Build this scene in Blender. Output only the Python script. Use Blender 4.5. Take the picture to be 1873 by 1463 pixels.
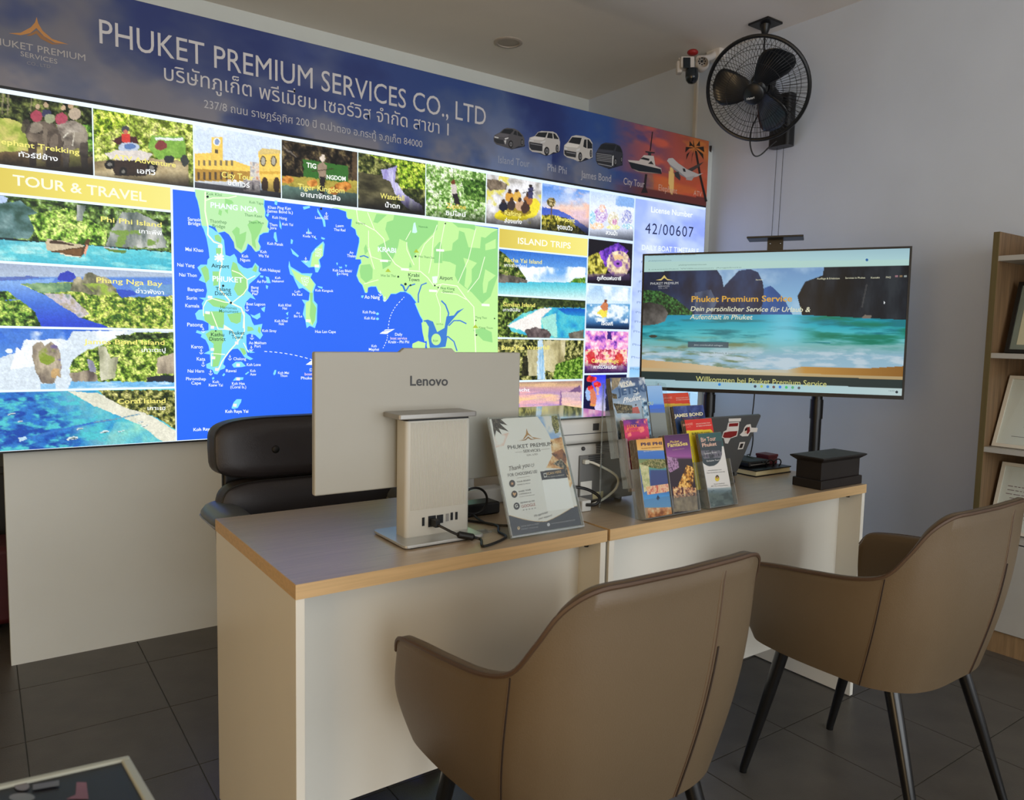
import bpy, bmesh, math, random
import numpy as np
from mathutils import Vector, Matrix, geometry

# ------------------------------------------------------------------ camera, world, lights, exposure
SC = bpy.context.scene
for _o in list(bpy.data.objects):
    bpy.data.objects.remove(_o)
COL = SC.collection
W, H = 1873, 1463
FPX = 1382.9
YAW, PITCH, ROLL = math.radians(35.265), math.radians(-4.987), math.radians(1.221)
EYE = np.array([0., 0., 1.245])
_f = np.array([math.sin(YAW)*math.cos(PITCH), math.cos(YAW)*math.cos(PITCH), math.sin(PITCH)])
_r = np.array([math.cos(YAW), -math.sin(YAW), 0.])
_u = np.cross(_r, _f)
CR = math.cos(ROLL)*_r + math.sin(ROLL)*_u
CU = -math.sin(ROLL)*_r + math.cos(ROLL)*_u
CF = _f
cam = bpy.data.cameras.new('camera')
cam.lens = FPX/W*36.0
cam.sensor_width = 36.0
cam.clip_start = 0.02
cam.dof.use_dof = True
cam.dof.focus_distance = 2.4
cam.dof.aperture_fstop = 8.0
camo = bpy.data.objects.new('camera', cam)
COL.objects.link(camo)
camo.matrix_world = Matrix(((CR[0], CU[0], -CF[0], EYE[0]), (CR[1], CU[1], -CF[1], EYE[1]), (CR[2], CU[2], -CF[2], EYE[2]), (0, 0, 0, 1)))
SC.camera = camo
SC.cycles.transparent_max_bounces = 48
SC.cycles.caustics_reflective = False
SC.cycles.caustics_refractive = False

SC.view_settings.view_transform = 'Standard'
SC.view_settings.look = 'None'
SC.view_settings.exposure = 0.0
SC.view_settings.gamma = 1.0
SC.view_settings.use_curve_mapping = False

wd = bpy.data.worlds.new('world')
SC.world = wd
wd.use_nodes = True
_bg = wd.node_tree.nodes['Background']
_bg.inputs[0].default_value = (0.78, 0.88, 1.0, 1)
_bg.inputs[1].default_value = 1.0

def area_light(name, loc, rot, sx, sy, power, color):
    l = bpy.data.lights.new(name, 'AREA')
    l.shape = 'RECTANGLE'; l.size = sx; l.size_y = sy; l.energy = power; l.color = color
    o = bpy.data.objects.new(name, l); COL.objects.link(o)
    o.location = loc; o.rotation_euler = rot
    return o
# daylight entering through the glazed shopfront behind the viewer
area_light('shopfront_daylight', (1.1, -3.42, 1.45), (math.radians(97), 0, 0), 4.6, 2.5, 138, (0.97, 0.985, 1.0))
# warm light from the side doorway on the left
area_light('doorway_daylight', (-2.42, -0.6, 1.25), (math.radians(90), 0, math.radians(-90)), 1.6, 2.2, 44, (1.0, 0.62, 0.20))

# ------------------------------------------------------------------ helpers
def ray(px, py):
    return CF + (px-W/2)/FPX*CR - (py-H/2)/FPX*CU
def at(px, py, **k):
    d = ray(px, py); (ax, v), = k.items(); i = 'xyz'.index(ax)
    return EYE + (v-EYE[i])/d[i]*d
ORG = {}
def link(o, parent):
    COL.objects.link(o)
    if parent is not None: o.parent = parent
def empty(name, loc, label=None, cat=None, group=None, rz=0, kind=None, local=False):
    o = bpy.data.objects.new(name, None); COL.objects.link(o)
    o.location = loc; o.rotation_euler = (0, 0, rz); o.empty_display_size = .05
    ORG[o.name] = np.zeros(3) if local else np.array(loc, float)
    return tag(o, label, cat, group, kind)
def tag(o, label=None, cat=None, group=None, kind=None):
    if label: o['label'] = label
    if cat: o['category'] = cat
    if group: o['group'] = group
    if kind: o['kind'] = kind
    return o
def org(p):
    return ORG.get(p.name, np.zeros(3)) if p is not None else np.zeros(3)
def mesh_obj(name, V, F, mat, parent=None, smooth=False, cols=None):
    V = np.asarray(V, float).reshape(-1, 3) - org(parent)
    me = bpy.data.meshes.new(name)
    me.from_pydata(V.tolist(), [], [list(map(int, f)) for f in F])
    if cols is not None:
        a = me.color_attributes.new('Col', 'FLOAT_COLOR', 'POINT')
        c = np.ones((len(V), 4), np.float32); c[:, :3] = lin(cols)
        a.data.foreach_set('color', c.ravel())
    me.update()
    o = bpy.data.objects.new(name, me)
    if mat is not None: me.materials.append(M[mat] if isinstance(mat, str) else mat)
    if smooth:
        me.polygons.foreach_set('use_smooth', [True]*len(me.polygons))
        me.set_sharp_from_angle(angle=math.radians(smooth if smooth is not True else 40))
    link(o, parent)
    ORG[o.name] = org(parent)
    return o
class MB:
    def __init__(s): s.v = []; s.f = []
    def add(s, V, F):
        n = len(s.v); s.v += [tuple(map(float, p)) for p in V]; s.f += [[i+n for i in f] for f in F]; return s
    def obox(s, c, ax, h):
        c = np.array(c, float); ax = np.array(ax, float)
        P = [c + sx*h[0]*ax[0] + sy*h[1]*ax[1] + sz*h[2]*ax[2] for sx in (-1, 1) for sy in (-1, 1) for sz in (-1, 1)]
        F = [(0,1,3,2), (4,6,7,5), (0,4,5,1), (2,3,7,6), (0,2,6,4), (1,5,7,3)]
        if np.linalg.det(ax) < 0: F = [f[::-1] for f in F]
        return s.add(P, F)
    def box(s, x0, x1, y0, y1, z0, z1):
        return s.obox(((x0+x1)/2, (y0+y1)/2, (z0+z1)/2), np.eye(3), (abs(x1-x0)/2, abs(y1-y0)/2, abs(z1-z0)/2))
    def cyl(s, p0, p1, r0, r1=None, n=16, cap=True):
        r1 = r0 if r1 is None else r1
        return s.loft([(p0, r0), (p1, r1)], n, cap)
    def loft(s, secs, n=16, cap=True):
        P = [np.array(p, float) for p, _ in secs]; V = []; F = []
        d0 = P[1]-P[0]; ref = np.array([0, 0, 1.]) if abs(d0[2]) < .9*np.linalg.norm(d0) else np.array([1., 0, 0])
        for i, (p, r) in enumerate(secs):
            d = P[min(i+1, len(P)-1)]-P[max(i-1, 0)]; d = d/np.linalg.norm(d)
            a = np.cross(d, ref); a /= np.linalg.norm(a); b = np.cross(d, a); ref = np.cross(a, d)
            if abs(np.dot(ref, d)) > .99: ref = b
            for k in range(n):
                t = 2*math.pi*k/n; V.append(P[i] + r*(math.cos(t)*a + math.sin(t)*b))
        for i in range(len(secs)-1):
            for k in range(n):
                F.append((i*n+k, i*n+(k+1) % n, (i+1)*n+(k+1) % n, (i+1)*n+k))
        if cap: F.append(tuple(range(n))[::-1]); F.append(tuple((len(secs)-1)*n+k for k in range(n)))
        return s.add(V, F)
    def tube(s, pts, r, n=8, sub=0):
        pts = [np.array(p, float) for p in pts]
        if sub: pts = crom(pts, sub)
        return s.loft([(p, r) for p in pts], n)
    def torus(s, c, axis, R, r, n=48, m=8, ax0=None):
        axis = np.array(axis, float)/np.linalg.norm(axis); a = np.cross(axis, (0, 0, 1.) if abs(axis[2]) < .9 else (1., 0, 0)); a /= np.linalg.norm(a); b = np.cross(axis, a)
        V = []; F = []
        for i in range(n):
            t = 2*math.pi*i/n; e = math.cos(t)*a + math.sin(t)*b
            for k in range(m):
                q = 2*math.pi*k/m; V.append(np.array(c) + e*(R+r*math.cos(q)) + axis*r*math.sin(q))
        for i in range(n):
            for k in range(m): F.append((i*m+k, ((i+1) % n)*m+k, ((i+1) % n)*m+(k+1) % m, i*m+(k+1) % m))
        return s.add(V, F)
    def lathe(s, c, axis, prof, n=32):   # prof: (radius, along axis)
        axis = np.array(axis, float)/np.linalg.norm(axis); a = np.cross(axis, (0, 0, 1.) if abs(axis[2]) < .9 else (1., 0, 0)); a /= np.linalg.norm(a); b = np.cross(axis, a)
        V = [np.array(c, float)+axis*h+r*(math.cos(2*math.pi*k/n)*a+math.sin(2*math.pi*k/n)*b) for r, h in prof for k in range(n)]
        F = [(i*n+k, i*n+(k+1) % n, (i+1)*n+(k+1) % n, (i+1)*n+k) for i in range(len(prof)-1) for k in range(n)]
        F.append(tuple(range(n))[::-1])
        if prof[-1][0] < .005: F.append(tuple((len(prof)-1)*n+k for k in range(n)))
        return s.add(V, F)
    def prism(s, poly, P0, U, Vv, N, d0, d1):   # polygon (a,b) in frame, extruded along N
        P0, U, Vv, N = [np.array(q, float) for q in (P0, U, Vv, N)]
        n = len(poly); V = [P0+a*U+b*Vv+d*N for d in (d0, d1) for a, b in poly]
        F = [tuple(range(n))[::-1], tuple(range(n, 2*n))] + [(i, (i+1) % n, n+(i+1) % n, n+i) for i in range(n)]
        return s.add(V, F)
    def ball(s, c, r, n=16, m=10, sc=(1, 1, 1)):
        V = []; F = []; c = np.array(c, float)
        for i in range(m+1):
            th = math.pi*(i+.0001 if i == 0 else i-.0001 if i == m else i)/m
            for k in range(n):
                t = 2*math.pi*k/n; V.append(c + np.array((r*sc[0]*math.sin(th)*math.cos(t), r*sc[1]*math.sin(th)*math.sin(t), r*sc[2]*math.cos(th))))
        for i in range(m):
            for k in range(n): F.append((i*n+k, (i+1)*n+k, (i+1)*n+(k+1) % n, i*n+(k+1) % n))
        return s.add(V, F)
    def build(s, name, mat, parent=None, bevel=0, smooth=False, seg=2):
        o = mesh_obj(name, s.v, s.f, mat, parent, smooth)
        bm = bmesh.new(); bm.from_mesh(o.data); bmesh.ops.recalc_face_normals(bm, faces=bm.faces); bm.to_mesh(o.data); bm.free()
        if smooth: o.data.set_sharp_from_angle(angle=math.radians(smooth if smooth is not True else 40))
        if bevel:
            b = o.modifiers.new('bevel', 'BEVEL'); b.width = bevel; b.segments = seg; b.limit_method = 'ANGLE'; b.angle_limit = math.radians(50)
            o.data.polygons.foreach_set('use_smooth', [True]*len(o.data.polygons)); b.harden_normals = True
        return o
def crom(P, sub):
    P = [np.array(p, float) for p in P]; out = []
    for i in range(len(P)-1):
        p0 = P[max(i-1, 0)]; p1 = P[i]; p2 = P[i+1]; p3 = P[min(i+2, len(P)-1)]
        for k in range(sub):
            t = k/sub
            out.append(.5*((2*p1)+(-p0+p2)*t+(2*p0-5*p1+4*p2-p3)*t*t+(-p0+3*p1-3*p2+p3)*t**3))
    out.append(P[-1]); return out
def rrect(x0, x1, y0, y1, r, n=6):
    out = []
    for cx, cy, a0 in ((x1-r, y0+r, -90), (x1-r, y1-r, 0), (x0+r, y1-r, 90), (x0+r, y0+r, 180)):
        for k in range(n+1):
            t = math.radians(a0+90*k/n); out.append((cx+r*math.cos(t), cy+r*math.sin(t)))
    return out
def lin(c):
    c = np.asarray(c, float)/255.
    return np.where(c <= .04045, c/12.92, ((np.maximum(c, 0)+.055)/1.055)**2.4)

# ------------------------------------------------------------------ materials
M = {}
def nmat(name):
    m = bpy.data.materials.new(name); m.use_nodes = True; M[name] = m
    nt = m.node_tree; return m, nt, nt.nodes['Principled BSDF'], nt.nodes, nt.links
def pm(name, rgb, rough=.5, metal=0, noise=0, scale=8, stretch=(1, 1, 1), bump=0, coat=0, spec=.5, trans=0, ior=1.45, alpha=1, bscale=None):
    m, nt, b, n, l = nmat(name)
    c = tuple(lin(rgb)); b.inputs['Base Color'].default_value = (*c, 1)
    b.inputs['Roughness'].default_value = rough; b.inputs['Metallic'].default_value = metal
    b.inputs['Specular IOR Level'].default_value = spec; b.inputs['IOR'].default_value = ior
    b.inputs['Transmission Weight'].default_value = trans; b.inputs['Alpha'].default_value = alpha
    b.inputs['Coat Weight'].default_value = coat; b.inputs['Coat Roughness'].default_value = .32 if coat == .6 else .03
    if noise or bump:
        tc = n.new('ShaderNodeTexCoord'); mp = n.new('ShaderNodeMapping'); mp.inputs['Scale'].default_value = stretch
        nz = n.new('ShaderNodeTexNoise'); nz.inputs['Scale'].default_value = scale; nz.inputs['Detail'].default_value = 6
        l.new(tc.outputs['Object'], mp.inputs[0]); l.new(mp.outputs[0], nz.inputs[0])
        if noise:
            r = n.new('ShaderNodeValToRGB'); r.color_ramp.elements[0].position = .3; r.color_ramp.elements[1].position = .7
            r.color_ramp.elements[0].color = (*[q*(1-noise) for q in c], 1); r.color_ramp.elements[1].color = (*[min(1, q*(1+noise)) for q in c], 1)
            l.new(nz.outputs[0], r.inputs[0]); l.new(r.outputs[0], b.inputs['Base Color'])
        if bump:
            src = nz
            if bscale:
                src = n.new('ShaderNodeTexNoise'); src.inputs['Scale'].default_value = bscale; src.inputs['Detail'].default_value = 4
                l.new(tc.outputs['Object'], src.inputs[0])
            bp = n.new('ShaderNodeBump'); bp.inputs['Strength'].default_value = bump; bp.inputs['Distance'].default_value = .002
            l.new(src.outputs[0], bp.inputs['Height']); l.new(bp.outputs[0], b.inputs['Normal'])
    return m
def print_mat(name, emit=0, rough=.45, coat=0):
    m, nt, b, n, l = nmat(name)
    a = n.new('ShaderNodeAttribute'); a.attribute_name = 'Col'
    b.inputs['Roughness'].default_value = rough; b.inputs['Coat Weight'].default_value = coat
    if emit:
        b.inputs['Base Color'].default_value = (.012, .012, .012, 1); b.inputs['Specular IOR Level'].default_value = .18
        l.new(a.outputs['Color'], b.inputs['Emission Color']); b.inputs['Emission Strength'].default_value = emit
    else:
        l.new(a.outputs['Color'], b.inputs['Base Color'])
def glass(name, rgb=(247, 250, 250), gl=.045, di=.008, rough=.06):
    # thin clear acrylic: see-through with a faint glossy sheen
    m, nt, b, n, l = nmat(name)
    n.remove(b)
    t = n.new('ShaderNodeBsdfTransparent'); t.inputs[0].default_value = (*lin(rgb), 1)
    g = n.new('ShaderNodeBsdfGlossy'); g.inputs['Roughness'].default_value = rough
    d = n.new('ShaderNodeBsdfDiffuse'); d.inputs[0].default_value = (.8, .82, .82, 1)
    mx = n.new('ShaderNodeMixShader'); mx.inputs[0].default_value = gl; mx2 = n.new('ShaderNodeMixShader'); mx2.inputs[0].default_value = di
    l.new(t.outputs[0], mx.inputs[1]); l.new(g.outputs[0], mx.inputs[2])
    l.new(mx.outputs[0], mx2.inputs[1]); l.new(d.outputs[0], mx2.inputs[2])
    l.new(mx2.outputs[0], n['Material Output'].inputs[0])

pm('wall_white', (222, 227, 224), .75, noise=.03, scale=3, bump=.08, bscale=120)
pm('wall_cool', (204, 211, 222), .75, noise=.03, scale=3, bump=.08, bscale=120)
pm('ceiling_paint', (230, 222, 212), .8, noise=.03, scale=2, bump=.05, bscale=90)
pm('warm_wall', (196, 164, 112), .8, noise=.05, scale=2)
pm('tile_dark', (80, 76, 70), .34, noise=.16, scale=9, bump=.25, bscale=260)
pm('grout', (88, 87, 82), .85, noise=.1, scale=30)
pm('tile_back', (50, 48, 44), .8)
pm('laminate_white', (222, 219, 208), .28, noise=.015, scale=4)
pm('laminate_edge', (230, 226, 214), .4)
pm('oak_top', (176, 156, 130), .40, noise=.12, scale=7, stretch=(1.2, 22, 22), bump=.04, spec=1.0, coat=.6)
pm('oak_edge', (200, 168, 122), .42, noise=.10, scale=6, stretch=(1, 14, 30))
pm('shelf_wood', (112, 88, 62), .5, noise=.28, scale=5, stretch=(16, 16, .9))
pm('shelf_wood_edge', (96, 84, 50), .5, noise=.12, scale=5, stretch=(16, 16, .9))
pm('plinth_wood', (140, 114, 82), .5, noise=.2, scale=5, stretch=(16, 16, 1.2))
pm('shelf_white', (172, 170, 164), .4, noise=.02)
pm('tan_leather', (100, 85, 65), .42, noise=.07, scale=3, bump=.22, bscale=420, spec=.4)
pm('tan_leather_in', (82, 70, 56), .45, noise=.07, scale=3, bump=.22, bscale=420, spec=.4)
pm('tan_piping', (78, 58, 42), .5, noise=.1)
pm('seam_dark', (40, 26, 16), .7, noise=.1)
pm('seam_thread', (104, 86, 66), .6, noise=.1)
pm('leg_black', (16, 16, 17), .28, noise=.1, spec=.6)
pm('black_leather', (42, 39, 42), .42, noise=.1, scale=4, bump=.2, bscale=300)
pm('black_leather_lit', (62, 56, 52), .45, noise=.1, scale=4, bump=.2, bscale=300)
pm('arm_leather', (92, 96, 98), .4, noise=.06)
pm('black_plastic', (18, 18, 20), .38, noise=.08)
pm('black_matte', (12, 11, 11), .55, noise=.1)
pm('black_metal', (14, 14, 15), .35, noise=.05, spec=.5)
pm('chrome', (200, 200, 205), .2, metal=1)
pm('black_box', (30, 25, 24), .55, noise=.15, scale=12)
pm('black_box_top', (58, 56, 56), .6, noise=.2, scale=40)
pm('aio_shell', (164, 162, 152), .42, noise=.01)
pm('aio_silver', (186, 188, 186), .3, metal=.55, noise=.03, scale=5, stretch=(1, 40, 1))
pm('aio_column', (186, 184, 174), .4, noise=.02)
pm('aio_cap', (150, 148, 144), .35, metal=.4, noise=.03)
pm('port_black', (12, 12, 13), .5, noise=.05)
pm('cable_black', (14, 14, 15), .45, noise=.05)
pm('cable_white', (220, 218, 205), .5, noise=.03)
pm('printer_white', (205, 204, 198), .45, noise=.015)
pm('printer_grey', (120, 120, 118), .5, noise=.03)
pm('printer_dark', (70, 70, 72), .5, noise=.05)
pm('printer_glass', (70, 80, 80), .08, noise=.05, coat=.5)
pm('laptop_grey', (92, 93, 93), .42, metal=.3, noise=.04)
pm('keyboard_black', (22, 22, 24), .5, noise=.05)
pm('screen_off', (8, 8, 10), .12, noise=.05)
pm('paper_white', (232, 230, 222), .7, noise=.01)
pm('paper_cream', (228, 214, 180), .7, noise=.03)
pm('brochure_edge', (128, 116, 100), .7, noise=.5, scale=60, stretch=(1, 14, 1))
pm('frame_black', (24, 22, 20), .35, noise=.05)
pm('frame_gold', (150, 132, 92), .4, metal=.4, noise=.1)
pm('frame_white', (205, 200, 186), .4, noise=.03)
pm('mat_green', (132, 138, 126), .6, noise=.04)
pm('fan_black', (20, 20, 22), .38, noise=.05)
pm('fan_blade', (24, 27, 32), .28, noise=.06, coat=.2)
pm('conduit_white', (200, 192, 180), .5, noise=.02)
pm('cctv_white', (220, 214, 208), .4, noise=.02)
pm('cctv_dark', (24, 34, 42), .2, noise=.05, coat=.4)
pm('red_plastic', (160, 40, 40), .4, noise=.05)
pm('downlight_ring', (176, 164, 152), .5, noise=.02)
pm('downlight_face', (168, 158, 146), .6, noise=.02)
pm('sign_body', (20, 22, 26), .5, noise=.05)
pm('sign_edge', (150, 165, 190), .5, noise=.03)
pm('red_bag', (70, 18, 24), .6, noise=.15)
pm('dark_cabinet', (34, 31, 28), .5, noise=.15)
pm('card_dark', (26, 26, 36), .5, noise=.3, scale=7)
pm('rim_light', (176, 180, 168), .4, noise=.03)
pm('book_cream', (225, 214, 170), .7, noise=.04)
pm('maroon', (86, 28, 34), .5, noise=.1)
pm('glazing_bar', (60, 62, 64), .4, metal=.5, noise=.03)
pm('sticker_white', (222, 216, 208), .5, noise=.02)
pm('sticker_red', (132, 34, 34), .5, noise=.15, scale=60)
pm('sticker_black', (40, 34, 34), .5, noise=.2)
pm('sticker_skin', (216, 186, 168), .5, noise=.05)
pm('gold_metal', (190, 150, 90), .35, metal=.5, noise=.05)
_m = pm('added_lamp_glow', (255, 240, 214), .5); _m.node_tree.nodes['Principled BSDF'].inputs['Emission Color'].default_value = (1, .88, .66, 1); _m.node_tree.nodes['Principled BSDF'].inputs['Emission Strength'].default_value = 2.8
glass('acrylic')
glass('acrylic_edge', (235, 240, 240), .22, .16, .12)
glass('window_glass', (250, 252, 252), .04, 0)
print_mat('print_lit', 1.2)
print_mat('print_tv', 0.92, rough=.25)
print_mat('print_banner', 0, .5)
print_mat('print_paper', 0, .4, coat=.15)

# ------------------------------------------------------------------ flat print: raster art, vector art and lettering on real planes
class Plane:
    def __init__(s, O, U, V):
        s.O = np.array(O, float); s.U = np.array(U, float)/np.linalg.norm(U); s.V = np.array(V, float)/np.linalg.norm(V); s.N = np.cross(s.U, s.V)
    def hit(s, px, py):
        d = ray(px, py); t = ((s.O-EYE)@s.N)/(d@s.N); q = EYE+t*d-s.O
        return np.array((q@s.U, q@s.V))
    def pt(s, a, b, off=0):
        return s.O + np.multiply.outer(a, s.U) + np.multiply.outer(b, s.V) + off*s.N
    def px(s, A, B):
        q = s.pt(A, B)-EYE; w = q@CF
        return W/2+FPX*(q@CR)/w, H/2-FPX*(q@CU)/w
_rng = np.random.RandomState(7)
_LAT = _rng.rand(16, 64, 64)
def vnoise(x, y, k=0):
    L = _LAT[k % 16]; xi = np.floor(x).astype(int); yi = np.floor(y).astype(int); fx = x-xi; fy = y-yi
    fx = fx*fx*(3-2*fx); fy = fy*fy*(3-2*fy)
    a = L[xi % 64, yi % 64]; b = L[(xi+1) % 64, yi % 64]; c = L[xi % 64, (yi+1) % 64]; d = L[(xi+1) % 64, (yi+1) % 64]
    return (a*(1-fx)+b*fx)*(1-fy)+(c*(1-fx)+d*fx)*fy
def fbm(x, y, k=0, o=4):
    t = 0; w = 1; s = 0
    for i in range(o):
        t = t+w*vnoise(x*2**i+i*7.3, y*2**i+i*3.1, k+i); s += w; w *= .55
    return t/s
class Canvas:
    def __init__(s, A, B, X, Y):
        s.A, s.B, s.X, s.Y = A, B, X, Y; s.j = 0; s.I = np.zeros(A.shape+(3,)); s.all = np.ones(A.shape)
    def jit(s):      # ragged natural outlines
        if not s.j: return s.X, s.Y
        if not hasattr(s, '_g'):
            s._g = (s.X+s.j*(fbm(s.A*70, s.B*70, 2, 4)-.5)*2, s.Y+s.j*(fbm(s.A*70+31, s.B*70+17, 6, 4)-.5)*2)
        return s._g
    def P(s, *pts):
        pts = np.array(pts, float).reshape(-1, 2); m = np.zeros(s.X.shape, bool); n = len(pts); j = n-1; GX, GY = s.jit()
        for i in range(n):
            xi, yi = pts[i]; xj, yj = pts[j]
            if yi != yj: m ^= ((yi > GY) != (yj > GY)) & (GX < (xj-xi)*(GY-yi)/(yj-yi)+xi)
            j = i
        return m.astype(float)
    def E(s, cx, cy, rx, ry=None, rot=0):
        ry = rx if ry is None else ry; c, sn = math.cos(math.radians(rot)), math.sin(math.radians(rot))
        GX, GY = s.jit(); dx, dy = GX-cx, GY-cy
        return ((((dx*c+dy*sn)/rx)**2+((-dx*sn+dy*c)/ry)**2) < 1).astype(float)
    def L(s, w, *pts):
        pts = np.array(pts, float).reshape(-1, 2); m = np.zeros(s.X.shape)
        for (x0, y0), (x1, y1) in zip(pts[:-1], pts[1:]):
            dx, dy = x1-x0, y1-y0; t = np.clip(((s.X-x0)*dx+(s.Y-y0)*dy)/(dx*dx+dy*dy+1e-9), 0, 1)
            m = np.maximum(m, (np.hypot(s.X-x0-t*dx, s.Y-y0-t*dy) < w).astype(float))
        return m
    def n(s, f, k=0, fy=None, o=4):
        return fbm(s.A*f+k*5.7, s.B*(fy or f)+k*2.9, k, o)
    def fill(s, m, c, a=1.0):
        m = np.asarray(m)[..., None]*a; s.I = s.I*(1-m)+np.array(c, float)*m; return s
    def grad(s, m, stops, ax='Y'):
        t = getattr(s, ax); xs = [q[0] for q in stops]; cs = np.array([q[1] for q in stops], float)
        g = np.stack([np.interp(t, xs, cs[:, k]) for k in range(3)], -1); m = np.asarray(m)[..., None]
        s.I = s.I*(1-m)+g*m; return s
    def tex(s, m, cs, f, k=0, fy=None, con=1.6, o=4):
        t = np.clip((s.n(f, k, fy, o)-.5)*con+.5, 0, 1); cs = np.array(cs, float); xs = np.linspace(0, 1, len(cs))
        g = np.stack([np.interp(t, xs, cs[:, q]) for q in range(3)], -1); m = np.asarray(m)[..., None]
        s.I = s.I*(1-m)+g*m; return s
    def leaf(s, m, k=0, f=40, cs=((22, 34, 12), (52, 80, 28), (110, 145, 48), (190, 205, 100))):
        s.tex(m, cs, f*1.9, k, con=2.5, o=4)
        t = np.clip((s.n(f*6.5, k+3, None, 2)-.5)*2.2, -1, 1)[..., None]*np.asarray(m)[..., None]; s.I = s.I*(1+.55*t); return s
    def cloud(s, m, c, f, k=0, lo=.45, hi=.65, fy=None):
        t = np.clip((s.n(f, k, fy, 5)-lo)/(hi-lo), 0, 1); return s.fill(m*t, c)
    def foot(s, y0, y1, c=(18, 18, 20), a=.92):
        t = np.clip((s.Y-y0)/(y1-y0), 0, 1)*a; return s.fill(t, c)
def raster(name, pl, a0, a1, b0, b1, step, paint, mat, parent, off=.002, crop=None, jit=0):
    nx = max(2, int(round((a1-a0)/step))+1); ny = max(2, int(round((b1-b0)/step))+1)
    A, B = np.meshgrid(np.linspace(a0, a1, nx), np.linspace(b1, b0, ny))
    if crop:
        PX, PY = pl.px(A, B); X = (PX-crop[0])/crop[2]; Y = (PY-crop[1])/crop[2]
    else:
        X = (A-a0)/(a1-a0); Y = (b1-B)/(b1-b0)
    cv = Canvas(A, B, X, Y); cv.j = jit; paint(cv)
    if jit: cv.I = cv.I*(1+(.16*(fbm(A*150, B*150, 5, 3)-.5)+.12*(vnoise(A*420, B*420, 9)-.5))[..., None])
    V = pl.pt(A, B, off).reshape(-1, 3)
    i = np.arange(nx*ny).reshape(ny, nx)
    F = np.stack([i[:-1, :-1], i[1:, :-1], i[1:, 1:], i[:-1, 1:]], -1).reshape(-1, 4)
    return mesh_obj(name, V, F, mat, parent, cols=np.clip(cv.I, 0, 255).reshape(-1, 3))
def cmap(crop):
    return (lambda x, y: (crop[0]+x*crop[2], crop[1]+y*crop[2])) if crop else (lambda x, y: (x, y))
def vector(name, pl, shapes, mat, parent, off=.003, crop=None, d=.00012):
    # shapes: (colour, [points]) painted one above the other
    V = []; F = []; C = []; cm = cmap(crop)
    for q, (c, pts) in enumerate(shapes):
        ab = [pl.hit(*cm(*p)) for p in pts]
        tr = geometry.tessellate_polygon([[Vector((p[0], p[1], 0)) for p in ab]])
        n = len(V)
        for p in ab: V.append(pl.pt(p[0], p[1], off+q*d)); C.append(c)
        for t in tr:
            a, b, e = [ab[i] for i in t]; cr = (b[0]-a[0])*(e[1]-a[1])-(b[1]-a[1])*(e[0]-a[0])
            F.append([n+i for i in (t if cr > 0 else t[::-1])])
    return mesh_obj(name, V, F, mat, parent, cols=np.array(C, float))
def ell(cx, cy, rx, ry=None, n=20, rot=0):
    ry = rx if ry is None else ry; c, s = math.cos(math.radians(rot)), math.sin(math.radians(rot)); out = []
    for k in range(n):
        t = 2*math.pi*k/n; x, y = rx*math.cos(t), ry*math.sin(t); out.append((cx+x*c-y*s, cy+x*s+y*c))
    return out
def stroke(w, *pts):
    pts = [np.array(p, float) for p in pts]; L = []; R = []
    for i, p in enumerate(pts):
        d = pts[min(i+1, len(pts)-1)]-pts[max(i-1, 0)]; d = d/(np.linalg.norm(d)+1e-9); nn = np.array((-d[1], d[0]))*w
        L.append(tuple(p+nn)); R.append(tuple(p-nn))
    return L+R[::-1]
_TC = {}
def glyphs(s, bold=0, shear=0, spacing=1):
    key = (s, bold, shear, spacing)
    if key not in _TC:
        c = bpy.data.curves.new('lettering', 'FONT'); c.body = s; c.size = 1; c.resolution_u = 3; c.offset = bold; c.shear = shear; c.space_character = spacing
        o = bpy.data.objects.new('lettering', c); me = bpy.data.meshes.new_from_object(o)
        v = np.array([q.co[:] for q in me.vertices]).reshape(-1, 3); f = []
        for p in me.polygons:
            q = list(p.vertices); a, b, e = v[q[0]], v[q[1]], v[q[2]]
            if len(q) > 3 or (b[0]-a[0])*(e[1]-a[1])-(b[1]-a[1])*(e[0]-a[0]) > 1e-9: f.append(q)
        bpy.data.objects.remove(o); bpy.data.curves.remove(c); bpy.data.meshes.remove(me)
        if len(f) and 'ก' <= max(s) and len(f) < 3000:
            tri = np.array([q[:3] for q in f]); A_, B_, C_ = v[tri[:, 0], :2], v[tri[:, 1], :2], v[tri[:, 2], :2]; cen = (A_+B_+C_)/3; up = []
            for i in range(len(tri)):
                p = cen[i]; w0 = (B_[:, 0]-A_[:, 0])*(p[1]-A_[:, 1])-(B_[:, 1]-A_[:, 1])*(p[0]-A_[:, 0]); w1 = (C_[:, 0]-B_[:, 0])*(p[1]-B_[:, 1])-(C_[:, 1]-B_[:, 1])*(p[0]-B_[:, 0]); w2 = (A_[:, 0]-C_[:, 0])*(p[1]-C_[:, 1])-(A_[:, 1]-C_[:, 1])*(p[0]-C_[:, 0])
                if ((w0 > 1e-7) & (w1 > 1e-7) & (w2 > 1e-7)).sum() > 1: up.append(i)
            for i in up:
                n0 = len(v); v = np.vstack([v, v[tri[i]]+np.array((0, 0, 1.))]); f[i] = [n0, n0+1, n0+2]
        _TC[key] = (v, f)
    return _TC[key]
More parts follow.
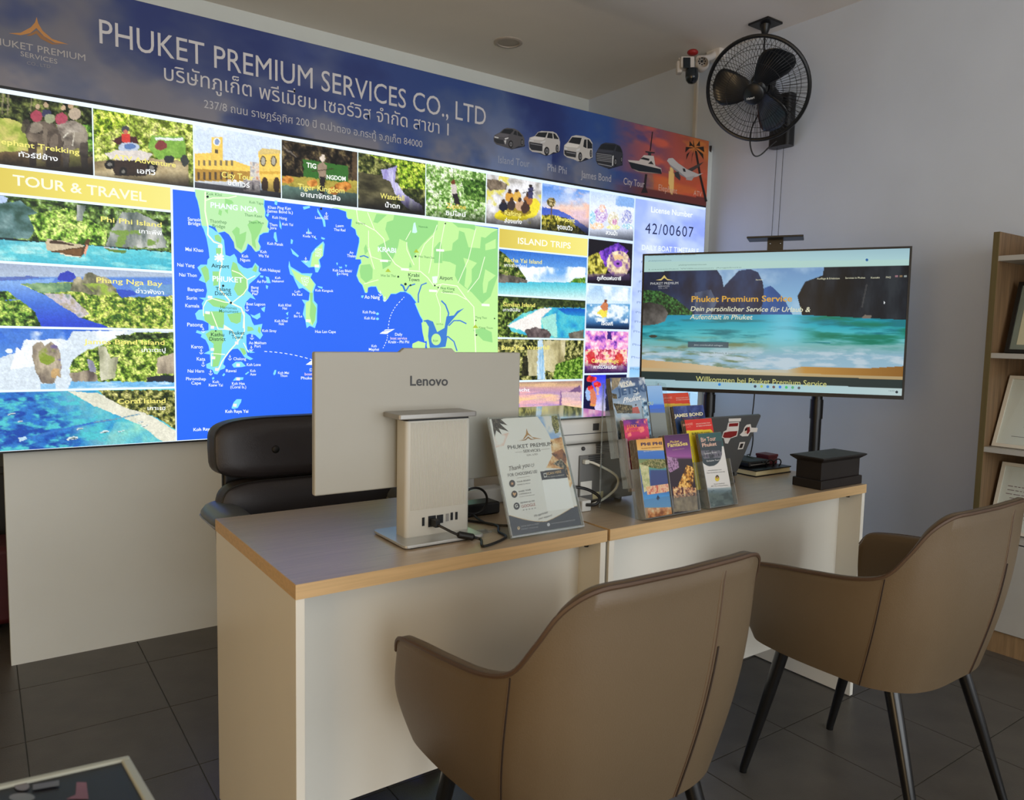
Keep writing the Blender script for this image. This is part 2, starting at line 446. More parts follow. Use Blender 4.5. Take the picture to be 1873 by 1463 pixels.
def lettering(name, pl, items, mat, parent, off=.004, crop=None, join=False):
    if not join and len(items) > 1:
        for it in items: lettering(name, pl, [it], mat, parent, off, crop)
        return
    # items: (string, left baseline px, right baseline px, capital height px or None, colour, options)
    V = []; F = []; C = []; cm = cmap(crop); sc = crop[2] if crop else 1
    for it in items:
        s, pl0, pr0, hh, col = it[:5]; opt = it[5] if len(it) > 5 else {}
        v, f = glyphs(s, opt.get('bold', 0), opt.get('shear', 0), opt.get('sp', 1))
        if not len(v): continue
        p0 = pl.hit(*cm(*pl0)); p1 = pl.hit(*cm(*pr0))
        wx = v[:, 0].max()-v[:, 0].min(); k = (p1[0]-p0[0])/wx
        if hh:
            q = pl.hit(cm(*pl0)[0], cm(*pl0)[1]-hh*sc); q2 = pl.hit(cm(*pr0)[0], cm(*pr0)[1]-hh*sc)
            ky = .5*((q[1]-p0[1])+(q2[1]-p1[1]))/.68
        else: ky = abs(k)
        x = v[:, 0]-v[:, 0].min(); a = p0[0]+x*k; b = p0[1]+v[:, 1]*ky+(x/wx)*(p1[1]-p0[1])
        n = len(V); V += list(pl.pt(a, b, off)+np.multiply.outer(v[:, 2]*.0004, pl.N)); C += [col]*len(v); F += [[i+n for i in q] for q in f]
    return mesh_obj(name, V, F, mat, parent, cols=np.array(C, float))
# ------------------------------------------------------------------ the room
XW, YB, ZC = 3.75, 4.40, 2.98          # right wall, rear wall, ceiling
XL, YF = -2.5, -3.5                    # left wall, shopfront
def struct(o): o['kind'] = 'structure'; return o
floor = struct(MB().box(XL-.1, XW+.1, YF-.1, YB+.1, -.06, -.003).build('floor', 'grout'))
TILE = .4; TX0, TY0 = .078, 1.388
_tm = None
for i in range(-4, 10):
    for j in range(-3, 8):
        x0 = TX0+i*TILE; y0 = TY0+j*TILE
        if x0 > XW-.05 or y0 > YB-.05 or (y0 < -.05): continue
        x1 = min(x0+TILE, XW); y1 = min(y0+TILE, YB)
        full = x1-x0 > TILE-.001 and y1-y0 > TILE-.001
        if full and _tm is not None:
            o = bpy.data.objects.new('tile', _tm); link(o, floor); o.location = (x0, y0, 0)
        else:
            g = .0018
            mb = MB().box(g, x1-x0-g, g, y1-y0-g, -.01, 0)
            o = mb.build('tile', 'tile_dark', None, bevel=0); o.parent = floor; o.location = (x0, y0, 0)
            if full: _tm = o.data
struct(MB().box(XL-.1, XW+.1, YF-.1, YB+.1, ZC, ZC+.1).build('ceiling', 'ceiling_paint'))
struct(MB().box(XW, XW+.12, YF, YB+.1, 0, ZC).build('wall_right', 'wall_cool'))
struct(MB().box(XL, XW, YB, YB+.12, 0, ZC).build('wall_back', 'wall_white'))
wl = MB(); wl.box(XL-.12, XL, YF, -1.4, 0, ZC); wl.box(XL-.12, XL, .2, YB+.1, 0, ZC); wl.box(XL-.12, XL, -1.4, .2, 2.35, ZC)
struct(wl.build('wall_left', 'warm_wall'))
wf = MB(); wf.box(XL, -1.25, YF-.12, YF, 0, ZC); wf.box(3.45, XW, YF-.12, YF, 0, ZC); wf.box(-1.25, 3.45, YF-.12, YF, 2.72, ZC); wf.box(-1.25, 3.45, YF-.12, YF, 0, .18)
struct(wf.build('wall_front', 'wall_white'))
win = struct(MB().box(-1.25, 3.45, YF-.06, YF-.05, .18, 2.72).build('window_1', 'window_glass'))
for x in (-1.25, .32, 1.89, 3.41): MB().box(x, x+.04, YF-.09, YF-.03, .18, 2.72).build('glazing_bar', 'glazing_bar', win)
struct(MB().box(.062, XW, 3.215, 3.31, 0, 2.40).build('wall_partition', 'wall_white'))

# added lamp, unseen behind the partition, brightens the rear wall above the sign
tl_ = empty('added_rear_lamp', (1.9, 3.33, 2.16), 'added unseen batten lamp behind the partition, brightening the rear wall', 'light')
MB().box(.9, 2.9, 3.312, 3.345, 2.14, 2.19).build('batten', 'cctv_white', tl_, bevel=.004)
MB().cyl((.95, 3.36, 2.165), (2.85, 3.36, 2.165), .013, n=12).build('tube', 'added_lamp_glow', tl_, smooth=True)
# ------------------------------------------------------------------ desks
DZ = .757; DY0, DY1 = 1.389, 1.989
def desk(x0, x1, label):
    d = empty('desk', ((x0+x1)/2, (DY0+DY1)/2, 0), label, 'desk', 'white and oak desks')
    t = .03; s = .018
    top = MB().box(x0, x1, DY0, DY1, DZ-t, DZ).build('desktop', 'oak_top', d)
    top['label'] = 'oak woodgrain desktop'
    eb = .0012
    MB().box(x0-eb, x1+eb, DY0-eb, DY0, DZ-t, DZ-.0004).build('edge_band', 'oak_edge', top)
    MB().box(x0-eb, x0, DY0, DY1, DZ-t, DZ-.0004).build('edge_band', 'oak_edge', top)
    MB().box(x1, x1+eb, DY0, DY1, DZ-t, DZ-.0004).build('edge_band', 'oak_edge', top)
    for a in (x0, x1-s):
        MB().box(a, a+s, DY0+.002, DY1-.002, 0.004, DZ-t).build('side_panel', 'laminate_white', d, bevel=.0008)
        for y in (DY0+.04, DY1-.05): MB().cyl((a+s/2, y, 0), (a+s/2, y, .005), .007).build('foot', 'black_plastic', d)
    MB().box(x0+s, x1-s, DY0+.085, DY0+.101, .225, DZ-t).build('modesty_panel', 'laminate_white', d)
    for a in (x0+s+.006, x1-s-.006):
        MB().cyl((a, DY0+.05, DZ-t-.022), (a, DY0+.05, DZ-t), .006, n=12).build('fitting', 'black_metal', d)
    return d
desk(.484, 1.2845, 'smaller oak-topped white desk carrying the computer, nearest the photo left')
desk(1.296, 2.481, 'longer oak-topped white desk carrying the brochure racks and black box')

# ------------------------------------------------------------------ tan armchairs
_st = [  # half of the shell, centre of the back to the arm tip: top x,y,z / bottom x,y,z
 (0, -.240, .852, 0, -.178, .405), (.12, -.238, .853, .10, -.176, .405), (.196, -.226, .848, .170, -.158, .405), (.240, -.200, .815, .208, -.130, .405),
 (.264, -.168, .757, .230, -.098, .405), (.280, -.125, .700, .245, -.060, .405), (.293, -.055, .676, .255, .010, .408), (.299, .06, .662, .264, .10, .412),
 (.301, .16, .652, .268, .18, .418), (.297, .235, .636, .268, .225, .425), (.288, .262, .600, .266, .240, .44)]
def make_armchair():
    c = empty('tub_armchair', (0, 0, 0), 'x', 'chair', 'tan leather tub armchairs', local=True)
    half = crom([np.array(q) for q in _st], 5)
    sec = [q*np.array((-1, 1, 1, -1, 1, 1)) for q in half[::-1]] + half[1:]
    n = len(sec); m = 14; TH = .026
    cen = np.array((0, .05))
    def outer(q, t):
        top, bot = q[:3], q[3:]; p = bot+(top-bot)*t
        d = np.array((p[0], (p[1]-.06)*1.2)); d = d/(np.linalg.norm(d)+1e-6)
        b = .016*math.sin(math.pi*min(t*1.05, 1))
        p = p.copy(); p[:2] += d*b; return p, d
    V = []; F = []
    nrm = []
    for i, q in enumerate(sec):     # horizontal inward normal of the path
        a = sec[max(i-1, 0)][:2]; b = sec[min(i+1, n-1)][:2]; t = b-a; t /= np.linalg.norm(t); nrm.append(np.array((-t[1], t[0])))
    for i, q in enumerate(sec):
        col = [outer(q, k/m)[0] for k in range(m+1)]
        for p in col: V.append(p)
        ptop = col[-1]
        for k, (o_, h_) in enumerate(((.3, .006), (.7, .006), (1, 0))):
            p = ptop.copy(); p[:2] += nrm[i]*TH*o_; p[2] += h_; V.append(p)
        for k in range(m-1, -1, -1):
            p = outer(q, max(k/m, .12))[0].copy(); p[:2] += nrm[i]*TH; V.append(p)
    R = (m+1)+3+m
    for i in range(n-1):
        for k in range(R-1): F.append((i*R+k, (i+1)*R+k, (i+1)*R+k+1, i*R+k+1))
    for i in (0, n-1):
        for k in range(m+1):
            j = R-1-k
            if j-1 > k: F.append((i*R+k, i*R+k+1, i*R+j-1, i*R+j))
    mb = MB(); mb.add(V, F)
    shell = mb.build('shell', 'tan_leather', c, smooth=60)
    # underside pan closing the shell
    ring = [np.array(outer(q, 0)[0]) for q in sec]; ring += [np.array((x, .245, .435)) for x in np.linspace(.2, -.2, 5)]
    pan = MB(); cc = np.array((0, .03, .392)); pv = ring+[cc]; pan.add(pv, [(i, (i+1) % len(ring), len(ring)) for i in range(len(ring))])
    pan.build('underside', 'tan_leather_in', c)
    # seat cushion
    pr = []
    for a in np.linspace(0, 2*math.pi, 40, endpoint=False):
        ca, sa = math.cos(a), math.sin(a); ex = .55
        pr.append((.225*math.copysign(abs(ca)**ex, ca), .05+.205*math.copysign(abs(sa)**ex, sa)))
    sm = MB(); SV = []; SF = []
    lv = [(.94, .415), (1, .43), (1, .465), (.97, .48), (.85, .488), (.5, .49)]
    for s_, z in lv:
        for x, y in pr: SV.append((x*s_, .05+(y-.05)*s_, z))
    k = len(pr)
    for i in range(len(lv)-1):
        for j in range(k): SF.append((i*k+j, i*k+(j+1) % k, (i+1)*k+(j+1) % k, (i+1)*k+j))
    SF.append(tuple(range(k))[::-1]); SF.append(tuple((len(lv)-1)*k+j for j in range(k)))
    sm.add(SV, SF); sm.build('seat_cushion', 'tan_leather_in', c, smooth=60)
    # piping round the rim
    rim = [np.array(outer(q, 1)[0])+np.array((0, 0, .003)) for q in sec]
    MB().tube(rim, .0042, 6).build('piping', 'tan_piping', c, smooth=True)
    # seams: corner seams and the long back seam with its open slit
    def seam(fi, t0, t1, r, mat, name, fi1=None, push=.0):
        pts = []
        for k in range(25):
            t = t0+(t1-t0)*k/24; fx = fi if fi1 is None else fi+(fi1-fi)*(1-t)
            i0 = int(math.floor(fx)); w = fx-i0; q = sec[i0]*(1-w)+sec[min(i0+1, n-1)]*w
            p, d = outer(q, t); p[:2] += d*push; pts.append(p)
        MB().tube(pts, r, 6).build(name, mat, c)
    mid = (n-1)//2
    seam(mid-25, 0, .985, .0016, 'seam_dark', 'seam'); seam(mid-25.25, 0, .985, .0010, 'seam_thread', 'stitching', push=.0003)
    seam(mid+25, 0, .985, .0016, 'seam_dark', 'seam')
    seam(mid+4.2, 0, .97, .0015, 'tan_piping', 'seam', mid+2.9); seam(mid+4.5, 0, .66, .0024, 'seam_dark', 'seam', mid+3.2, .0004)
    seam(mid+3.9, .3, .97, .0009, 'seam_thread', 'stitching', mid+2.6, .0003)
    for sx in (-1, 1):
        MB().loft([((sx*.185, .185, .43), .019), ((sx*.200, .225, .25), .016), ((sx*.217, .283, .012), .011), ((sx*.2175, .284, 0), .0105)], 14).build('leg', 'leg_black', c, smooth=True)
        MB().loft([((sx*.170, -.095, .42), .019), ((sx*.192, -.150, .25), .016), ((sx*.222, -.225, .012), .011), ((sx*.2225, -.226, 0), .0105)], 14).build('leg', 'leg_black', c, smooth=True)
    return c
def dup(root, loc, rz, label):
    r = root.copy(); COL.objects.link(r); r.location = loc; r.rotation_euler = (0, 0, rz); r['label'] = label
    for ch in list(root.children):
        k = ch.copy(); COL.objects.link(k); k.parent = r
        for g in list(ch.children):
            q = g.copy(); COL.objects.link(q); q.parent = k
    return r
ac = make_armchair()
ac.location = (.96, 1.075, 0); ac['label'] = 'tan leather tub armchair nearest the viewer, in front of the smaller desk'
dup(ac, (1.985, 1.02, 0), 0, 'tan leather tub armchair at right before the longer desk, four black legs showing')

# ------------------------------------------------------------------ black office chair behind the desk
oc = empty('office_chair', (.87, 2.32, 0), 'black leather executive office chair behind the smaller desk', 'chair')
def pillow(x0, x1, z0, z1, y, dep, bulge, rexp, tilt, name, mat, parent, flat=.75):
    # upholstered cushion seen from the front: superellipse outline, domed front
    cx, cz = (x0+x1)/2, (z0+z1)/2; hx, hz = (x1-x0)/2, (z1-z0)/2; n = 48
    out = []
    for k in range(n):
        t = 2*math.pi*k/n; c_, s_ = math.cos(t), math.sin(t)
        out.append((hx*math.copysign(abs(c_)**rexp, c_), hz*math.copysign(abs(s_)**rexp, s_)))
    lv = [(.55, -bulge), (.80, -bulge*.9), (.93, -bulge*.45), (.965, -.004), (.97, .006), (.99, dep*.35), (1, dep*.55), (.97, dep*.85), (.85, dep)]
    V = []; F = []
    for s_, d in lv:
        for a, b in out: V.append((cx+a*s_, y+d+tilt*(cz+b*s_-z0), cz+b*s_))
    for i in range(len(lv)-1):
        for j in range(n): F.append((i*n+j, (i+1)*n+j, (i+1)*n+(j+1) % n, i*n+(j+1) % n))
    F.append(tuple(range(n))); F.append(tuple((len(lv)-1)*n+j for j in range(n))[::-1])
    o = MB().add(V, F).build(name, mat, parent, smooth=50)
    o.data.materials.append(M['black_leather_lit'])
    for i_ in range(4*n, (len(lv)-1)*n): o.data.polygons[i_].material_index = 1  # cushion sides lighter: warm side light put into their colour
    pp = [(cx+a*.968, y+tilt*(cz+b*.968-z0), cz+b*.968) for a, b in out]; pp.append(pp[0])
    MB().tube(pp, .004, 6).build('piping', 'black_matte', o, smooth=True)
    return o
pillow(.552, 1.188, .790, .975, 2.30, .085, .022, .42, .10, 'headrest_cushion', 'black_leather', oc)
pillow(.566, 1.174, .46, .787, 2.27, .075, .02, .30, .10, 'back_cushion', 'black_leather', oc)
for bx in (.735, 1.0): MB().ball((bx, 2.287, .878), .012, sc=(1, .5, 1)).build('button', 'black_matte', oc, smooth=True)
MB().box(.60, 1.14, 2.37, 2.40, .42, .93).build('back_plate', 'black_plastic', oc, bevel=.012)
so = pillow(.585, 1.155, 0, .5, 0, .09, .02, .32, 0, 'seat_cushion', 'black_leather', oc)
for v in so.data.vertices: v.co = Vector((v.co.x, 1.82+ (v.co.z+0)-.05-2.32+0, .47-(v.co.y+2.32)))
for ch in so.children:
    for v in ch.data.vertices: v.co = Vector((v.co.x, 1.82+v.co.z-.05-2.32, .47-(v.co.y+2.32)))
for sx in (-1, 1):
    x = .87+sx*.292
    n_, V, F = 9, [], []
    prof = [(-1, -.010), (-.96, .004), (-.75, .017), (-.4, .024), (0, .027), (.4, .024), (.75, .017), (.96, .004), (1, -.010), (.8, -.026), (0, -.030), (-.8, -.026)]
    k = len(prof); ys = [2.125, 2.135, 2.155, 2.19, 2.24, 2.29, 2.33, 2.352, 2.36]; sc_ = [.55, .78, .94, 1, 1, 1, .95, .8, .6]
    for y_, s_ in zip(ys, sc_):
        for a, c_ in prof: V.append((x+a*.058*s_, y_, .700+c_*(.55+.45*s_)))
    for i in range(n_-1):
        for j in range(k): F.append((i*k+j, i*k+(j+1) % k, (i+1)*k+(j+1) % k, (i+1)*k+j))
    F.append(tuple(range(k))[::-1]); F.append(tuple((n_-1)*k+j for j in range(k)))
    a_ = MB().add(V, F).build('armrest', 'arm_leather', oc, smooth=60)
    for e_ in (0, 8): MB().tube([V[i*k+e_] for i in range(n_)], .0028, 6).build('piping', 'aio_cap', a_)
    MB().tube([V[j] for j in range(0, 9)], .0028, 6).build('piping', 'aio_cap', a_)
    MB().tube([(x, 2.24, .685), (x+sx*.01, 2.20, .56), (x-sx*.04, 2.14, .43)], .018, 8, 5).build('arm_bracket', 'black_metal', oc)
MB().cyl((.87, 2.08, .12), (.87, 2.08, .38), .028).build('gas_column', 'chrome', oc, smooth=True)
for k in range(5):
    t = 2*math.pi*k/5+.3; e = (.87+.30*math.cos(t), 2.08+.30*math.sin(t))
    MB().loft([((.87, 2.08, .13), .028), ((e[0], e[1], .085), .018)], 10).build('base_leg', 'black_metal', oc)
    MB().cyl((e[0]-.02*math.sin(t), e[1]+.02*math.cos(t), .03), (e[0]+.02*math.sin(t), e[1]-.02*math.cos(t), .03), .03).build('caster', 'black_plastic', oc, smooth=True)
    MB().cyl((e[0], e[1], .03), (e[0], e[1], .09), .006).build('caster_stem', 'black_metal', oc)

# ------------------------------------------------------------------ all-in-one computer, seen from behind
ai = empty('desktop_computer', (.88, 1.58, DZ), 'light grey all-in-one computer seen from behind on the smaller desk', 'computer')
pl = [(.604, .874), (1.163, .874), (1.163, 1.197), (.966, 1.197), (.955, 1.2065), (.825, 1.2065), (.813, 1.197), (.604, 1.197)]
sh = MB().prism(pl, (0, 0, 0), (1, 0, 0), (0, 0, 1), (0, 1, 0), 1.610, 1.628).build('screen_shell', 'aio_shell', ai, bevel=.004, seg=3)
MB().box(.608, 1.159, 1.6285, 1.6295, .884, 1.193).build('display', 'screen_off', sh)
sp = Plane((0, 1.610, 0), (1, 0, 0), (0, 0, 1))
lettering('logo_lettering', sp, [('Lenovo', (750, 705), (819, 705), 17, (40, 40, 40), {'bold': .018})], 'print_paper', sh, off=.0006)
cb = MB(); cx0, cx1, cy0, cy1 = .797, .972, 1.545, 1.598
prof = rrect(cx0, cx1, cy0, cy1, .010, 4)
cb.prism(prof, (0, 0, 0), (1, 0, 0), (0, 1, 0), (0, 0, 1), DZ+.008, 1.040)
colm = cb.build('stand_column', 'aio_column', ai, smooth=40)
rb = MB()
nr = 44
for k in range(nr):
    x = cx0+.011+(cx1-cx0-.022)*(k+.5)/nr
    rb.cyl((x, cy0+.0002, DZ+.010 if False else .830), (x, cy0+.0002, 1.036), .0013, n=6)
rb.build('ribbing', 'aio_column', colm, smooth=True)
MB().prism(rrect(.770, .980, 1.528, 1.612, .008, 4), (0, 0, 0), (1, 0, 0), (0, 1, 0), (0, 0, 1), 1.046, 1.058).build('stand_cap', 'aio_cap', ai, bevel=.002)
MB().prism(rrect(.80, .97, 1.548, 1.60, .008, 4), (0, 0, 0), (1, 0, 0), (0, 1, 0), (0, 0, 1), 1.038, 1.047).build('stand_neck', 'port_black', ai)
bs = MB().prism(rrect(.766, .978, 1.484, 1.656, .012, 5), (0, 0, 0), (1, 0, 0), (0, 1, 0), (0, 0, 1), DZ+.003, DZ+.010).build('stand_base', 'aio_silver', ai, bevel=.0015)
MB().prism(rrect(.772, .972, 1.490, 1.650, .012, 5), (0, 0, 0), (1, 0, 0), (0, 1, 0), (0, 0, 1), DZ, DZ+.003).build('rubber_pad', 'port_black', bs)
cp = Plane((0, cy0, 0), (1, 0, 0), (0, 0, 1))
for (px, py, w_, h_) in ((774, 954, 4, 13), (790, 953, 13, 17), (804.5, 949, 11, 13), (818, 946, 5, 12), (826, 944, 4, 12), (834.5, 943, 4, 12)):
    a, b = cp.hit(px, py); k = .00155
    o = MB().box(a-w_/2*k, a+w_/2*k, cy0-.0014, cy0+.004, b-h_/2*k, b+h_/2*k).build('port', 'port_black' if px != 818 else 'aio_cap', colm)
pc = empty('power_cable', (.87, 1.47, DZ), 'black power cable with a ferrite lump plugged into the computer stand', 'cable')
a, b = cp.hit(790, 954)
pk = [(a, cy0-.004, b), (a+.004, cy0-.030, b-.004), (a+.035, cy0-.058, b-.022), (a+.06, 1.475, DZ+.013)]
MB().obox((a+.001, cy0-.014, b), np.eye(3), (.007, .013, .009)).build('plug', 'port_black', pc, bevel=.002)
p5 = at(925, 983, z=DZ+.004); p6 = at(885, 999, z=DZ+.004)
MB().tube(pk+[(a+.085, 1.462, DZ+.005), p6, p5, (1.03, 1.50, DZ+.004), (1.06, 1.56, DZ+.004), (1.02, 1.64, DZ+.004)], .0032, 8, 6).build('cord', 'cable_black', pc, smooth=True)
q0 = np.array(pk[2]); q1 = np.array(pk[3])+np.array((.012, -.006, -.003))
MB().loft([(q0, .0045), (q0+(q1-q0)*.1, .0085), (q0+(q1-q0)*.9, .0085), (q1, .0045)], 12).build('ferrite', 'cable_black', pc, smooth=True)

# power strip, adapter and cords behind the computer
ps = empty('power_strip', (1.10, 1.80, DZ), 'white power strip with a black plug behind the computer', 'power strip')
MB().box(.985, 1.24, 1.775, 1.83, DZ, DZ+.045).build('body', 'printer_white', ps, bevel=.006)
MB().box(1.03, 1.075, 1.785, 1.82, DZ+.045, DZ+.090).build('plug', 'black_plastic', ps, bevel=.006)
MB().box(1.005, 1.02, 1.785, 1.82, DZ+.045, DZ+.052).build('switch', 'red_plastic', ps, bevel=.001)
ad = empty('power_adapter', (1.08, 1.68, DZ), 'black power adapter with coiled cord beside the acrylic flyer stand', 'adapter')
MB().box(1.035, 1.15, 1.67, 1.73, DZ, DZ+.034).build('brick', 'black_plastic', ad, bevel=.006)
MB().torus((1.055, 1.655, DZ+.048), (.25, 1, .12), .036, .0032, 40, 8).build('cord_loop', 'cable_black', ad, smooth=True)
MB().tube([(1.05, 1.66, DZ+.010), (1.0, 1.66, DZ+.004), (.97, 1.70, DZ+.004), (.93, 1.74, DZ+.004)], .003, 8, 5).build('cord', 'cable_black', ad, smooth=True)
MB().tube([(1.05, 1.65, DZ+.012), (1.05, 1.58, DZ+.004), (1.10, 1.53, DZ+.004), (1.16, 1.51, DZ+.004)], .003, 8, 5).build('cord', 'cable_black', ad, smooth=True)
cw = empty('screw_packet', (.985, 1.53, DZ), 'tiny clear packet lying on the desk beside the computer base', 'packet')
MB().box(.985, 1.02, 1.515, 1.545, DZ, DZ+.003).build('bag', 'acrylic_edge', cw)

# ------------------------------------------------------------------ printer
pr_ = empty('printer', (1.44, 1.78, DZ), 'white desktop printer behind the acrylic flyer stand, its grey back panel facing out', 'printer')
PX0, PX1, PY0, PY1 = 1.245, 1.60, 1.625, 1.965
body = MB().box(PX0, PX1, PY0, PY1, DZ+.008, .935).build('body', 'printer_white', pr_, bevel=.012, seg=3)
MB().box(PX0-.004, PX1+.004, PY0-.006, PY1+.004, .938, 1.008).build('scanner_unit', 'printer_white', pr_, bevel=.014, seg=3)
MB().box(PX0+.01, PX1-.01, PY0+.012, PY1-.012, 1.008, 1.012).build('scanner_lid', 'printer_glass', pr_, bevel=.002)
bp_ = MB().box(1.385, PX1-.006, PY0-.008, PY0+.01, DZ+.012, .905).build('back_panel', 'printer_grey', pr_, bevel=.003)
for k in range(4): MB().box(1.415, 1.47, PY0-.0095, PY0-.007, .882+k*.006, .885+k*.006).build('vent_slot', 'printer_dark', bp_)
for k in range(6): MB().box(1.45, 1.56, PY0-.003, PY0+.002, .908+k*.0048, .9105+k*.0048).build('vent_slot', 'printer_dark', body)
MB().box(1.43, 1.452, PY0-.0075, PY0-.004, .975, .995).build('logo_badge', 'printer_dark', pr_)
MB().box(1.25, 1.60, PY0-.0068, PY0-.005, .966, .968).build('seam_line', 'printer_dark', pr_)
MB().ball((1.40, PY0-.002, .924), .006).build('catch', 'printer_dark', pr_, smooth=True)
MB().box(1.388, 1.43, PY0-.0092, PY0-.007, .79, .83).build('rating_label', 'paper_white', pr_)
MB().box(1.435, 1.475, PY0-.0092, PY0-.007, .775, .795).build('warning_label', 'book_cream', pr_)
for x in (PX0+.03, PX1-.03):
    for y in (PY0+.03, PY1-.03): MB().cyl((x, y, DZ), (x, y, DZ+.01), .012).build('foot', 'printer_dark', pr_)
pcb = empty('printer_cable', (1.42, 1.60, DZ), 'white data cable curving out of the printer back', 'cable')
MB().tube([(1.40, PY0-.010, .888), (1.42, PY0-.03, .884), (1.475, PY0-.06, .850), (1.485, PY0-.055, .815), (1.46, PY0-.04, .785), (1.43, PY0-.03, .770), (1.40, PY0-.02, DZ+.004)], .0035, 8, 6).build('cord', 'cable_white', pcb, smooth=True)
MB().box(1.392, 1.408, PY0-.022, PY0-.008, .882, .894).build('plug', 'cable_white', pcb, bevel=.002)
pbk = empty('wall_plug', (1.395, 1.575, DZ), 'white socket block with a looping black mains lead beside the printer', 'plug')
MB().box(1.352, 1.386, 1.565, 1.612, DZ, DZ+.032).build('block', 'printer_white', pbk, bevel=.004)
MB().tube([(1.366, 1.565, DZ+.020), (1.39, 1.55, DZ+.022), (1.405, 1.555, DZ+.040), (1.385, 1.58, DZ+.058), (1.35, 1.60, DZ+.066), (1.30, 1.61, DZ+.07)], .0045, 8, 6).build('cord', 'cable_black', pbk, smooth=True)

# ------------------------------------------------------------------ laptop, mouse, notebook, pens, black box
lt = empty('laptop', (2.02, 1.80, DZ), 'open grey laptop with stickers on its lid, facing away on the longer desk', 'laptop')
LX0, LX1 = 1.835, 2.195
MB().box(LX0, LX1, 1.705, 1.945, DZ+.003, DZ+.017).build('base', 'laptop_grey', lt, bevel=.003)
MB().box(LX0+.02, LX1-.02, 1.73, 1.85, DZ+.017, DZ+.019).build('keyboard', 'keyboard_black', lt)
th = math.radians(23)
LU, LV = np.array((1., 0, 0)), np.array((0, -math.sin(th), math.cos(th)))
LN = np.cross(LU, LV)
LO = np.array((0, 1.708, DZ+.014))
lid = MB().prism(rrect(LX0, LX1, 0, .235, .010, 4), LO, LU, LV, LN, 0, -.007).build('lid', 'laptop_grey', lt, bevel=.001)
MB().prism(rrect(LX0+.008, LX1-.008, .012, .228, .005, 2), LO, LU, LV, LN, -.0072, -.0078).build('display', 'screen_off', lid)
MB().box(LX0+.02, LX1-.02, 1.700, 1.714, DZ+.004, DZ+.018).build('hinge', 'black_plastic', lt, bevel=.003)
LP = Plane(LO, LU, LV)
SCR = (1320, 740, .16017)
def sticker(name, polys):
    for q, (mat, pts) in enumerate(polys):
        ab = [tuple(LP.hit(*cmap(SCR)(*p))) for p in pts]
        MB().prism(ab, LO, LU, LV, LN, 0, .0004+q*.0003).build(name, mat, lid)
sticker('sticker', [('sticker_white', [(75, 205), (200, 198), (192, 285), (175, 360), (100, 385), (70, 445), (38, 440), (25, 385), (0, 375), (20, 310), (55, 290)]),
                    ('sticker_red', [(85, 215), (190, 208), (183, 245), (80, 250)]), ('sticker_red', [(28, 318), (90, 305), (178, 300), (165, 350), (95, 378), (30, 378), (12, 365)])])
sticker('sticker', [('sticker_white', [(285, 230), (330, 222), (338, 262), (410, 265), (402, 312), (325, 315), (300, 358), (235, 362), (205, 345), (240, 310), (262, 255)]),
                    ('sticker_skin', [(270, 262), (318, 250), (315, 320), (260, 330)]), ('sticker_red', [(290, 262), (318, 250), (322, 300), (296, 335), (284, 330)]),
                    ('sticker_black', [(265, 275), (292, 250), (285, 292), (262, 300)])])
sticker('sticker', [('sticker_white', [(205, 430), (268, 425), (242, 505), (182, 512)]), ('sticker_black', [(215, 445), (250, 442), (232, 492), (198, 496)])])
sticker('sticker', [('sticker_white', [(80, 160), (222, 155), (215, 190), (80, 195)])])
mo = empty('mouse', (2.06, 1.655, DZ), 'small black mouse on the desk below the laptop lid', 'mouse')
MB().ball((2.06, 1.655, DZ+.006), .03, 20, 10, (.95, 1.4, .75)).build('body', 'black_plastic', mo, smooth=True)
for o in mo.children:
    for v in o.data.vertices: v.co.z = max(v.co.z, 0)
nb = empty('notebook', (2.335, 1.72, DZ), 'cream-edged notebook with a black cover lying beside the laptop', 'book')
MB().box(2.240, 2.445, 1.66, 1.85, DZ, DZ+.004).build('cover', 'black_plastic', nb)
MB().box(2.243, 2.442, 1.663, 1.847, DZ+.004, DZ+.020).build('pages', 'book_cream', nb)
MB().box(2.240, 2.445, 1.66, 1.85, DZ+.020, DZ+.024).build('cover', 'black_plastic', nb)
pc2 = empty('pen_case', (2.305, 1.76, DZ+.024), 'black soft pen case lying on the notebook', 'case')
MB().box(2.255, 2.375, 1.70, 1.82, DZ+.024, DZ+.048).build('pouch', 'black_matte', pc2, bevel=.009, seg=3)
MB().box(2.260, 2.370, 1.699, 1.7005, DZ+.034, DZ+.037).build('zip', 'aio_cap', pc2)
sg = empty('sunglasses', (2.355, 1.69, DZ+.024), 'folded dark glasses on the notebook edge', 'glasses')
MB().torus((2.345, 1.682, DZ+.036), (.3, 1, .3), .016, .0025, 24, 6).build('lens_rim', 'black_plastic', sg, smooth=True)
MB().torus((2.390, 1.682, DZ+.036), (.3, 1, .3), .016, .0025, 24, 6).build('lens_rim', 'black_plastic', sg, smooth=True)
MB().tube([(2.325, 1.69, DZ+.04), (2.345, 1.78, DZ+.052), (2.385, 1.80, DZ+.052)], .002, 6, 4).build('temple', 'black_plastic', sg)
mr = empty('card_box', (2.420, 1.74, DZ+.024), 'small maroon card box behind the black box', 'box')
MB().box(2.390, 2.445, 1.72, 1.775, DZ+.024, DZ+.058).build('box', 'maroon', mr, bevel=.002)
MB().box(2.388, 2.447, 1.718, 1.777, DZ+.050, DZ+.060).build('lid', 'maroon', mr, bevel=.002)
bb = empty('wooden_box', (2.36, 1.46, DZ), 'black wooden box with a flared lid on the desk corner', 'box')
BX0, BX1, BY0, BY1 = 2.236, 2.478, 1.403, 1.512
MB().box(BX0, BX1, BY0, BY1, DZ, DZ+.030).build('base_moulding', 'black_box', bb, bevel=.003)
MB().box(BX0+.008, BX1-.008, BY0+.008, BY1-.008, DZ+.03, DZ+.094).build('body', 'black_box', bb, bevel=.001)
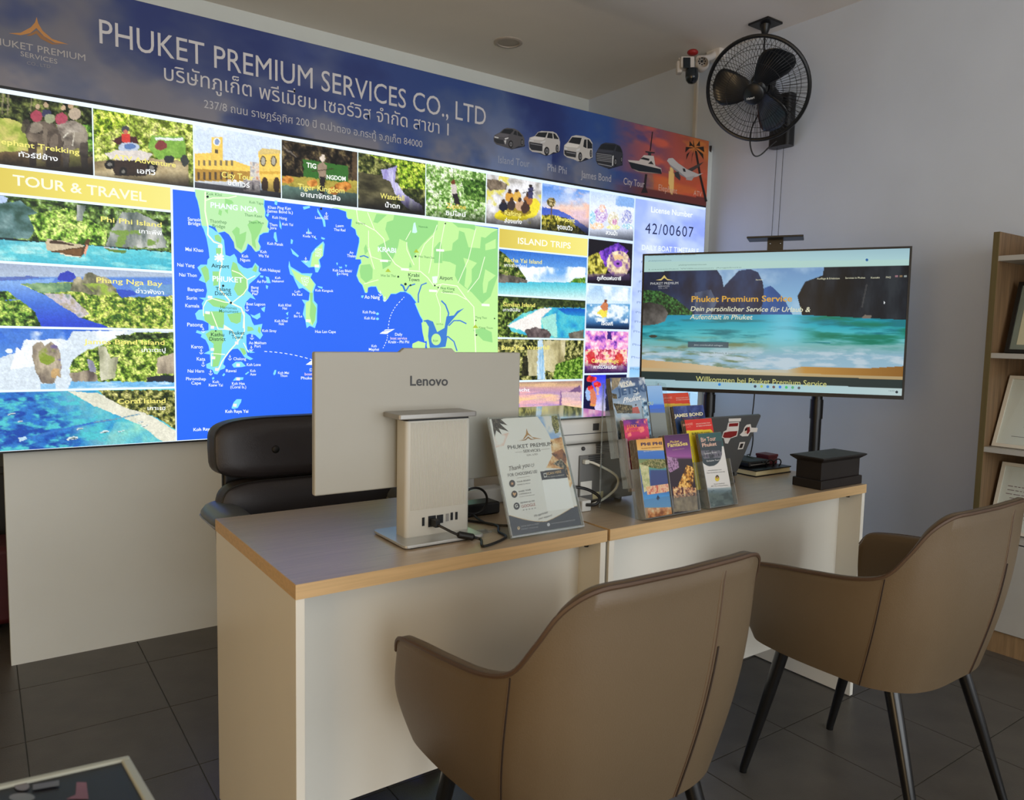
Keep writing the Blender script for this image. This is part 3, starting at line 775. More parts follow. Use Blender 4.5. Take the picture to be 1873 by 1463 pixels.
fl = MB(); V = [(BX0+.008, BY0+.008, DZ+.088), (BX1-.008, BY0+.008, DZ+.088), (BX1-.008, BY1-.008, DZ+.088), (BX0+.008, BY1-.008, DZ+.088)]
V += [(BX0-.008, BY0-.008, DZ+.101), (BX1+.008, BY0-.008, DZ+.101), (BX1+.008, BY1+.008, DZ+.101), (BX0-.008, BY1+.008, DZ+.101)]
V += [(p[0], p[1], DZ+.105) for p in V[4:]]
fl.add(V, [(3, 2, 1, 0), (0, 1, 5, 4), (1, 2, 6, 5), (2, 3, 7, 6), (3, 0, 4, 7), (4, 5, 9, 8), (5, 6, 10, 9), (6, 7, 11, 10), (7, 4, 8, 11), (8, 9, 10, 11)])
fl.build('lid', 'black_box', bb)
MB().box(BX0-.004, BX1+.004, BY0-.004, BY1+.004, DZ+.105, DZ+.1062).build('lid_inlay', 'black_box_top', bb)

# ------------------------------------------------------------------ shelf unit on the right
su = empty('shelf_unit', (3.54, .8, 0), 'tall wooden shelf unit with white shelves at the right wall', 'shelf unit')
SX0, SX1, SY1, SY0, SZ = 3.322, 3.742, 1.400, .32, 1.690
MB().box(SX0+.004, SX1, SY1-.022, SY1, 0, SZ).build('side_panel', 'shelf_wood', su)
MB().box(SX0, SX0+.004, SY1-.022, SY1, 0, SZ).build('edge_band', 'shelf_wood_edge', su)
MB().box(SX0+.004, SX1, SY0, SY0+.022, 0, SZ).build('side_panel', 'shelf_wood', su)
MB().box(SX1-.012, SX1-.002, SY0+.022, SY1-.022, .1, SZ).build('back_panel', 'shelf_wood', su)
for z in (1.593, 1.208, .828): MB().box(SX0+.004, SX1-.012, SY0+.022, SY1-.022, z-.018, z+.002).build('shelf_board', 'shelf_white', su)
MB().box(SX0+.004, SX1-.012, SY0+.022, SY1-.022, .46, .48).build('shelf_board', 'shelf_white', su)
for k in range(2):
    y1 = SY1-.024-k*.52; dr = MB().box(SX0+.001, SX0+.019, y1-.512, y1, .092, .455).build('door', 'shelf_white', su, bevel=.002)
    MB().cyl((SX0, y1-.47, .30), (SX0-.02, y1-.47, .30), .006).build('handle', 'chrome', dr)
MB().box(SX0+.012, SX0+.03, SY0+.022, SY1-.022, 0, .088).build('plinth', 'plinth_wood', su)
def certificate(zb, y1, y0, h_, lean, mats, label, deco):
    # frame leaning against the back of the shelf
    xb = SX0+.06 if h_ < .305 else SX0+.05
    root = empty('picture_frame', (xb+.03, (y0+y1)/2, zb), label, 'picture frame', 'framed certificates on the shelf unit')
    U = np.array((0, -1., 0)); V = np.array((lean, 0, math.sqrt(1-lean*lean))); O = np.array((xb, y1, zb+.0015)); w_ = y1-y0
    N = np.cross(U, V)
    def slab(a0, a1, b0, b1, d0, d1, name, mat, par):
        return MB().prism([(a0, b0), (a1, b0), (a1, b1), (a0, b1)], O, U, V, N, d0, d1).build(name, mat, par)
    slab(0, w_, 0, h_, -.014, -.004, 'backing', mats[0], root)
    t = .014
    for a0, a1, b0, b1 in ((0, w_, 0, t), (0, w_, h_-t, h_), (0, t, t, h_-t), (w_-t, w_, t, h_-t)): slab(a0, a1, b0, b1, -.004, .006, 'frame_rail', mats[0], root)
    if mats[1]:
        slab(t, w_-t, t, h_-t, -.004, -.002, 'mount', mats[1], root)
        t2 = t+.022
    else: t2 = t
    slab(t2, w_-t2, t2, h_-t2, -.002, -.0008, 'certificate_sheet', mats[2], root)
    P = Plane(O, U, V)
    deco(root, P, w_, h_, t2)
    slab(t, w_-t, t, h_-t, .001, .0015, 'glass_pane', 'acrylic', root)
def deco_lines(cols, n, x0, head):
    def f(root, P, w_, h_, t):
        V = []; F = []; C = []; rs = random.Random(n)
        def q(a0, a1, b0, b1, c):
            k = len(V); V.extend([P.pt(a0, b0, 0), P.pt(a1, b0, 0), P.pt(a1, b1, 0), P.pt(a0, b1, 0)]); F.append((k, k+1, k+2, k+3)); C.extend([c]*4)
        for i in range(n):
            b = h_*(.22+.5*i/n); a = t+.02+rs.random()*.02
            while a < w_-t-.03:
                l_ = .006+rs.random()*.022; q(a, min(a+l_, w_-t-.02), b, b+.0028, cols); a += l_+.005
        if head: q(w_*.35, w_*.65, h_*.80, h_*.815, cols)
        o = mesh_obj('lettering', V, F, 'print_paper', root, cols=np.array(C, float))
    return f
def deco_center(root, P, w_, h_, t):
    V = []; F = []; C = []
    def q(a0, a1, b0, b1, c):
        k = len(V); V.extend([P.pt(a0, b0, 0), P.pt(a1, b0, 0), P.pt(a1, b1, 0), P.pt(a0, b1, 0)]); F.append((k, k+1, k+2, k+3)); C.extend([c]*4)
    g = (110, 106, 104)
    q(.06, .30, h_*.16, h_*.167, g); q(w_*.4, w_*.6, h_*.84, h_*.855, (150, 120, 90))
    for k in range(5): q(w_*.25, w_*.75, h_*(.30+.03*k), h_*(.304+.03*k), g)
    for k in range(24):
        a = 2*math.pi*k/24; q(w_*.45+.05*math.cos(a)-.002, w_*.45+.05*math.cos(a)+.002, h_*.58+.05*math.sin(a)-.002, h_*.58+.05*math.sin(a)+.002, (130, 126, 124))
    mesh_obj('lettering', V, F, 'print_paper', root, cols=np.array(C, float))
certificate(1.210, 1.352, 1.0, .30, .30, ('frame_black', 'mat_green', 'paper_cream'), 'black framed cream certificate on the upper shelf', deco_lines((70, 62, 44), 9, 0, True))
certificate(.830, 1.368, .99, .31, .40, ('frame_white', None, 'paper_white'), 'white framed certificate with a seal on the middle shelf', deco_center)
certificate(.482, 1.362, .96, .29, .32, ('frame_white', None, 'paper_white'), 'white framed printed sheet on the lowest open shelf', deco_lines((120, 84, 96), 9, 0, True))
# ------------------------------------------------------------------ the light box sign
YS = 3.165
SP = Plane((0, YS, 0), (1, 0, 0), (0, 0, 1))
sign = empty('light_box_sign', (1.9, 3.19, .79), 'wide glowing sign with tour pictures and island map on the partition', 'sign')
SX_L, SX_R = .014, 3.655
MB().box(SX_L, SX_R, YS, 3.214, .790, 2.432).build('housing', 'sign_body', sign)
# glowing white ground of the lit part, a thin diffuser sheet
raster('diffuser', SP, SX_L+.003, SX_R-.003, .797, 2.036, .3, lambda c: c.grad(c.all, [(0, (226, 240, 252)), (.5, (228, 246, 252)), (1, (196, 216, 252))], 'X'), 'print_lit', sign, off=.0008)
K1 = (0, 0, .25093); K2 = (460, 30, .25093); K3 = (860, 180, .25093)
KE = (0, 150, .18153); KP = (0, 320, .18153); KJ = (0, 560, .19144); KR = (890, 320, .30086); KM = (310, 340, .1777); KM2 = (310, 570, .1777); KK = (600, 370, .19141); KY = (880, 640, .16017)
YEL, WHT = (236, 226, 120), (246, 250, 250)

# ---- printed header banner (not lit)
def banner(c):
    c.grad(c.all, [(0, (92, 94, 106)), (300, (78, 82, 112)), (560, (44, 62, 124)), (900, (34, 66, 132)), (1120, (40, 76, 146)), (1180, (92, 70, 116)), (1235, (176, 84, 76)), (1300, (196, 100, 62))], 'X')
    t = np.clip((c.Y-np.interp(c.X, [0, 1300], [0, 260]))/150, 0, 1)
    c.fill(t*.35*(c.X < 1080), (72, 104, 172))
    c.cloud(np.clip((1160-c.X)/90, 0, 1)*(.35+.65*t), (132, 130, 140), 2.6, 3, .44, .66, 4.0)
    c.cloud(np.clip((1100-c.X)/90, 0, 1), (24, 44, 110), 2.2, 11, .5, .7, 3.4)
    c.cloud((c.X < 420).astype(float)*np.clip((420-c.X)/300, 0, 1), (112, 110, 120), 2.2, 5, .35, .6)
    c.cloud((c.X > 860)*(c.X < 1010)*t, (120, 140, 185), 4, 6, .40, .6)
    rp = np.clip((c.X-1110)/110, 0, 1)
    c.cloud(rp, (214, 96, 72), 3, 8, .5, .62, 9)
    c.cloud(np.clip((c.X-1150)/80, 0, 1), (232, 150, 60), 2, 9, .5, .66, 7)
    yb = np.interp(c.X, [1100, 1300], [340, 372])
    c.fill((c.X > 1120)*(c.Y > yb-8)*np.clip((c.X-1120)/60, 0, 1), (104, 48, 46), .9)
    c.fill((c.X > 1195)*(c.Y > yb-42)*(c.Y < yb-8)*.5, (214, 84, 46))
    sx = c.E(1228, 330, 5, 26); c.fill(sx, (250, 214, 130), .9)
bn = raster('header_banner', SP, SX_L, SX_R, 2.046, 2.431, .0075, banner, 'print_banner', sign, off=.001, crop=(0, 0, 1))
bn['label'] = 'printed dark blue header banner with the company name'
GL = (206, 204, 206)
lettering('lettering', SP, [
    ('PHUKET PREMIUM SERVICES CO., LTD', (182, 79), (888, 230), 37, GL, {'bold': 0}),
    ('บริษัทภูเก็ต พรีเมี่ยม เซอร์วิส จำกัด สาขา 1', (300, 146), (820, 248), 24, GL, {'bold': 0}),
    ('237/8 ถนน ราษฎร์อุทิศ 200 ปี ต.ป่าตอง อ.กระทู้ จ.ภูเก็ต 84000', (373, 197), (772, 270), 13, (190, 190, 196)),
    ('Island Tour', (911, 298), (968, 306), 13, (168, 176, 196)), ('Phi Phi', (1001, 312), (1036, 319), 13, (180, 184, 200)),
    ('James Bond', (1062, 325), (1117, 333), 13, (186, 186, 196)), ('City Tour', (1140, 337), (1178, 343), 12, (206, 190, 186)),
    ('Elephant', (1204, 348), (1238, 355), 11, (226, 180, 160)), ('ATV', (1268, 357), (1283, 360), 9, (236, 190, 170)),
    ], 'print_banner', bn, off=.0022, crop=None)
GO = (190, 132, 66); GO2 = (150, 104, 58); LG = (176, 172, 170)
vector('emblem', SP, [
    (GO, [(62, 243), (150, 240), (225, 200), (255, 165), (267, 125), (278, 170), (310, 225), (380, 285), (500, 325), (400, 312), (320, 265), (265, 205), (220, 243), (150, 258)]),
    (GO2, [(190, 262), (235, 240), (268, 222), (310, 262), (390, 315), (460, 322), (380, 325), (300, 285), (265, 246), (225, 262)])], 'print_banner', bn, off=.0016, crop=K1)
lettering('emblem_lettering', SP, [('PHUKET PREMIUM', (-95, 312), (622, 446), 48, LG), ('SERVICES', (150, 408), (418, 468), 34, LG), ('CO., LTD', (196, 470), (368, 498), 22, (140, 138, 142))], 'print_banner', bn, off=.0022, crop=K1)
TY, GLS, TRM = (14, 14, 16), (22, 26, 32), (150, 150, 154)
def vehicle(shadow, body, out, hood, screen, side, grille, lamps, wheels, pillar=None, bars=()):
    sh = [((22, 28, 48), shadow), (body, out), (tuple(min(255, int(v*1.12)+8) for v in body), hood), (GLS, screen), (GLS, side), ((40, 42, 48), grille)]
    sh += [(TRM, q) for q in bars]+[((214, 214, 214), q) for q in lamps]
    for cx, cy, rx, ry in wheels: sh += [(TY, ell(cx, cy, rx, ry, 16)), ((120, 120, 124), ell(cx+1, cy, rx*.6, ry*.62, 14)), ((50, 50, 54), ell(cx+1, cy, rx*.25, ry*.25, 8))]
    if pillar: sh.append((body, pillar))
    vector('vehicle_picture', SP, sh, 'print_banner', bn, off=.0016, crop=K3, d=.00006)
vehicle([(175, 320), (300, 372), (395, 352), (400, 338), (300, 345)], (84, 82, 86), [(168, 290), (176, 268), (212, 250), (240, 224), (268, 214), (318, 220), (352, 236), (382, 268), (394, 292), (396, 335), (386, 350), (352, 348), (318, 366), (285, 366), (240, 352), (190, 336), (172, 316)],
        [(180, 268), (215, 253), (285, 264), (270, 282), (200, 280)], [(222, 250), (248, 224), (305, 224), (316, 234), (290, 261)], [(312, 262), (324, 236), (350, 244), (380, 274), (375, 280)], [(172, 292), (240, 304), (246, 336), (192, 326), (176, 312)], [[(176, 276), (206, 284), (204, 292), (176, 286)], [(250, 290), (278, 284), (276, 294), (252, 302)], [(244, 308), (262, 304), (256, 336)]], [(294, 334, 17, 28), (376, 320, 9, 24)], [(336, 238), (342, 240), (346, 276), (340, 276)])
vehicle([(430, 375), (550, 420), (650, 392), (655, 375), (550, 390)], (196, 192, 188), [(424, 316), (432, 286), (470, 274), (492, 246), (520, 238), (600, 242), (628, 256), (646, 288), (654, 320), (650, 380), (634, 396), (606, 392), (576, 412), (540, 412), (512, 398), (452, 390), (430, 372)],
        [(436, 288), (472, 277), (545, 288), (530, 304), (446, 300)], [(472, 276), (496, 248), (562, 248), (546, 286)], [(558, 288), (568, 250), (616, 258), (642, 292), (640, 298)], [(428, 316), (526, 332), (524, 386), (446, 376), (430, 356)], [[(430, 300), (462, 306), (460, 316), (430, 310)], [(510, 318), (548, 306), (544, 320), (512, 330)], [(528, 350), (544, 344), (534, 384)]], [(556, 384, 19, 31), (632, 366, 11, 30)], [(596, 250), (602, 252), (608, 296), (600, 296)], [stroke(2, (436, 330), (520, 344))])
vehicle([(690, 420), (800, 465), (890, 436), (892, 420), (790, 440)], (198, 194, 188), [(680, 388), (684, 342), (712, 316), (738, 276), (770, 268), (830, 276), (872, 296), (890, 326), (890, 430), (866, 442), (838, 432), (812, 456), (782, 458), (752, 444), (704, 430), (682, 412)],
        [(690, 340), (716, 322), (796, 340), (780, 360), (696, 352)], [(714, 322), (742, 282), (812, 288), (798, 336)], [(822, 352), (830, 300), (862, 300), (888, 334), (888, 366), (850, 366)], [(684, 376), (772, 392), (768, 432), (700, 420), (686, 406)], [[(684, 358), (706, 364), (706, 376), (684, 370)], [(772, 372), (800, 362), (796, 380), (774, 388)], [(776, 396), (788, 392), (780, 430)]], [(800, 424, 14, 32), (878, 402, 8, 28)], [(846, 302), (852, 302), (852, 366), (846, 366)], [stroke(2.5, (700, 392), (766, 404))])
vehicle([(925, 470), (1010, 516), (1110, 488), (1110, 470), (1000, 490)], (48, 50, 60), [(914, 400), (932, 366), (952, 336), (984, 322), (1050, 328), (1090, 346), (1106, 376), (1112, 410), (1108, 476), (1086, 490), (1056, 488), (1034, 506), (990, 508), (930, 484), (916, 456)],
        [(930, 372), (1044, 384), (1034, 396), (926, 388)], [(938, 366), (962, 332), (1062, 338), (1046, 380)], [(1058, 384), (1068, 342), (1092, 354), (1108, 396)], [(918, 396), (1034, 410), (1030, 492), (930, 472), (918, 450)], [[(1034, 420), (1044, 416), (1040, 490), (1032, 492)]], [(1056, 462, 12, 30), (1100, 446, 7, 24)], None, [stroke(2.2, (920, 402+k*12), (1030, 416+k*12)) for k in range(5)]+[stroke(3, (930, 476), (1030, 496))])
KB = (1060, 180, .15038)
vector('yacht_picture', SP, [((32, 20, 24), [(795, 920), (822, 922), (805, 1080), (830, 1150), (745, 1150), (775, 1080)]), ((36, 24, 28), [(880, 405), (892, 405), (864, 640), (850, 640)]), ((38, 40, 44), [(800, 640), (915, 655), (910, 668), (870, 668), (868, 700), (830, 690), (832, 664), (798, 656)]),
       ((206, 196, 190), [(585, 750), (720, 760), (780, 690), (900, 700), (920, 820), (990, 850), (995, 900), (620, 800)]), ((36, 38, 42), [(735, 735), (770, 715), (850, 735), (840, 760)]), ((40, 36, 38), [(830, 795), (870, 760), (900, 805)]),
       ((22, 30, 40), [(595, 770), (985, 860), (998, 920), (900, 915), (700, 885), (630, 850)]), ((176, 160, 150), [(640, 855), (720, 885), (900, 905), (990, 915), (900, 912), (700, 890)])], 'print_banner', bn, off=.0016, crop=KB, d=.00006)
fr_ = []
for k in range(9):
    a = math.radians(-100+k*42); fr_.append(((34, 24, 22), [(1400, 600), (1400+150*math.cos(a)*.75, 590+140*math.sin(a)*.9+30), (1400+160*math.cos(a)*.75, 640+140*math.sin(a)*.9+50), (1390+60*math.cos(a), 625+60*math.sin(a))]))
vector('palm_picture', SP, fr_+[((30, 20, 18), [(1400, 640), (1425, 640), (1480, 950), (1552, 1250), (1525, 1260), (1455, 960)]), ((34, 24, 22), [(1575, 575), (1610, 575), (1600, 660), (1575, 640)])], 'print_banner', bn, off=.0014, crop=KB, d=.00004)
vector('aeroplane_picture', SP, [((70, 60, 58), [(1300, 870), (1420, 810), (1510, 770), (1440, 840), (1330, 910)]), ((196, 192, 190), [(1060, 760), (1080, 730), (1130, 725), (1200, 790), (1300, 860), (1440, 920), (1500, 910), (1430, 950), (1310, 980), (1230, 930), (1110, 820)]),
       ((150, 148, 150), [(1080, 790), (1200, 880), (1310, 975), (1230, 935), (1110, 835)]), ((40, 40, 44), [(1250, 850), (1280, 855), (1290, 895), (1260, 890)]), ((60, 56, 58), [(1150, 900), (1200, 890), (1225, 960), (1220, 1000), (1200, 985), (1160, 950)]), ((176, 170, 168), [(1300, 960), (1400, 940), (1360, 1000), (1290, 990)])], 'print_banner', bn, off=.0020, crop=KB, d=.00006)

# ---- lit pictures
def pic(col, a0, a1, b0, b1, paint, crop, texts, label, step=None, textcrop=None):
    d = 2.4+.55*(a0-.2); st = step or 1.55*d/FPX
    o = raster('picture_panel', SP, a0, a1, b0, b1, st, paint, 'print_lit', sign, crop=crop, jit=2.2/crop[2]*(.7 if a0 > 1.9 else 1))
    o['label'] = label
    if texts: lettering('lettering', SP, texts, 'print_lit', o, crop=textcrop or crop)
    return o
R1 = (1.784, 2.021)
CX = [.016, .362, .366, .704, .708, 1.045, 1.049, 1.382, 1.386, 1.719, 1.723, 2.053, 2.058, 2.394, 2.399, 2.720, 2.726, 3.052]
def p_elephant(c):
    c.leaf(c.all, 1, 34, ((14, 20, 12), (34, 42, 24), (66, 74, 40), (110, 118, 62)))
    for x, w in ((30, 18), (85, 18), (320, 10)): c.fill(c.P((x, 60), (x+w, 60), (x+w-20, 330), (x-20, 330)), (150, 140, 112), .7)
    c.tex(c.P((-200, 350), (100, 370), (250, 430), (300, 800), (-200, 800)), ((120, 140, 50), (170, 178, 84), (206, 190, 116)), 30, 2)
    c.leaf(c.P((820, 430), (930, 430), (940, 700), (860, 700)), 3, 40, ((30, 60, 20), (90, 140, 50), (160, 190, 90)))
    c.tex(c.P((-200, 720), (350, 690), (950, 760), (960, 950), (-200, 950)), ((64, 52, 40), (112, 92, 64), (150, 128, 86)), 30, 4)
    g = ((70, 64, 58), (126, 116, 104), (160, 150, 134))
    c.tex(c.E(720, 560, 165, 170), g, 26, 5); c.tex(c.P((610, 640), (700, 640), (690, 860), (640, 860)), g, 26, 6); c.tex(c.P((800, 620), (890, 600), (885, 880), (820, 860)), ((60, 54, 50), (110, 100, 88)), 26, 6)
    c.tex(c.E(430, 520, 165, 130), ((64, 56, 50), (108, 96, 84), (146, 132, 112)), 26, 7); c.fill(c.E(360, 460, 75, 55), (160, 150, 132), .6); c.fill(c.E(260, 450, 45, 75), (70, 62, 58), .8)
    c.fill(c.P((280, 600), (380, 600), (360, 850), (300, 850)), (72, 62, 54)); c.fill(c.P((430, 620), (640, 600), (600, 860), (470, 860)), (66, 58, 52), .9)
    c.tex(c.P((372, 660), (440, 640), (455, 850), (365, 850)), ((120, 116, 60), (170, 156, 96), (196, 178, 120)), 40, 4); c.tex(c.P((700, 700), (790, 670), (815, 850), (700, 860)), ((130, 130, 66), (176, 166, 100)), 40, 4)
    c.fill(c.P((430, 480), (480, 470), (470, 640), (450, 800), (425, 800), (440, 640)), (120, 108, 94)); c.fill(c.E(560, 600, 60, 95, 12), (84, 74, 66)); c.fill(c.E(545, 600, 42, 76, 12), (112, 100, 88)); c.fill(c.E(392, 520, 9, 7), (30, 26, 24)); c.fill(c.L(7, (640, 560), (740, 450)), (206, 200, 184)); c.fill(c.L(6, (760, 440), (730, 640)), (196, 190, 174)); c.fill(c.E(790, 520, 60, 90), (168, 158, 140), .5)
    for x, y, s, cl in ((380, 250, 26, (196, 170, 140)), (460, 235, 26, (186, 160, 130)), (635, 262, 26, (200, 172, 140)), (715, 240, 28, (190, 160, 130)), (370, 345, 60, (170, 70, 90)), (470, 320, 46, (60, 60, 90)), (615, 370, 62, (176, 74, 96)), (750, 320, 62, (190, 170, 150)), (500, 370, 50, (160, 165, 130))):
        c.fill(c.E(x, y, s, s*.95), cl, .92)
    c.tex(c.P((560, 430), (780, 400), (830, 500), (640, 520)), ((110, 100, 90), (190, 180, 165)), 60, 8)
    c.foot(690, 900)
pass
pic(0, CX[0], CX[1], *R1, p_elephant, KE, [('Elephant Trekking', (-75, 612), (800, 735), 52, YEL, {'bold': .012}), ('ทัวร์ขี่ช้าง', (188, 750), (582, 800), 46, WHT, {'bold': .012})], 'elephant trekking picture')
def p_atv(c):
    c.leaf(c.all, 2, 34, ((84, 100, 30), (140, 160, 60), (186, 198, 96), (214, 216, 130)))
    c.leaf(c.P((950, 240), (1250, 270), (1300, 420), (950, 560)), 5, 42, ((60, 84, 20), (120, 150, 40), (190, 206, 70), (220, 228, 110)))
    c.tex(c.P((940, 800), (1400, 760), (1900, 800), (1900, 1060), (940, 1060)), ((120, 104, 76), (168, 150, 112), (206, 190, 150)), 26, 3)
    c.fill(c.P((1480, 660), (1530, 540), (1850, 550), (1870, 640), (1873, 760), (1600, 780)), (120, 170, 70), .85); c.fill(c.P((1560, 560), (1840, 565), (1845, 590), (1560, 585)), (220, 226, 220)); c.fill(c.E(1620, 640, 60, 50), (130, 50, 60), .9); c.fill(c.E(1700, 780, 50, 45), (50, 54, 56)); c.fill(c.E(1860, 790, 40, 60), (60, 64, 62))
    c.fill(c.P((1130, 590), (1230, 540), (1370, 550), (1400, 620), (1330, 640), (1200, 640)), (72, 40, 44)); c.fill(c.P((1225, 520), (1320, 520), (1310, 610), (1230, 610)), (206, 66, 58)); c.fill(c.E(1262, 480, 38, 38), (70, 72, 78)); c.fill(c.E(1266, 505, 24, 18), (190, 110, 90))
    c.fill(c.E(1300, 660, 110, 50), (184, 196, 214)); c.fill(c.E(1310, 650, 60, 28), (90, 120, 170))
    c.fill(c.P((1060, 720), (1180, 690), (1420, 690), (1540, 730), (1490, 790), (1300, 800), (1100, 770)), (214, 206, 198)); c.fill(c.P((1120, 790), (1500, 790), (1560, 900), (1450, 950), (1150, 940)), (56, 46, 42))
    for x, y, r in ((1105, 830, 48), (1530, 860, 52), (1240, 900, 40)): c.fill(c.E(x, y, r, r*1.1), (34, 34, 36)); c.fill(c.E(x, y, r*.45), (120, 118, 112))
    c.foot(900, 1050, a=.8)
pic(1, CX[2], CX[3], *R1, p_atv, KE, [('ATV Adventure', (1140, 780), (1770, 862), 50, YEL, {'bold': .012}), ('เอทีวี', (1380, 918), (1562, 940), 46, WHT, {'bold': .014})], 'quad bike picture')
def p_city(c):
    c.j = 0
    c.grad(c.all, [(190, (150, 180, 222)), (420, (206, 220, 236))])
    c.cloud(c.all, (236, 242, 248), 9, 3, .5, .7)
    y1, y2, y3 = (236, 200, 96), (214, 170, 70), (176, 136, 62)
    X = lambda q: q-1833
    def P(*q): return c.P(*[(X(a), b-120) for a, b in q])      # K1 frame -> K2 frame
    c.fill(P((1540, 1000), (1620, 1000), (1625, 1170), (1700, 1170), (1870, 1230), (1990, 1240), (1990, 1330), (1420, 1320), (1420, 1120), (1540, 1115)), y1); c.fill(P((1420, 1230), (1990, 1260), (1990, 1320), (1420, 1320)), y3)
    for k in range(7):
        x = 1440+k*40; c.fill(P((x, 1170), (x+16, 1170), (x+16, 1210), (x, 1210)), (130, 116, 84)); c.fill(P((x, 1255), (x+18, 1255), (x+18, 1310), (x, 1310)), (90, 74, 56))
    c.fill(c.E(X(1580), 1035-120, 26, 30), (240, 240, 230)); c.fill(c.E(X(1580), 1035-120, 18, 22), (130, 150, 190)); c.fill(P((1565, 1090), (1590, 1090), (1590, 1120), (1565, 1120)), (90, 80, 64))
    c.tex(P((1820, 1180), (1960, 1200), (1960, 1330), (1820, 1320)), ((150, 150, 160), (220, 214, 200), (190, 120, 90)), 70, 5)
    c.fill(c.P((50, 990), (80, 965), (205, 980), (212, 1290), (80, 1270), (55, 1150)), y1); c.fill(c.P((48, 985), (80, 960), (212, 976), (212, 1000), (60, 1008)), (214, 190, 120)); c.fill(c.P((60, 1130), (212, 1130), (212, 1150), (60, 1150)), y2)
    for x, y in ((84, 1055), (160, 1055)): c.fill(c.E(x, y, 22, 38), (90, 80, 60)); c.fill(c.E(x, y, 14, 30), (176, 170, 150))
    for x in (96, 182): c.fill(c.E(x, 1230, 24, 60), (70, 52, 40))
    c.fill(c.P((-450, 1200), (215, 1285), (215, 1420), (-450, 1350)), (90, 90, 98)); c.tex(c.P((-60, 1180), (60, 1200), (60, 1290), (-60, 1270)), ((60, 60, 70), (170, 160, 160), (230, 226, 220)), 90, 6)
    c.foot(1180, 1340)
pic(2, CX[4], CX[5], *R1, p_city, K2, [('City Tour', (-220, 1172), (15, 1198), 40, YEL, {'bold': .012}), ('ซิตี้ทัวร์', (-176, 1228), (-15, 1250), 36, WHT, {'bold': .014})], 'old town street picture')
def p_tiger(c):
    c.leaf(c.all, 4, 30, ((14, 12, 10), (34, 28, 22), (60, 50, 36), (104, 90, 60)))
    c.fill(c.P((225, 940), (330, 1020), (325, 1028), (225, 955)), (150, 140, 130), .6); c.fill(c.P((730, 980), (765, 990), (770, 1250), (735, 1240)), (96, 76, 54), .7)
    c.tex(c.P((220, 1160), (770, 1200), (770, 1300), (220, 1260)), ((120, 110, 40), (176, 160, 70), (150, 140, 60)), 40, 2)
    c.fill(c.P((375, 1040), (705, 1095), (705, 1215), (380, 1170)), (52, 104, 42))
    c.tex(c.P((220, 1230), (770, 1290), (770, 1420), (220, 1350)), ((70, 96, 88), (110, 140, 128)), 26, 5)
    for x, y, a, b in ((262, 1190, 45, 30), (665, 1240, 60, 34), (440, 1215, 40, 24), (600, 1270, 40, 30)): c.tex(c.E(x, y, a, b), ((120, 70, 24), (206, 132, 56), (226, 170, 90)), 60, 6)
    c.fill(c.P((480, 1080), (520, 1060), (545, 1090), (540, 1180), (490, 1180)), (150, 130, 110)); c.fill(c.P((495, 1170), (535, 1170), (530, 1300), (500, 1300)), (36, 32, 34)); c.fill(c.E(515, 1035, 20, 26), (220, 206, 190)); c.fill(c.L(3, (440, 1130), (600, 1110)), (60, 46, 36))
    c.foot(1250, 1400)
pic(3, CX[6], CX[7], *R1, p_tiger, K2, [('TIG', (398, 1100), (470, 1112), 34, (236, 240, 230), {'bold': .03}), ('NGDOM', (545, 1186), (684, 1200), 30, (236, 240, 230), {'bold': .03}), ('Tiger Kingdom', (335, 1258), (675, 1290), 38, YEL, {'bold': .01}), ('อาณาจักรเสือ', (356, 1312), (645, 1345), 34, WHT, {'bold': .012})], 'tiger park picture')
def p_fall(c):
    c.leaf(c.all, 6, 30, ((30, 40, 20), (64, 72, 34), (108, 112, 58), (160, 160, 96)))
    c.leaf(c.P((860, 1010), (1270, 1080), (1270, 1260), (1080, 1250), (1060, 1090)), 7, 40, ((44, 70, 16), (96, 130, 30), (160, 186, 56), (200, 214, 90)))
    c.tex(c.P((780, 1130), (950, 1160), (1060, 1240), (1000, 1420), (780, 1400)), ((44, 42, 30), (90, 86, 60), (140, 132, 96)), 14, 8, 34)
    for pts in (((945, 1120), (1060, 1090), (1040, 1215), (960, 1180)), ((1010, 1200), (1060, 1215), (1120, 1300), (1240, 1380), (1250, 1435), (1130, 1400), (1040, 1290))):
        c.tex(c.P(*pts), ((110, 100, 170), (176, 170, 214), (232, 232, 246)), 60, 9, 12)
    c.foot(1290, 1420)
pic(4, CX[8], CX[9], *R1, p_fall, K2, [('Waterfall', (936, 1326), (1110, 1345), 38, YEL, {'bold': .01}), ('น้ำตก', (972, 1390), (1078, 1402), 32, WHT, {'bold': .014})], 'waterfall picture')
def p_zip(c):
    c.leaf(c.all, 8, 44, ((70, 110, 40), (120, 160, 80), (176, 206, 140), (226, 240, 206)))
    c.leaf(c.P((1520, 1180), (1710, 1200), (1710, 1360), (1560, 1330)), 3, 40, ((30, 60, 20), (70, 110, 40), (140, 176, 90)))
    c.fill(c.E(1470, 1210, 16, 18), (110, 60, 40)); c.fill(c.P((1452, 1225), (1490, 1225), (1500, 1290), (1460, 1300)), (206, 196, 190)); c.fill(c.P((1458, 1290), (1500, 1290), (1520, 1370), (1490, 1380)), (40, 36, 40))
    c.foot(1400, 1520, (20, 30, 16), .85)
pic(5, CX[10], CX[11], *R1, p_zip, K2, [('Zipline', (1418, 1396), (1560, 1408), 34, (236, 200, 90), {'bold': .008}), ('ซิปไลน์', (1412, 1448), (1560, 1462), 30, WHT, {'bold': .014})], 'zip line picture')
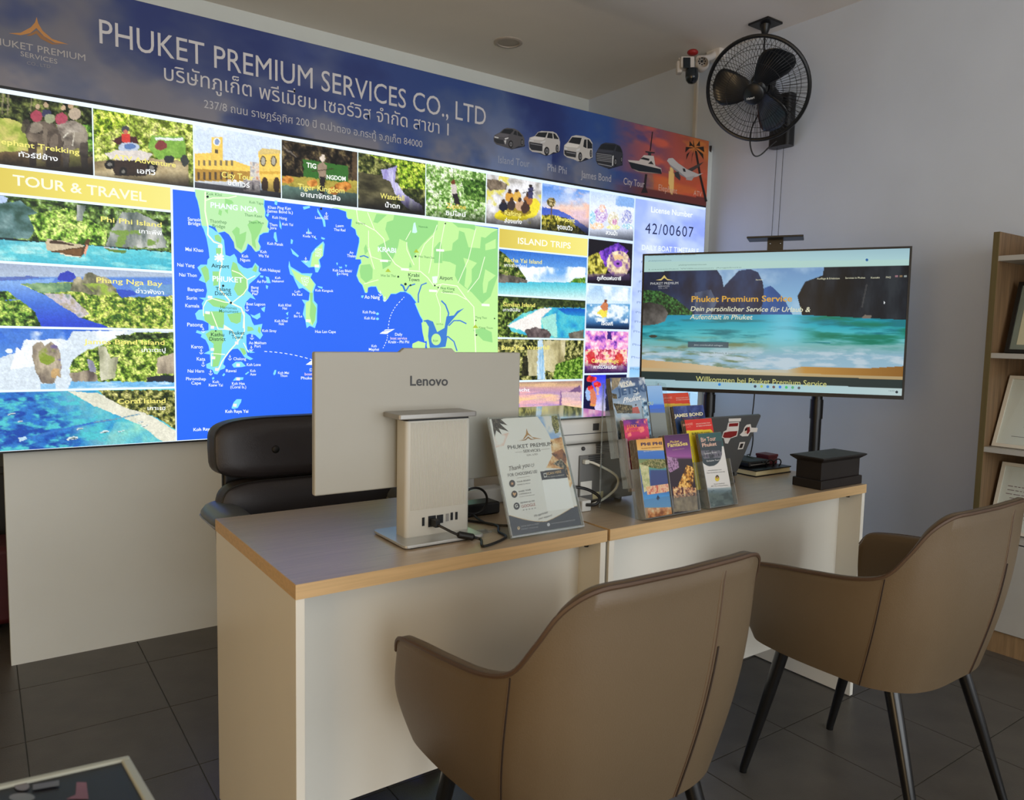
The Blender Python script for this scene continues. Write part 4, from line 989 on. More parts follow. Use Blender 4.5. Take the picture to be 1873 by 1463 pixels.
def p_raft(c):
    c.tex(c.all, ((150, 146, 140), (206, 204, 204), (240, 240, 244)), 26, 2)
    c.cloud(c.all, (216, 206, 90), 14, 4, .6, .7)
    c.tex(c.P((120, 590), (200, 590), (272, 630), (260, 665), (140, 670), (120, 640)), ((56, 48, 40), (110, 96, 80), (160, 144, 124)), 40, 5)
    c.fill(c.E(330, 840, 155, 55, -6), (226, 208, 40)); c.fill(c.E(450, 800, 52, 75, 20), (232, 216, 60)); c.fill(c.E(330, 830, 110, 30), (150, 130, 40))
    for x, y, cl in ((285, 720, (206, 150, 60)), (340, 715, (214, 170, 80)), (420, 745, (170, 110, 60)), (240, 790, (34, 36, 50)), (300, 780, (60, 50, 50)), (360, 780, (196, 160, 130)), (400, 800, (70, 50, 44))): c.fill(c.E(x, y, 32, 38), cl); c.fill(c.E(x, y-42, 14, 16), (70, 52, 44))
    c.fill(c.P((420, 650), (460, 650), (455, 730), (425, 730)), (60, 60, 96)); c.fill(c.E(440, 638, 12), (40, 34, 36)); c.fill(c.L(3, (380, 690), (470, 670)), (40, 40, 50))
    c.foot(850, 950)
pic(6, CX[12], CX[13], *R1, p_raft, K3, [('Rafting', (248, 850), (368, 862), 34, YEL, {'bold': .01}), ('ล่องแก่ง', (246, 905), (372, 915), 28, WHT, {'bold': .014})], 'white water rafting picture')
def p_view(c):
    c.grad(c.all, [(630, (76, 130, 216)), (740, (150, 180, 232)), (800, (236, 206, 190)), (830, (220, 190, 200))])
    c.cloud((c.X > 650).astype(float), (236, 190, 170), 8, 3, .46, .64, 16); c.cloud(c.all, (196, 210, 240), 8, 6, .5, .7, 14)
    c.grad(c.P((520, 790), (640, 810), (720, 850), (880, 960), (880, 1000), (510, 900)), [(790, (58, 90, 190)), (900, (96, 110, 190))])
    c.leaf(c.P((510, 850), (600, 850), (700, 870), (800, 950), (870, 1010), (510, 980)), 4, 50, ((30, 34, 10), (96, 96, 24), (170, 160, 50), (206, 190, 80)))
    c.fill(c.L(4, (590, 880), (590, 790), (600, 740)), (100, 80, 60)); c.leaf(c.E(590, 755, 34, 34), 5, 80, ((40, 40, 20), (130, 110, 60), (200, 190, 150)))
    c.foot(880, 1000, (10, 12, 16), .9)
pic(7, CX[14], CX[15], *R1, p_view, K3, [('Viewpoint', (612, 888), (760, 908), 34, YEL, {'bold': .012}), ('จุดชมวิว', (630, 948), (742, 964), 30, WHT, {'bold': .016})], 'sunset viewpoint picture')
def p_park(c):
    c.grad(c.all, [(690, (190, 210, 238)), (800, (226, 234, 246)), (960, (206, 214, 232))])
    c.cloud(c.P((1060, 690), (1200, 730), (1200, 800), (1060, 780)), (130, 170, 226), 8, 3, .4, .6)
    for x, y, rx, ry, cl in ((950, 850, 50, 60, (170, 130, 200)), (960, 800, 22, 30, (230, 170, 140)), (920, 930, 55, 26, (240, 180, 120)), (1040, 880, 40, 55, (200, 190, 150)), (1050, 900, 18, 24, (190, 110, 160)), (1140, 880, 40, 70, (120, 130, 200)), (1150, 930, 46, 20, (110, 180, 210)), (890, 870, 22, 50, (120, 190, 220)), (1040, 940, 50, 18, (220, 220, 130))):
        c.tex(c.E(x, y, rx, ry), (cl, (244, 244, 248), cl, (250, 250, 240)), 70, int(x) % 9, con=2.5)
    c.foot(950, 1040, (30, 34, 44), .85)
pic(8, CX[16], CX[17], *R1, p_park, K3, [('สวนน้ำ', (985, 990), (1068, 1000), 28, WHT, {'bold': .016})], 'water park picture')

# ---- left column
def strip(a0, a1, b0, b1, texts, crop):
    def f(c): c.grad(c.all, [(a0, (208, 188, 84)), ((a0+a1)/2, (226, 212, 106)), (a1, (232, 222, 128))], 'A')
    o = raster('title_strip', SP, a0, a1, b0, b1, .02, f, 'print_lit', sign); lettering('lettering', SP, texts, 'print_lit', o, crop=crop); return o
strip(SX_L+.003, .620, 1.689, 1.773, [('TOUR & TRAVEL', (130, 100), (1475, 272), 96, (246, 244, 214), {'bold': .014})], KP)
strip(2.138, 2.716, 1.674, 1.766, [('ISLAND TRIPS', (188, 418), (508, 448), 36, (250, 248, 232), {'bold': .010})], KR)
ROWS = [(1.459, 1.680), (1.236, 1.450), (1.013, 1.228), (.799, 1.005)]
def p_phiphi(c):
    g = ((30, 46, 26), (66, 92, 40), (116, 146, 66), (150, 176, 120)); c.leaf(c.all, 9, 26, g)
    c.fill(c.P((-60, 190), (80, 230), (60, 280), (-60, 300)), (176, 196, 230)); c.tex(c.P((-60, 300), (200, 260), (420, 420), (300, 640), (-60, 640)), ((50, 80, 70), (86, 120, 120), (130, 160, 160)), 30, 3)
    c.leaf(c.P((280, 400), (700, 330), (1080, 560), (1060, 720), (400, 680)), 11, 34, ((40, 70, 20), (96, 136, 44), (156, 190, 84), (196, 214, 120)))
    rk = ((84, 96, 92), (150, 156, 150), (206, 206, 200)); c.tex(c.P((1230, 370), (1400, 380), (1600, 480), (1690, 740), (1060, 720), (1120, 560)), rk, 30, 5, 9, con=2.2); c.tex(c.P((780, 300), (860, 310), (830, 460), (770, 460)), rk, 40, 7, 12)
    c.cloud(c.P((1060, 560), (1500, 560), (1700, 740), (1060, 720)), (120, 150, 70), 30, 8, .56, .62)
    c.fill(c.P((-60, 625), (470, 672), (1000, 708), (1740, 775), (1740, 792), (-60, 655)), (30, 44, 46))
    w = c.P((-60, 648), (470, 680), (1000, 718), (1740, 784), (1740, 1000), (-60, 880)); c.grad(w, [(660, (78, 170, 190)), (760, (96, 196, 206)), (960, (56, 170, 196))]); c.cloud(w, (150, 220, 220), 14, 4, .5, .75, 50)
    c.cloud(c.P((-60, 700), (400, 720), (600, 860), (-60, 860)), (176, 226, 224), 20, 6, .4, .7, 60)
    c.fill(c.P((470, 760), (600, 745), (840, 720), (880, 640), (910, 650), (880, 730), (820, 840), (600, 790)), (84, 62, 40)); c.fill(c.P((560, 770), (830, 740), (815, 815), (620, 790)), (120, 84, 50), .8); c.fill(c.P((455, 690), (480, 640), (700, 680), (840, 705), (835, 725), (480, 770)), (196, 180, 150)); c.fill(c.P((500, 665), (560, 655), (740, 700), (735, 712), (500, 690)), (70, 56, 44)); c.fill(c.E(865, 760, 14, 60, 8), (226, 160, 130)); c.fill(c.P((600, 790), (815, 826), (812, 836), (600, 800)), (226, 214, 190))
    c.fill(c.P((1040, 740), (1270, 755), (1260, 788), (1120, 775)), (96, 130, 60)); c.fill(c.P((1050, 725), (1180, 740), (1180, 752), (1050, 742)), (180, 190, 196))
def t2(en, th, x0, x1, y0, y1, xt0, xt1, yt0, yt1, h1=48, h2=40): return [(en, (x0, y0), (x1, y1), h1, YEL, {'bold': .012}), (th, (xt0, yt0), (xt1, yt1), h2, WHT, {'bold': .008})]
pic(9, SX_L+.003, .620, *ROWS[0], p_phiphi, KP, t2('Phi Phi Island', 'เกาะพีพี', 1015, 1628, 468, 528, 1400, 1630, 585, 610), 'island cliffs and longtail boat picture')
def p_phang(c):
    c.grad(c.all, [(860, (150, 162, 186)), (1020, (170, 186, 206)), (1040, (86, 130, 206)), (1080, (90, 130, 210))])
    c.fill(c.P((-60, 1030), (300, 1020), (420, 1040), (-60, 1070)), (90, 110, 176)); c.fill(c.P((580, 1060), (600, 990), (680, 965), (740, 985), (770, 1030), (700, 1080)), (52, 66, 176))
    c.grad(c.P((-60, 1070), (300, 1060), (560, 1040), (420, 1180), (900, 1440), (1400, 1440), (1400, 1600), (-60, 1600)), [(1070, (130, 170, 224)), (1300, (66, 110, 206)), (1500, (44, 70, 196))])
    lf = ((50, 84, 30), (110, 140, 46), (170, 186, 80), (206, 210, 116))
    c.leaf(c.P((200, 1100), (700, 1080), (1100, 1100), (1300, 1230), (1780, 1220), (1780, 1560), (1180, 1560), (820, 1440), (500, 1230)), 3, 40, lf); c.tex(c.P((200, 1090), (700, 1090), (740, 1170), (420, 1190)), ((70, 110, 90), (120, 156, 110), (170, 196, 150)), 40, 6); c.tex(c.P((440, 1190), (700, 1200), (900, 1400), (820, 1440), (560, 1280)), ((110, 130, 120), (200, 190, 200), (160, 150, 120)), 60, 7)
    c.fill(c.P((1150, 1150), (1350, 1165), (1400, 1200), (1220, 1240)), (52, 80, 186)); c.fill(c.P((1300, 1110), (1780, 1100), (1780, 1210), (1380, 1200)), (110, 156, 196), .8)
    rk = ((96, 96, 76), (156, 150, 120), (200, 190, 160)); c.tex(c.P((710, 1160), (740, 1050), (790, 1020), (830, 1060), (860, 990), (900, 980), (970, 1010), (1100, 1040), (1180, 1200), (1000, 1220)), rk, 40, 5, 20, con=2.2); c.cloud(c.P((830, 1100), (1050, 1090), (1180, 1200), (1000, 1220)), (150, 176, 70), 26, 4, .4, .6)
    c.leaf(c.P((-60, 1180), (80, 1170), (170, 1250), (20, 1270), (200, 1260), (340, 1360), (430, 1560), (-60, 1560)), 9, 44, ((26, 50, 16), (66, 104, 34), (120, 156, 60), (170, 190, 90)))
pic(10, SX_L+.003, .621, *ROWS[1], p_phang, KP, t2('Phang Nga Bay', 'อ่าวพังงา', 970, 1635, 1082, 1120, 1365, 1650, 1188, 1206), 'bay and mangrove river picture')
def p_jb(c):
    c.grad(c.all, [(190, (46, 96, 200)), (500, (84, 140, 214)), (520, (206, 220, 232))])
    c.fill(c.P((-60, 520), (120, 450), (220, 400), (240, 300), (200, 260), (300, 240), (640, 320), (700, 240), (1700, 220), (1700, 800), (-60, 800)), (206, 218, 228)); c.cloud(c.P((200, 240), (1300, 240), (1000, 500), (100, 600)), (236, 242, 246), 10, 3, .42, .66); c.cloud(c.P((-60, 190), (700, 200), (650, 310), (230, 320), (200, 420)), (70, 120, 206), 8, 5, .48, .6)
    c.fill(c.E(85, 425, 30, 26), (226, 236, 244))
    rk = ((92, 82, 76), (146, 134, 116), (196, 182, 158)); m = c.P((310, 380), (350, 345), (400, 330), (430, 380), (480, 340), (550, 380), (575, 450), (585, 560), (580, 690), (540, 660), (525, 735), (400, 735), (375, 690), (330, 600), (310, 480)); c.tex(m, rk, 34, 6, 14, con=2.2); c.cloud(m*c.E(450, 470, 80, 90), (130, 150, 50), 26, 7, .42, .55); c.cloud(m, (110, 96, 140), 20, 9, .58, .66); c.fill(m*c.E(530, 640, 40, 50), (206, 160, 90), .6)
    lf = ((40, 64, 20), (100, 132, 40), (160, 184, 80), (206, 214, 120)); c.leaf(c.P((660, 590), (700, 500), (830, 420), (960, 380), (1110, 300), (1300, 250), (1700, 250), (1700, 730), (690, 725)), 2, 40, lf)
    c.tex(c.P((660, 640), (840, 610), (930, 650), (930, 720), (690, 722)), rk, 40, 8, 12, con=2.2); c.tex(c.P((940, 380), (1010, 390), (1060, 500), (1130, 480), (1100, 690), (960, 710)), ((120, 120, 96), (180, 180, 150), (214, 212, 190)), 36, 4, 10); c.tex(c.P((1500, 500), (1700, 430), (1700, 640), (1500, 650)), rk, 36, 3, 10); c.tex(c.P((830, 500), (900, 540), (920, 640), (850, 620)), ((130, 130, 150), (186, 186, 200)), 36, 3, 12)
    c.fill(c.P((1400, 680), (1700, 650), (1700, 725), (1400, 725)), (40, 44, 52)); c.leaf(c.P((1090, 280), (1680, 250), (1680, 300), (1200, 330)), 7, 40, ((20, 34, 16), (50, 70, 34), (96, 116, 60)))
    c.fill(c.P((680, 718), (1700, 722), (1700, 800), (640, 800)), (110, 176, 222)); c.fill(c.P((390, 738), (530, 738), (540, 800), (380, 800)), (140, 190, 226)); c.cloud(c.P((540, 720), (1700, 725), (1700, 800), (540, 800)), (196, 222, 240), 12, 6, .45, .7, 60)
pic(11, SX_L+.003, .622, *ROWS[2], p_jb, KJ, t2('James Bond Island', 'เกาะตะปู', 800, 1572, 360, 368, 1352, 1580, 436, 436, 44, 36), 'tall sea rock picture')
def p_coral(c):
    c.tex(c.all, ((40, 120, 190), (70, 176, 200), (120, 206, 196), (180, 220, 190)), 20, 3, con=1.2)
    t = np.clip((c.X-(300+(c.Y-820)*.55))/700, 0, 1); c.fill(1-t, (36, 104, 190), .85); c.cloud(np.clip((.85-t)/.2, 0, 1), (76, 186, 196), 26, 5, .46, .62, 60); c.cloud(np.clip((.4-t)/.3, 0, 1), (24, 70, 160), 30, 8, .45, .65, 60)
    c.tex(c.P((640, 810), (930, 830), (1300, 970), (1680, 1190), (1680, 1300), (1560, 1300), (1340, 1130), (900, 950)), ((206, 206, 186), (226, 224, 206)), 20, 4); c.fill(c.P((1100, 1100), (1340, 1120), (1560, 1300), (1000, 1320)), (186, 222, 196), .25)
    c.leaf(c.P((930, 800), (1680, 800), (1680, 1180), (1560, 1100), (1400, 1030), (1200, 970), (1000, 860)), 6, 44, ((30, 40, 24), (76, 84, 40), (130, 132, 66), (180, 176, 110)))
    c.fill(c.L(9, (200, 1280), (500, 1200), (900, 1110), (1060, 1085)), (52, 112, 190)); c.fill(c.L(5, (900, 1108), (1100, 1078), (1330, 1030)), (110, 150, 170)); c.fill(c.P((175, 1255), (250, 1240), (260, 1270), (190, 1290)), (176, 206, 224))
    for x, y, a, b in ((110, 1028, 44, 6), (190, 1098, 26, 5), (690, 1262, 56, 14), (1000, 1200, 46, 12), (760, 1172, 34, 7), (1160, 1190, 36, 6), (1340, 1105, 34, 5), (1380, 1142, 40, 5)): c.fill(c.E(x, y, a, b, -12), (206, 222, 222)); c.fill(c.E(x+4, y+4, a*.7, b*.5, -12), (90, 110, 116))
pic(12, SX_L+.003, .623, *ROWS[3], p_coral, KJ, t2('Coral Island', 'เกาะเฮ', 1120, 1580, 930, 922, 1408, 1580, 992, 990, 44, 36), 'coral bay and pier picture')

# ---- right columns
RR = [(1.443, 1.666), (1.228, 1.434), (1.008, 1.219), (.800, .998)]
def p_racha(c):
    c.grad(c.all, [(450, (40, 100, 196)), (600, (110, 166, 226)), (650, (196, 220, 240))]); c.cloud(c.P((200, 560), (600, 560), (600, 660), (200, 660)), (240, 246, 250), 9, 3, .40, .6)
    c.grad(c.P((60, 645), (610, 655), (610, 770), (60, 770)), [(650, (70, 180, 206)), (690, (120, 206, 214)), (750, (206, 232, 232))])
    c.leaf(c.P((70, 450), (110, 480), (190, 560), (240, 630), (240, 650), (60, 650)), 4, 40, ((22, 34, 16), (60, 84, 30), (110, 130, 50), (150, 150, 90))); c.tex(c.P((60, 600), (160, 610), (250, 640), (240, 655), (60, 655)), ((60, 56, 50), (130, 120, 110)), 50, 5); c.leaf(c.P((500, 655), (530, 630), (600, 622), (600, 658)), 6, 50, ((60, 110, 30), (120, 160, 60)))
def t3(en, th, x0, x1, y0, y1, xt0, xt1, yt0, yt1): return [(en, (x0, y0), (x1, y1), 24, YEL, {'bold': .010}), (th, (xt0, yt0), (xt1, yt1), 18, WHT, {'bold': .006})]
pic(13, 2.138, 2.714, *RR[0], p_racha, KR, t3('Racha Yai Island', 'เกาะราชาใหญ่', 106, 333, 527, 542, 105, 242, 556, 566), 'racha island beach picture')
def p_simi(c):
    c.leaf(c.all, 5, 44, ((18, 28, 12), (50, 70, 26), (100, 126, 48), (160, 176, 90))); c.fill(c.P((60, 735), (600, 755), (600, 810), (300, 800)), (40, 50, 30), .7)
    c.tex(c.P((130, 910), (220, 840), (360, 805), (600, 808), (600, 990), (300, 990), (150, 950)), ((30, 110, 190), (60, 176, 206), (120, 214, 206)), 12, 6); c.tex(c.P((120, 920), (330, 810), (400, 808), (330, 870), (330, 940), (230, 950)), ((226, 220, 214), (240, 236, 232)), 12, 6); c.fill(c.P((330, 870), (420, 840), (430, 990), (350, 960)), (176, 226, 206), .8); c.grad(c.P((430, 810), (600, 812), (600, 860), (480, 850)), [(810, (24, 80, 180)), (860, (40, 140, 200))])
    c.tex(c.P((230, 940), (300, 925), (370, 940), (392, 975), (380, 992), (250, 992)), ((60, 50, 52), (110, 96, 96), (150, 140, 136)), 30, 3); c.tex(c.P((500, 960), (590, 940), (590, 994), (500, 994)), ((70, 66, 60), (130, 124, 110)), 40, 3)
pic(14, 2.137, 2.712, *RR[1], p_simi, KR, t3('Similan Island', 'เกาะสิมิลัน', 97, 292, 798, 803, 97, 200, 828, 830), 'white sand cove picture')
def p_bang(c):
    c.leaf(c.all, 10, 40, ((20, 26, 12), (70, 76, 36), (130, 130, 70), (190, 186, 120))); c.fill(c.P((220, 1100), (260, 1100), (270, 1220), (210, 1220)), (20, 20, 14), .8)
    c.tex(c.P((340, 1010), (480, 1000), (470, 1160), (400, 1200), (340, 1180)), ((130, 120, 80), (186, 176, 130), (214, 206, 170)), 30, 3, 12); c.tex(c.P((310, 1005), (340, 1005), (355, 1240), (305, 1240)), ((120, 170, 206), (206, 226, 240), (150, 190, 220)), 60, 6, 10); c.tex(c.P((245, 1060), (310, 1060), (305, 1220), (255, 1220)), ((150, 140, 100), (206, 200, 160)), 40, 6, 14); c.leaf(c.P((420, 1150), (585, 1100), (585, 1245), (400, 1240)), 2, 50, ((40, 70, 16), (90, 130, 40), (150, 180, 80)))
pic(15, 2.136, 2.709, *RR[2], p_bang, KR, [('Bang Pae Waterfall', (90, 1062), (378, 1060), 24, YEL, {'bold': .010})], 'jungle waterfall picture')
def p_yacht(c):
    c.grad(c.all, [(350, (150, 116, 110)), (400, (206, 170, 130)), (440, (196, 150, 160)), (520, (170, 140, 186)), (700, (176, 146, 196))]); c.cloud(c.all, (236, 196, 150), 5, 4, .46, .66, 30); c.cloud(c.P((440, 470), (1140, 470), (1140, 660), (440, 660)), (226, 170, 176), 6, 6, .4, .65, 70)
    c.fill(c.P((980, 480), (1135, 400), (1135, 480)), (116, 86, 126)); c.fill(c.P((905, 455), (918, 520), (915, 655), (890, 650)), (130, 96, 140)); c.fill(c.P((920, 480), (1130, 480), (1130, 640), (920, 650)), (236, 206, 180), .45)
pic(16, 2.135, 2.707, *RR[3], p_yacht, KY, [('Yacht', (368, 470), (548, 474), 38, WHT, {'bold': .01})], 'yacht at sunset picture')
RC_ = [(1.530, 1.768), (1.284, 1.520), (1.038, 1.272), (.800, 1.028)]
def p_fanta(c):
    c.fill(c.all, (26, 24, 32)); c.tex(c.P((610, 500), (680, 470), (740, 560), (720, 610), (610, 620)), ((60, 60, 20), (190, 180, 70), (230, 224, 120)), 60, 3, con=2.4); c.tex(c.P((680, 470), (800, 410), (860, 460), (800, 560), (720, 560)), ((40, 24, 90), (110, 60, 190), (176, 110, 220)), 50, 4)
    m = c.E(800, 540, 72, 80); c.tex(m, ((110, 70, 150), (206, 180, 150), (240, 226, 190)), 50, 5, con=2.2); c.fill(c.E(797, 540, 28, 22), (150, 90, 190)); c.fill(c.E(797, 540, 10, 9), (40, 24, 80)); c.fill(c.E(800, 500, 28, 14), (226, 190, 140)); c.fill(c.P((610, 600), (870, 600), (870, 640), (610, 640)), (110, 84, 140), .6); c.foot(590, 660, (24, 18, 30))
pic(17, 2.722, 3.050, *RC_[0], p_fanta, KR, [('ภูเก็ตแฟนตาซี', (668, 636), (814, 640), 20, WHT, {'bold': .016})], 'theme park parade picture')
def p_jet(c):
    c.grad(c.all, [(660, (150, 190, 230)), (780, (206, 226, 240)), (790, (70, 140, 196)), (830, (130, 180, 214)), (900, (60, 110, 166)), (940, (24, 40, 70))]); c.cloud(c.P((600, 790), (860, 790), (860, 900), (600, 890)), (226, 236, 244), 16, 4, .42, .6, 26); c.cloud(c.P((600, 665), (860, 680), (860, 770), (600, 760)), (230, 240, 248), 10, 6, .46, .66)
    c.fill(c.P((660, 850), (690, 815), (735, 825), (730, 860), (700, 870)), (230, 214, 80)); c.fill(c.P((645, 825), (700, 860), (695, 868), (640, 838)), (240, 240, 240)); c.fill(c.P((690, 800), (715, 770), (735, 780), (738, 820), (705, 825)), (196, 120, 80)); c.fill(c.E(722, 766, 10, 11), (120, 70, 50)); c.foot(890, 945, (16, 26, 50), .8)
pic(18, 2.721, 3.046, *RC_[1], p_jet, KR, [('เจ็ตสกี', (695, 912), (764, 915), 20, WHT, {'bold': .02})], 'jet ski picture')
def p_carn(c):
    c.tex(c.all, ((90, 50, 150), (190, 110, 210), (240, 160, 200), (250, 220, 230)), 36, 3, con=2.4, o=5); c.tex(c.P((590, 1060), (855, 1060), (850, 1160), (590, 1160)), ((150, 40, 60), (226, 90, 120), (246, 220, 210), (230, 200, 150)), 70, 5, con=2.4); c.fill(c.P((735, 950), (755, 950), (760, 1000), (730, 1000)), (60, 40, 120)); c.fill(c.E(635, 1110, 26, 40), (200, 40, 44), .8); c.fill(c.E(805, 1120, 24, 36), (206, 60, 40), .8); c.foot(1130, 1200, (40, 20, 60))
pic(19, 2.720, 3.042, *RC_[2], p_carn, KR, [('Carnival Magic', (635, 1140), (800, 1142), 22, YEL, {'bold': .01}), ('คาร์นิวัลเมจิก', (648, 1176), (784, 1178), 20, WHT, {'bold': .014})], 'carnival show picture')
def p_simon(c):
    c.fill(c.all, (20, 20, 60)); c.grad(c.P((1250, 280), (1420, 280), (1420, 700), (1300, 700)), [(280, (40, 50, 220)), (480, (120, 120, 230)), (640, (206, 196, 230))]); c.fill(c.E(1225, 500, 34, 80), (150, 180, 226))
    for x, y, s in ((1245, 330, 42), (1325, 395, 40), (1250, 440, 36), (1290, 330, 26)): c.tex(c.E(x, y, s, s*.9), ((150, 20, 30), (230, 50, 50), (250, 120, 110)), 70, 4)
    c.fill(c.P((1240, 460), (1290, 440), (1320, 560), (1300, 640), (1245, 640)), (206, 120, 90)); c.fill(c.P((1310, 420), (1345, 430), (1340, 520), (1315, 510)), (214, 160, 140))
pic(20, 2.719, 3.039, *RC_[3], p_simon, KY, [('Show', (1246, 640), (1306, 640), 30, (230, 180, 60))], 'cabaret show picture')

# ---- licence panel
def p_lic(c):
    c.grad(c.all, [(360, (150, 172, 240)), (470, (176, 196, 248)), (720, (196, 220, 252))]); c.cloud(c.all, (206, 218, 252), 3.2, 3, .42, .7, 5); c.cloud(c.all, (140, 160, 236), 3, 6, .55, .75, 6)
    c.grad(c.P((1100, 672), (1300, 672), (1300, 800), (1100, 800)), [(672, (130, 186, 230)), (700, (176, 214, 246))])
lo = raster('licence_panel', SP, 3.060, SX_R-.004, .800, 2.022, .012, p_lic, 'print_lit', sign, crop=(0, 0, 1)); lo['label'] = 'pale blue licence and timetable panel'
tt = [('License Number', (1190, 388), (1266, 398), 10, (236, 242, 255), {'bold': .012}), ('42/00607', (1179, 427), (1267, 434), 19, (26, 34, 76), {'sp': 1.15}), ('DAILY BOAT TIMETABLE', (1173, 457), (1277, 464), 9, (226, 236, 255), {'bold': .012})]
for k, y in enumerate((481, 499, 517, 535, 555, 573, 590, 608, 632, 655, 676)): tt.append(('Phuket - Phi Phi  08.30', (1172-k*2, y), (1262-k*2, y+4), 4, (120, 140, 176)))
lettering('lettering', SP, tt, 'print_lit', lo)

# ---- the map
BLUE = (42, 104, 232)
def p_map(c): c.grad(c.all, [(.63, (44, 104, 236)), (1.2, (40, 100, 232)), (2.13, (44, 100, 226))], 'A')
mp = raster('map_panel', SP, .628, 2.131, .800, 1.768, .03, p_map, 'print_lit', sign); mp['label'] = 'blue and green island map panel'
LB, GR, LGR, PG, RD = (126, 214, 240), (146, 210, 130), (186, 232, 150), (180, 226, 168), (240, 250, 216)
def k6(pts): return [(310+x*.1777, 340+y*.1777) for x, y in pts]
def k7(pts): return [(310+x*.1777, 570+y*.1777) for x, y in pts]
def k8(pts): return [(600+x*.19141, 370+y*.19141) for x, y in pts]
S = []
pn = [(262, 35), (640, 88), (970, 132), (965, 200), (980, 260), (975, 310), (1010, 360), (1000, 420), (1020, 440), (1010, 475), (960, 480), (920, 505), (905, 570), (930, 620), (920, 660), (880, 675), (840, 620), (800, 590), (780, 650), (730, 690), (670, 640), (660, 580), (610, 500), (560, 465), (500, 480), (470, 420), (400, 400), (390, 480), (370, 470), (330, 400), (320, 330), (310, 240), (290, 150), (270, 100)]
S.append((LB, k6([(x+(8 if x > 500 else -4), y+6) for x, y in pn]))); S.append((PG, k6(pn)))
for p in ([(570, 130), (640, 150), (660, 180), (600, 200), (600, 290), (570, 260)], [(690, 420), (720, 440), (720, 500), (790, 470), (780, 560), (740, 660), (690, 630), (670, 520), (640, 470)], [(830, 370), (900, 350), (960, 400), (930, 480), (880, 560), (890, 650), (850, 610), (840, 500), (800, 400)], [(510, 240), (540, 260), (530, 310), (500, 290)]): S.append((GR, k6(p)))
pk_ = k6([(335, 410), (400, 420), (440, 440), (520, 500), (560, 560), (575, 710), (620, 725), (665, 700), (690, 740), (700, 790), (760, 840), (800, 850), (850, 840), (880, 790), (920, 830), (915, 880), (940, 900), (880, 960), (850, 985), (820, 1010), (805, 1080), (850, 1120), (885, 1170), (830, 1150), (790, 1190), (770, 1240), (780, 1300), (830, 1340), (850, 1400)])
pk_ += k7([(870, 140), (955, 125), (940, 200), (960, 240), (930, 285), (880, 240), (820, 225), (790, 240), (790, 330), (800, 390), (880, 420), (830, 425), (790, 400), (800, 450), (860, 485), (830, 498), (770, 470), (730, 410), (700, 380), (650, 385), (610, 420), (570, 480), (550, 540), (575, 560), (565, 585), (520, 600), (490, 645), (460, 640), (440, 600), (380, 580), (375, 540), (420, 520), (415, 440), (350, 430), (410, 400), (400, 350), (370, 290), (320, 260), (330, 235), (270, 215), (280, 190), (330, 205), (400, 190), (400, 120), (340, 90), (280, 80), (262, 20)])
pk_ += k6([(300, 1275), (350, 1270), (330, 1210), (355, 1175), (300, 1150), (370, 1150), (385, 1080), (370, 1000), (300, 970), (330, 920), (285, 840), (320, 810), (385, 810), (390, 760), (410, 740), (400, 650), (380, 540), (350, 450)])
S.append((LB, pk_))
for p in ([(460, 510), (500, 500), (535, 540), (530, 590), (470, 560)], [(475, 640), (540, 640), (550, 700), (480, 710)], [(320, 850), (370, 820), (400, 860), (410, 960), (370, 1000), (350, 930)], [(630, 860), (650, 780), (690, 800), (710, 860), (790, 950), (800, 1060), (760, 1130), (700, 1130), (660, 1060), (680, 1000), (640, 930)], [(850, 870), (880, 810), (905, 840), (890, 890)], [(385, 1180), (470, 1150), (560, 1170), (610, 1215), (560, 1260), (450, 1240)], [(350, 1320), (400, 1290), (520, 1290), (560, 1340), (550, 1463), (430, 1440), (360, 1380)], [(590, 1320), (740, 1300), (730, 1400), (690, 1420), (630, 1400)], [(440, 880), (510, 880), (500, 1020), (450, 1030)]): S.append((GR, k6(p)))
for p in ([(350, 20), (560, 0), (560, 130), (500, 150), (430, 120)], [(370, 230), (430, 190), (540, 190), (560, 300), (500, 400), (450, 330), (400, 290)], [(450, 340), (540, 330), (530, 470), (500, 560), (440, 570), (450, 450)], [(800, 150), (850, 160), (870, 190), (800, 205)], [(720, 370), (770, 380), (790, 430), (760, 450)], [(915, 150), (940, 170), (930, 230), (905, 200)]): S.append((GR, k7(p)))
for p in ([(360, 60), (375, 60), (372, 260), (402, 420), (400, 500), (460, 570), (540, 600), (545, 800), (520, 900), (520, 1060), (600, 1150), (640, 1200), (740, 1250), (775, 1330), (765, 1463), (752, 1463), (760, 1340), (730, 1260), (630, 1215), (590, 1160), (508, 1070), (508, 900), (532, 800), (528, 610), (450, 582), (385, 505), (388, 425), (358, 260)], stroke(5, (372, 150), (440, 125), (600, 125), (690, 105)), stroke(5, (640, 1205), (760, 1110), (800, 1050), (795, 960), (720, 900), (640, 870)), stroke(5, (350, 1340), (345, 1250), (380, 1180), (440, 1160), (560, 1195), (640, 1205)), stroke(5, (800, 965), (880, 925))): S.append((RD, k6(p)))
for p in (stroke(6, (765, 0), (770, 200), (700, 310), (620, 400), (540, 510), (500, 600)), stroke(5, (430, 0), (500, 180), (560, 180), (560, 140), (640, 190), (700, 300)), stroke(5, (430, 560), (430, 430), (570, 440)), stroke(4, (760, 320), (810, 420))): S.append((RD, k7(p)))
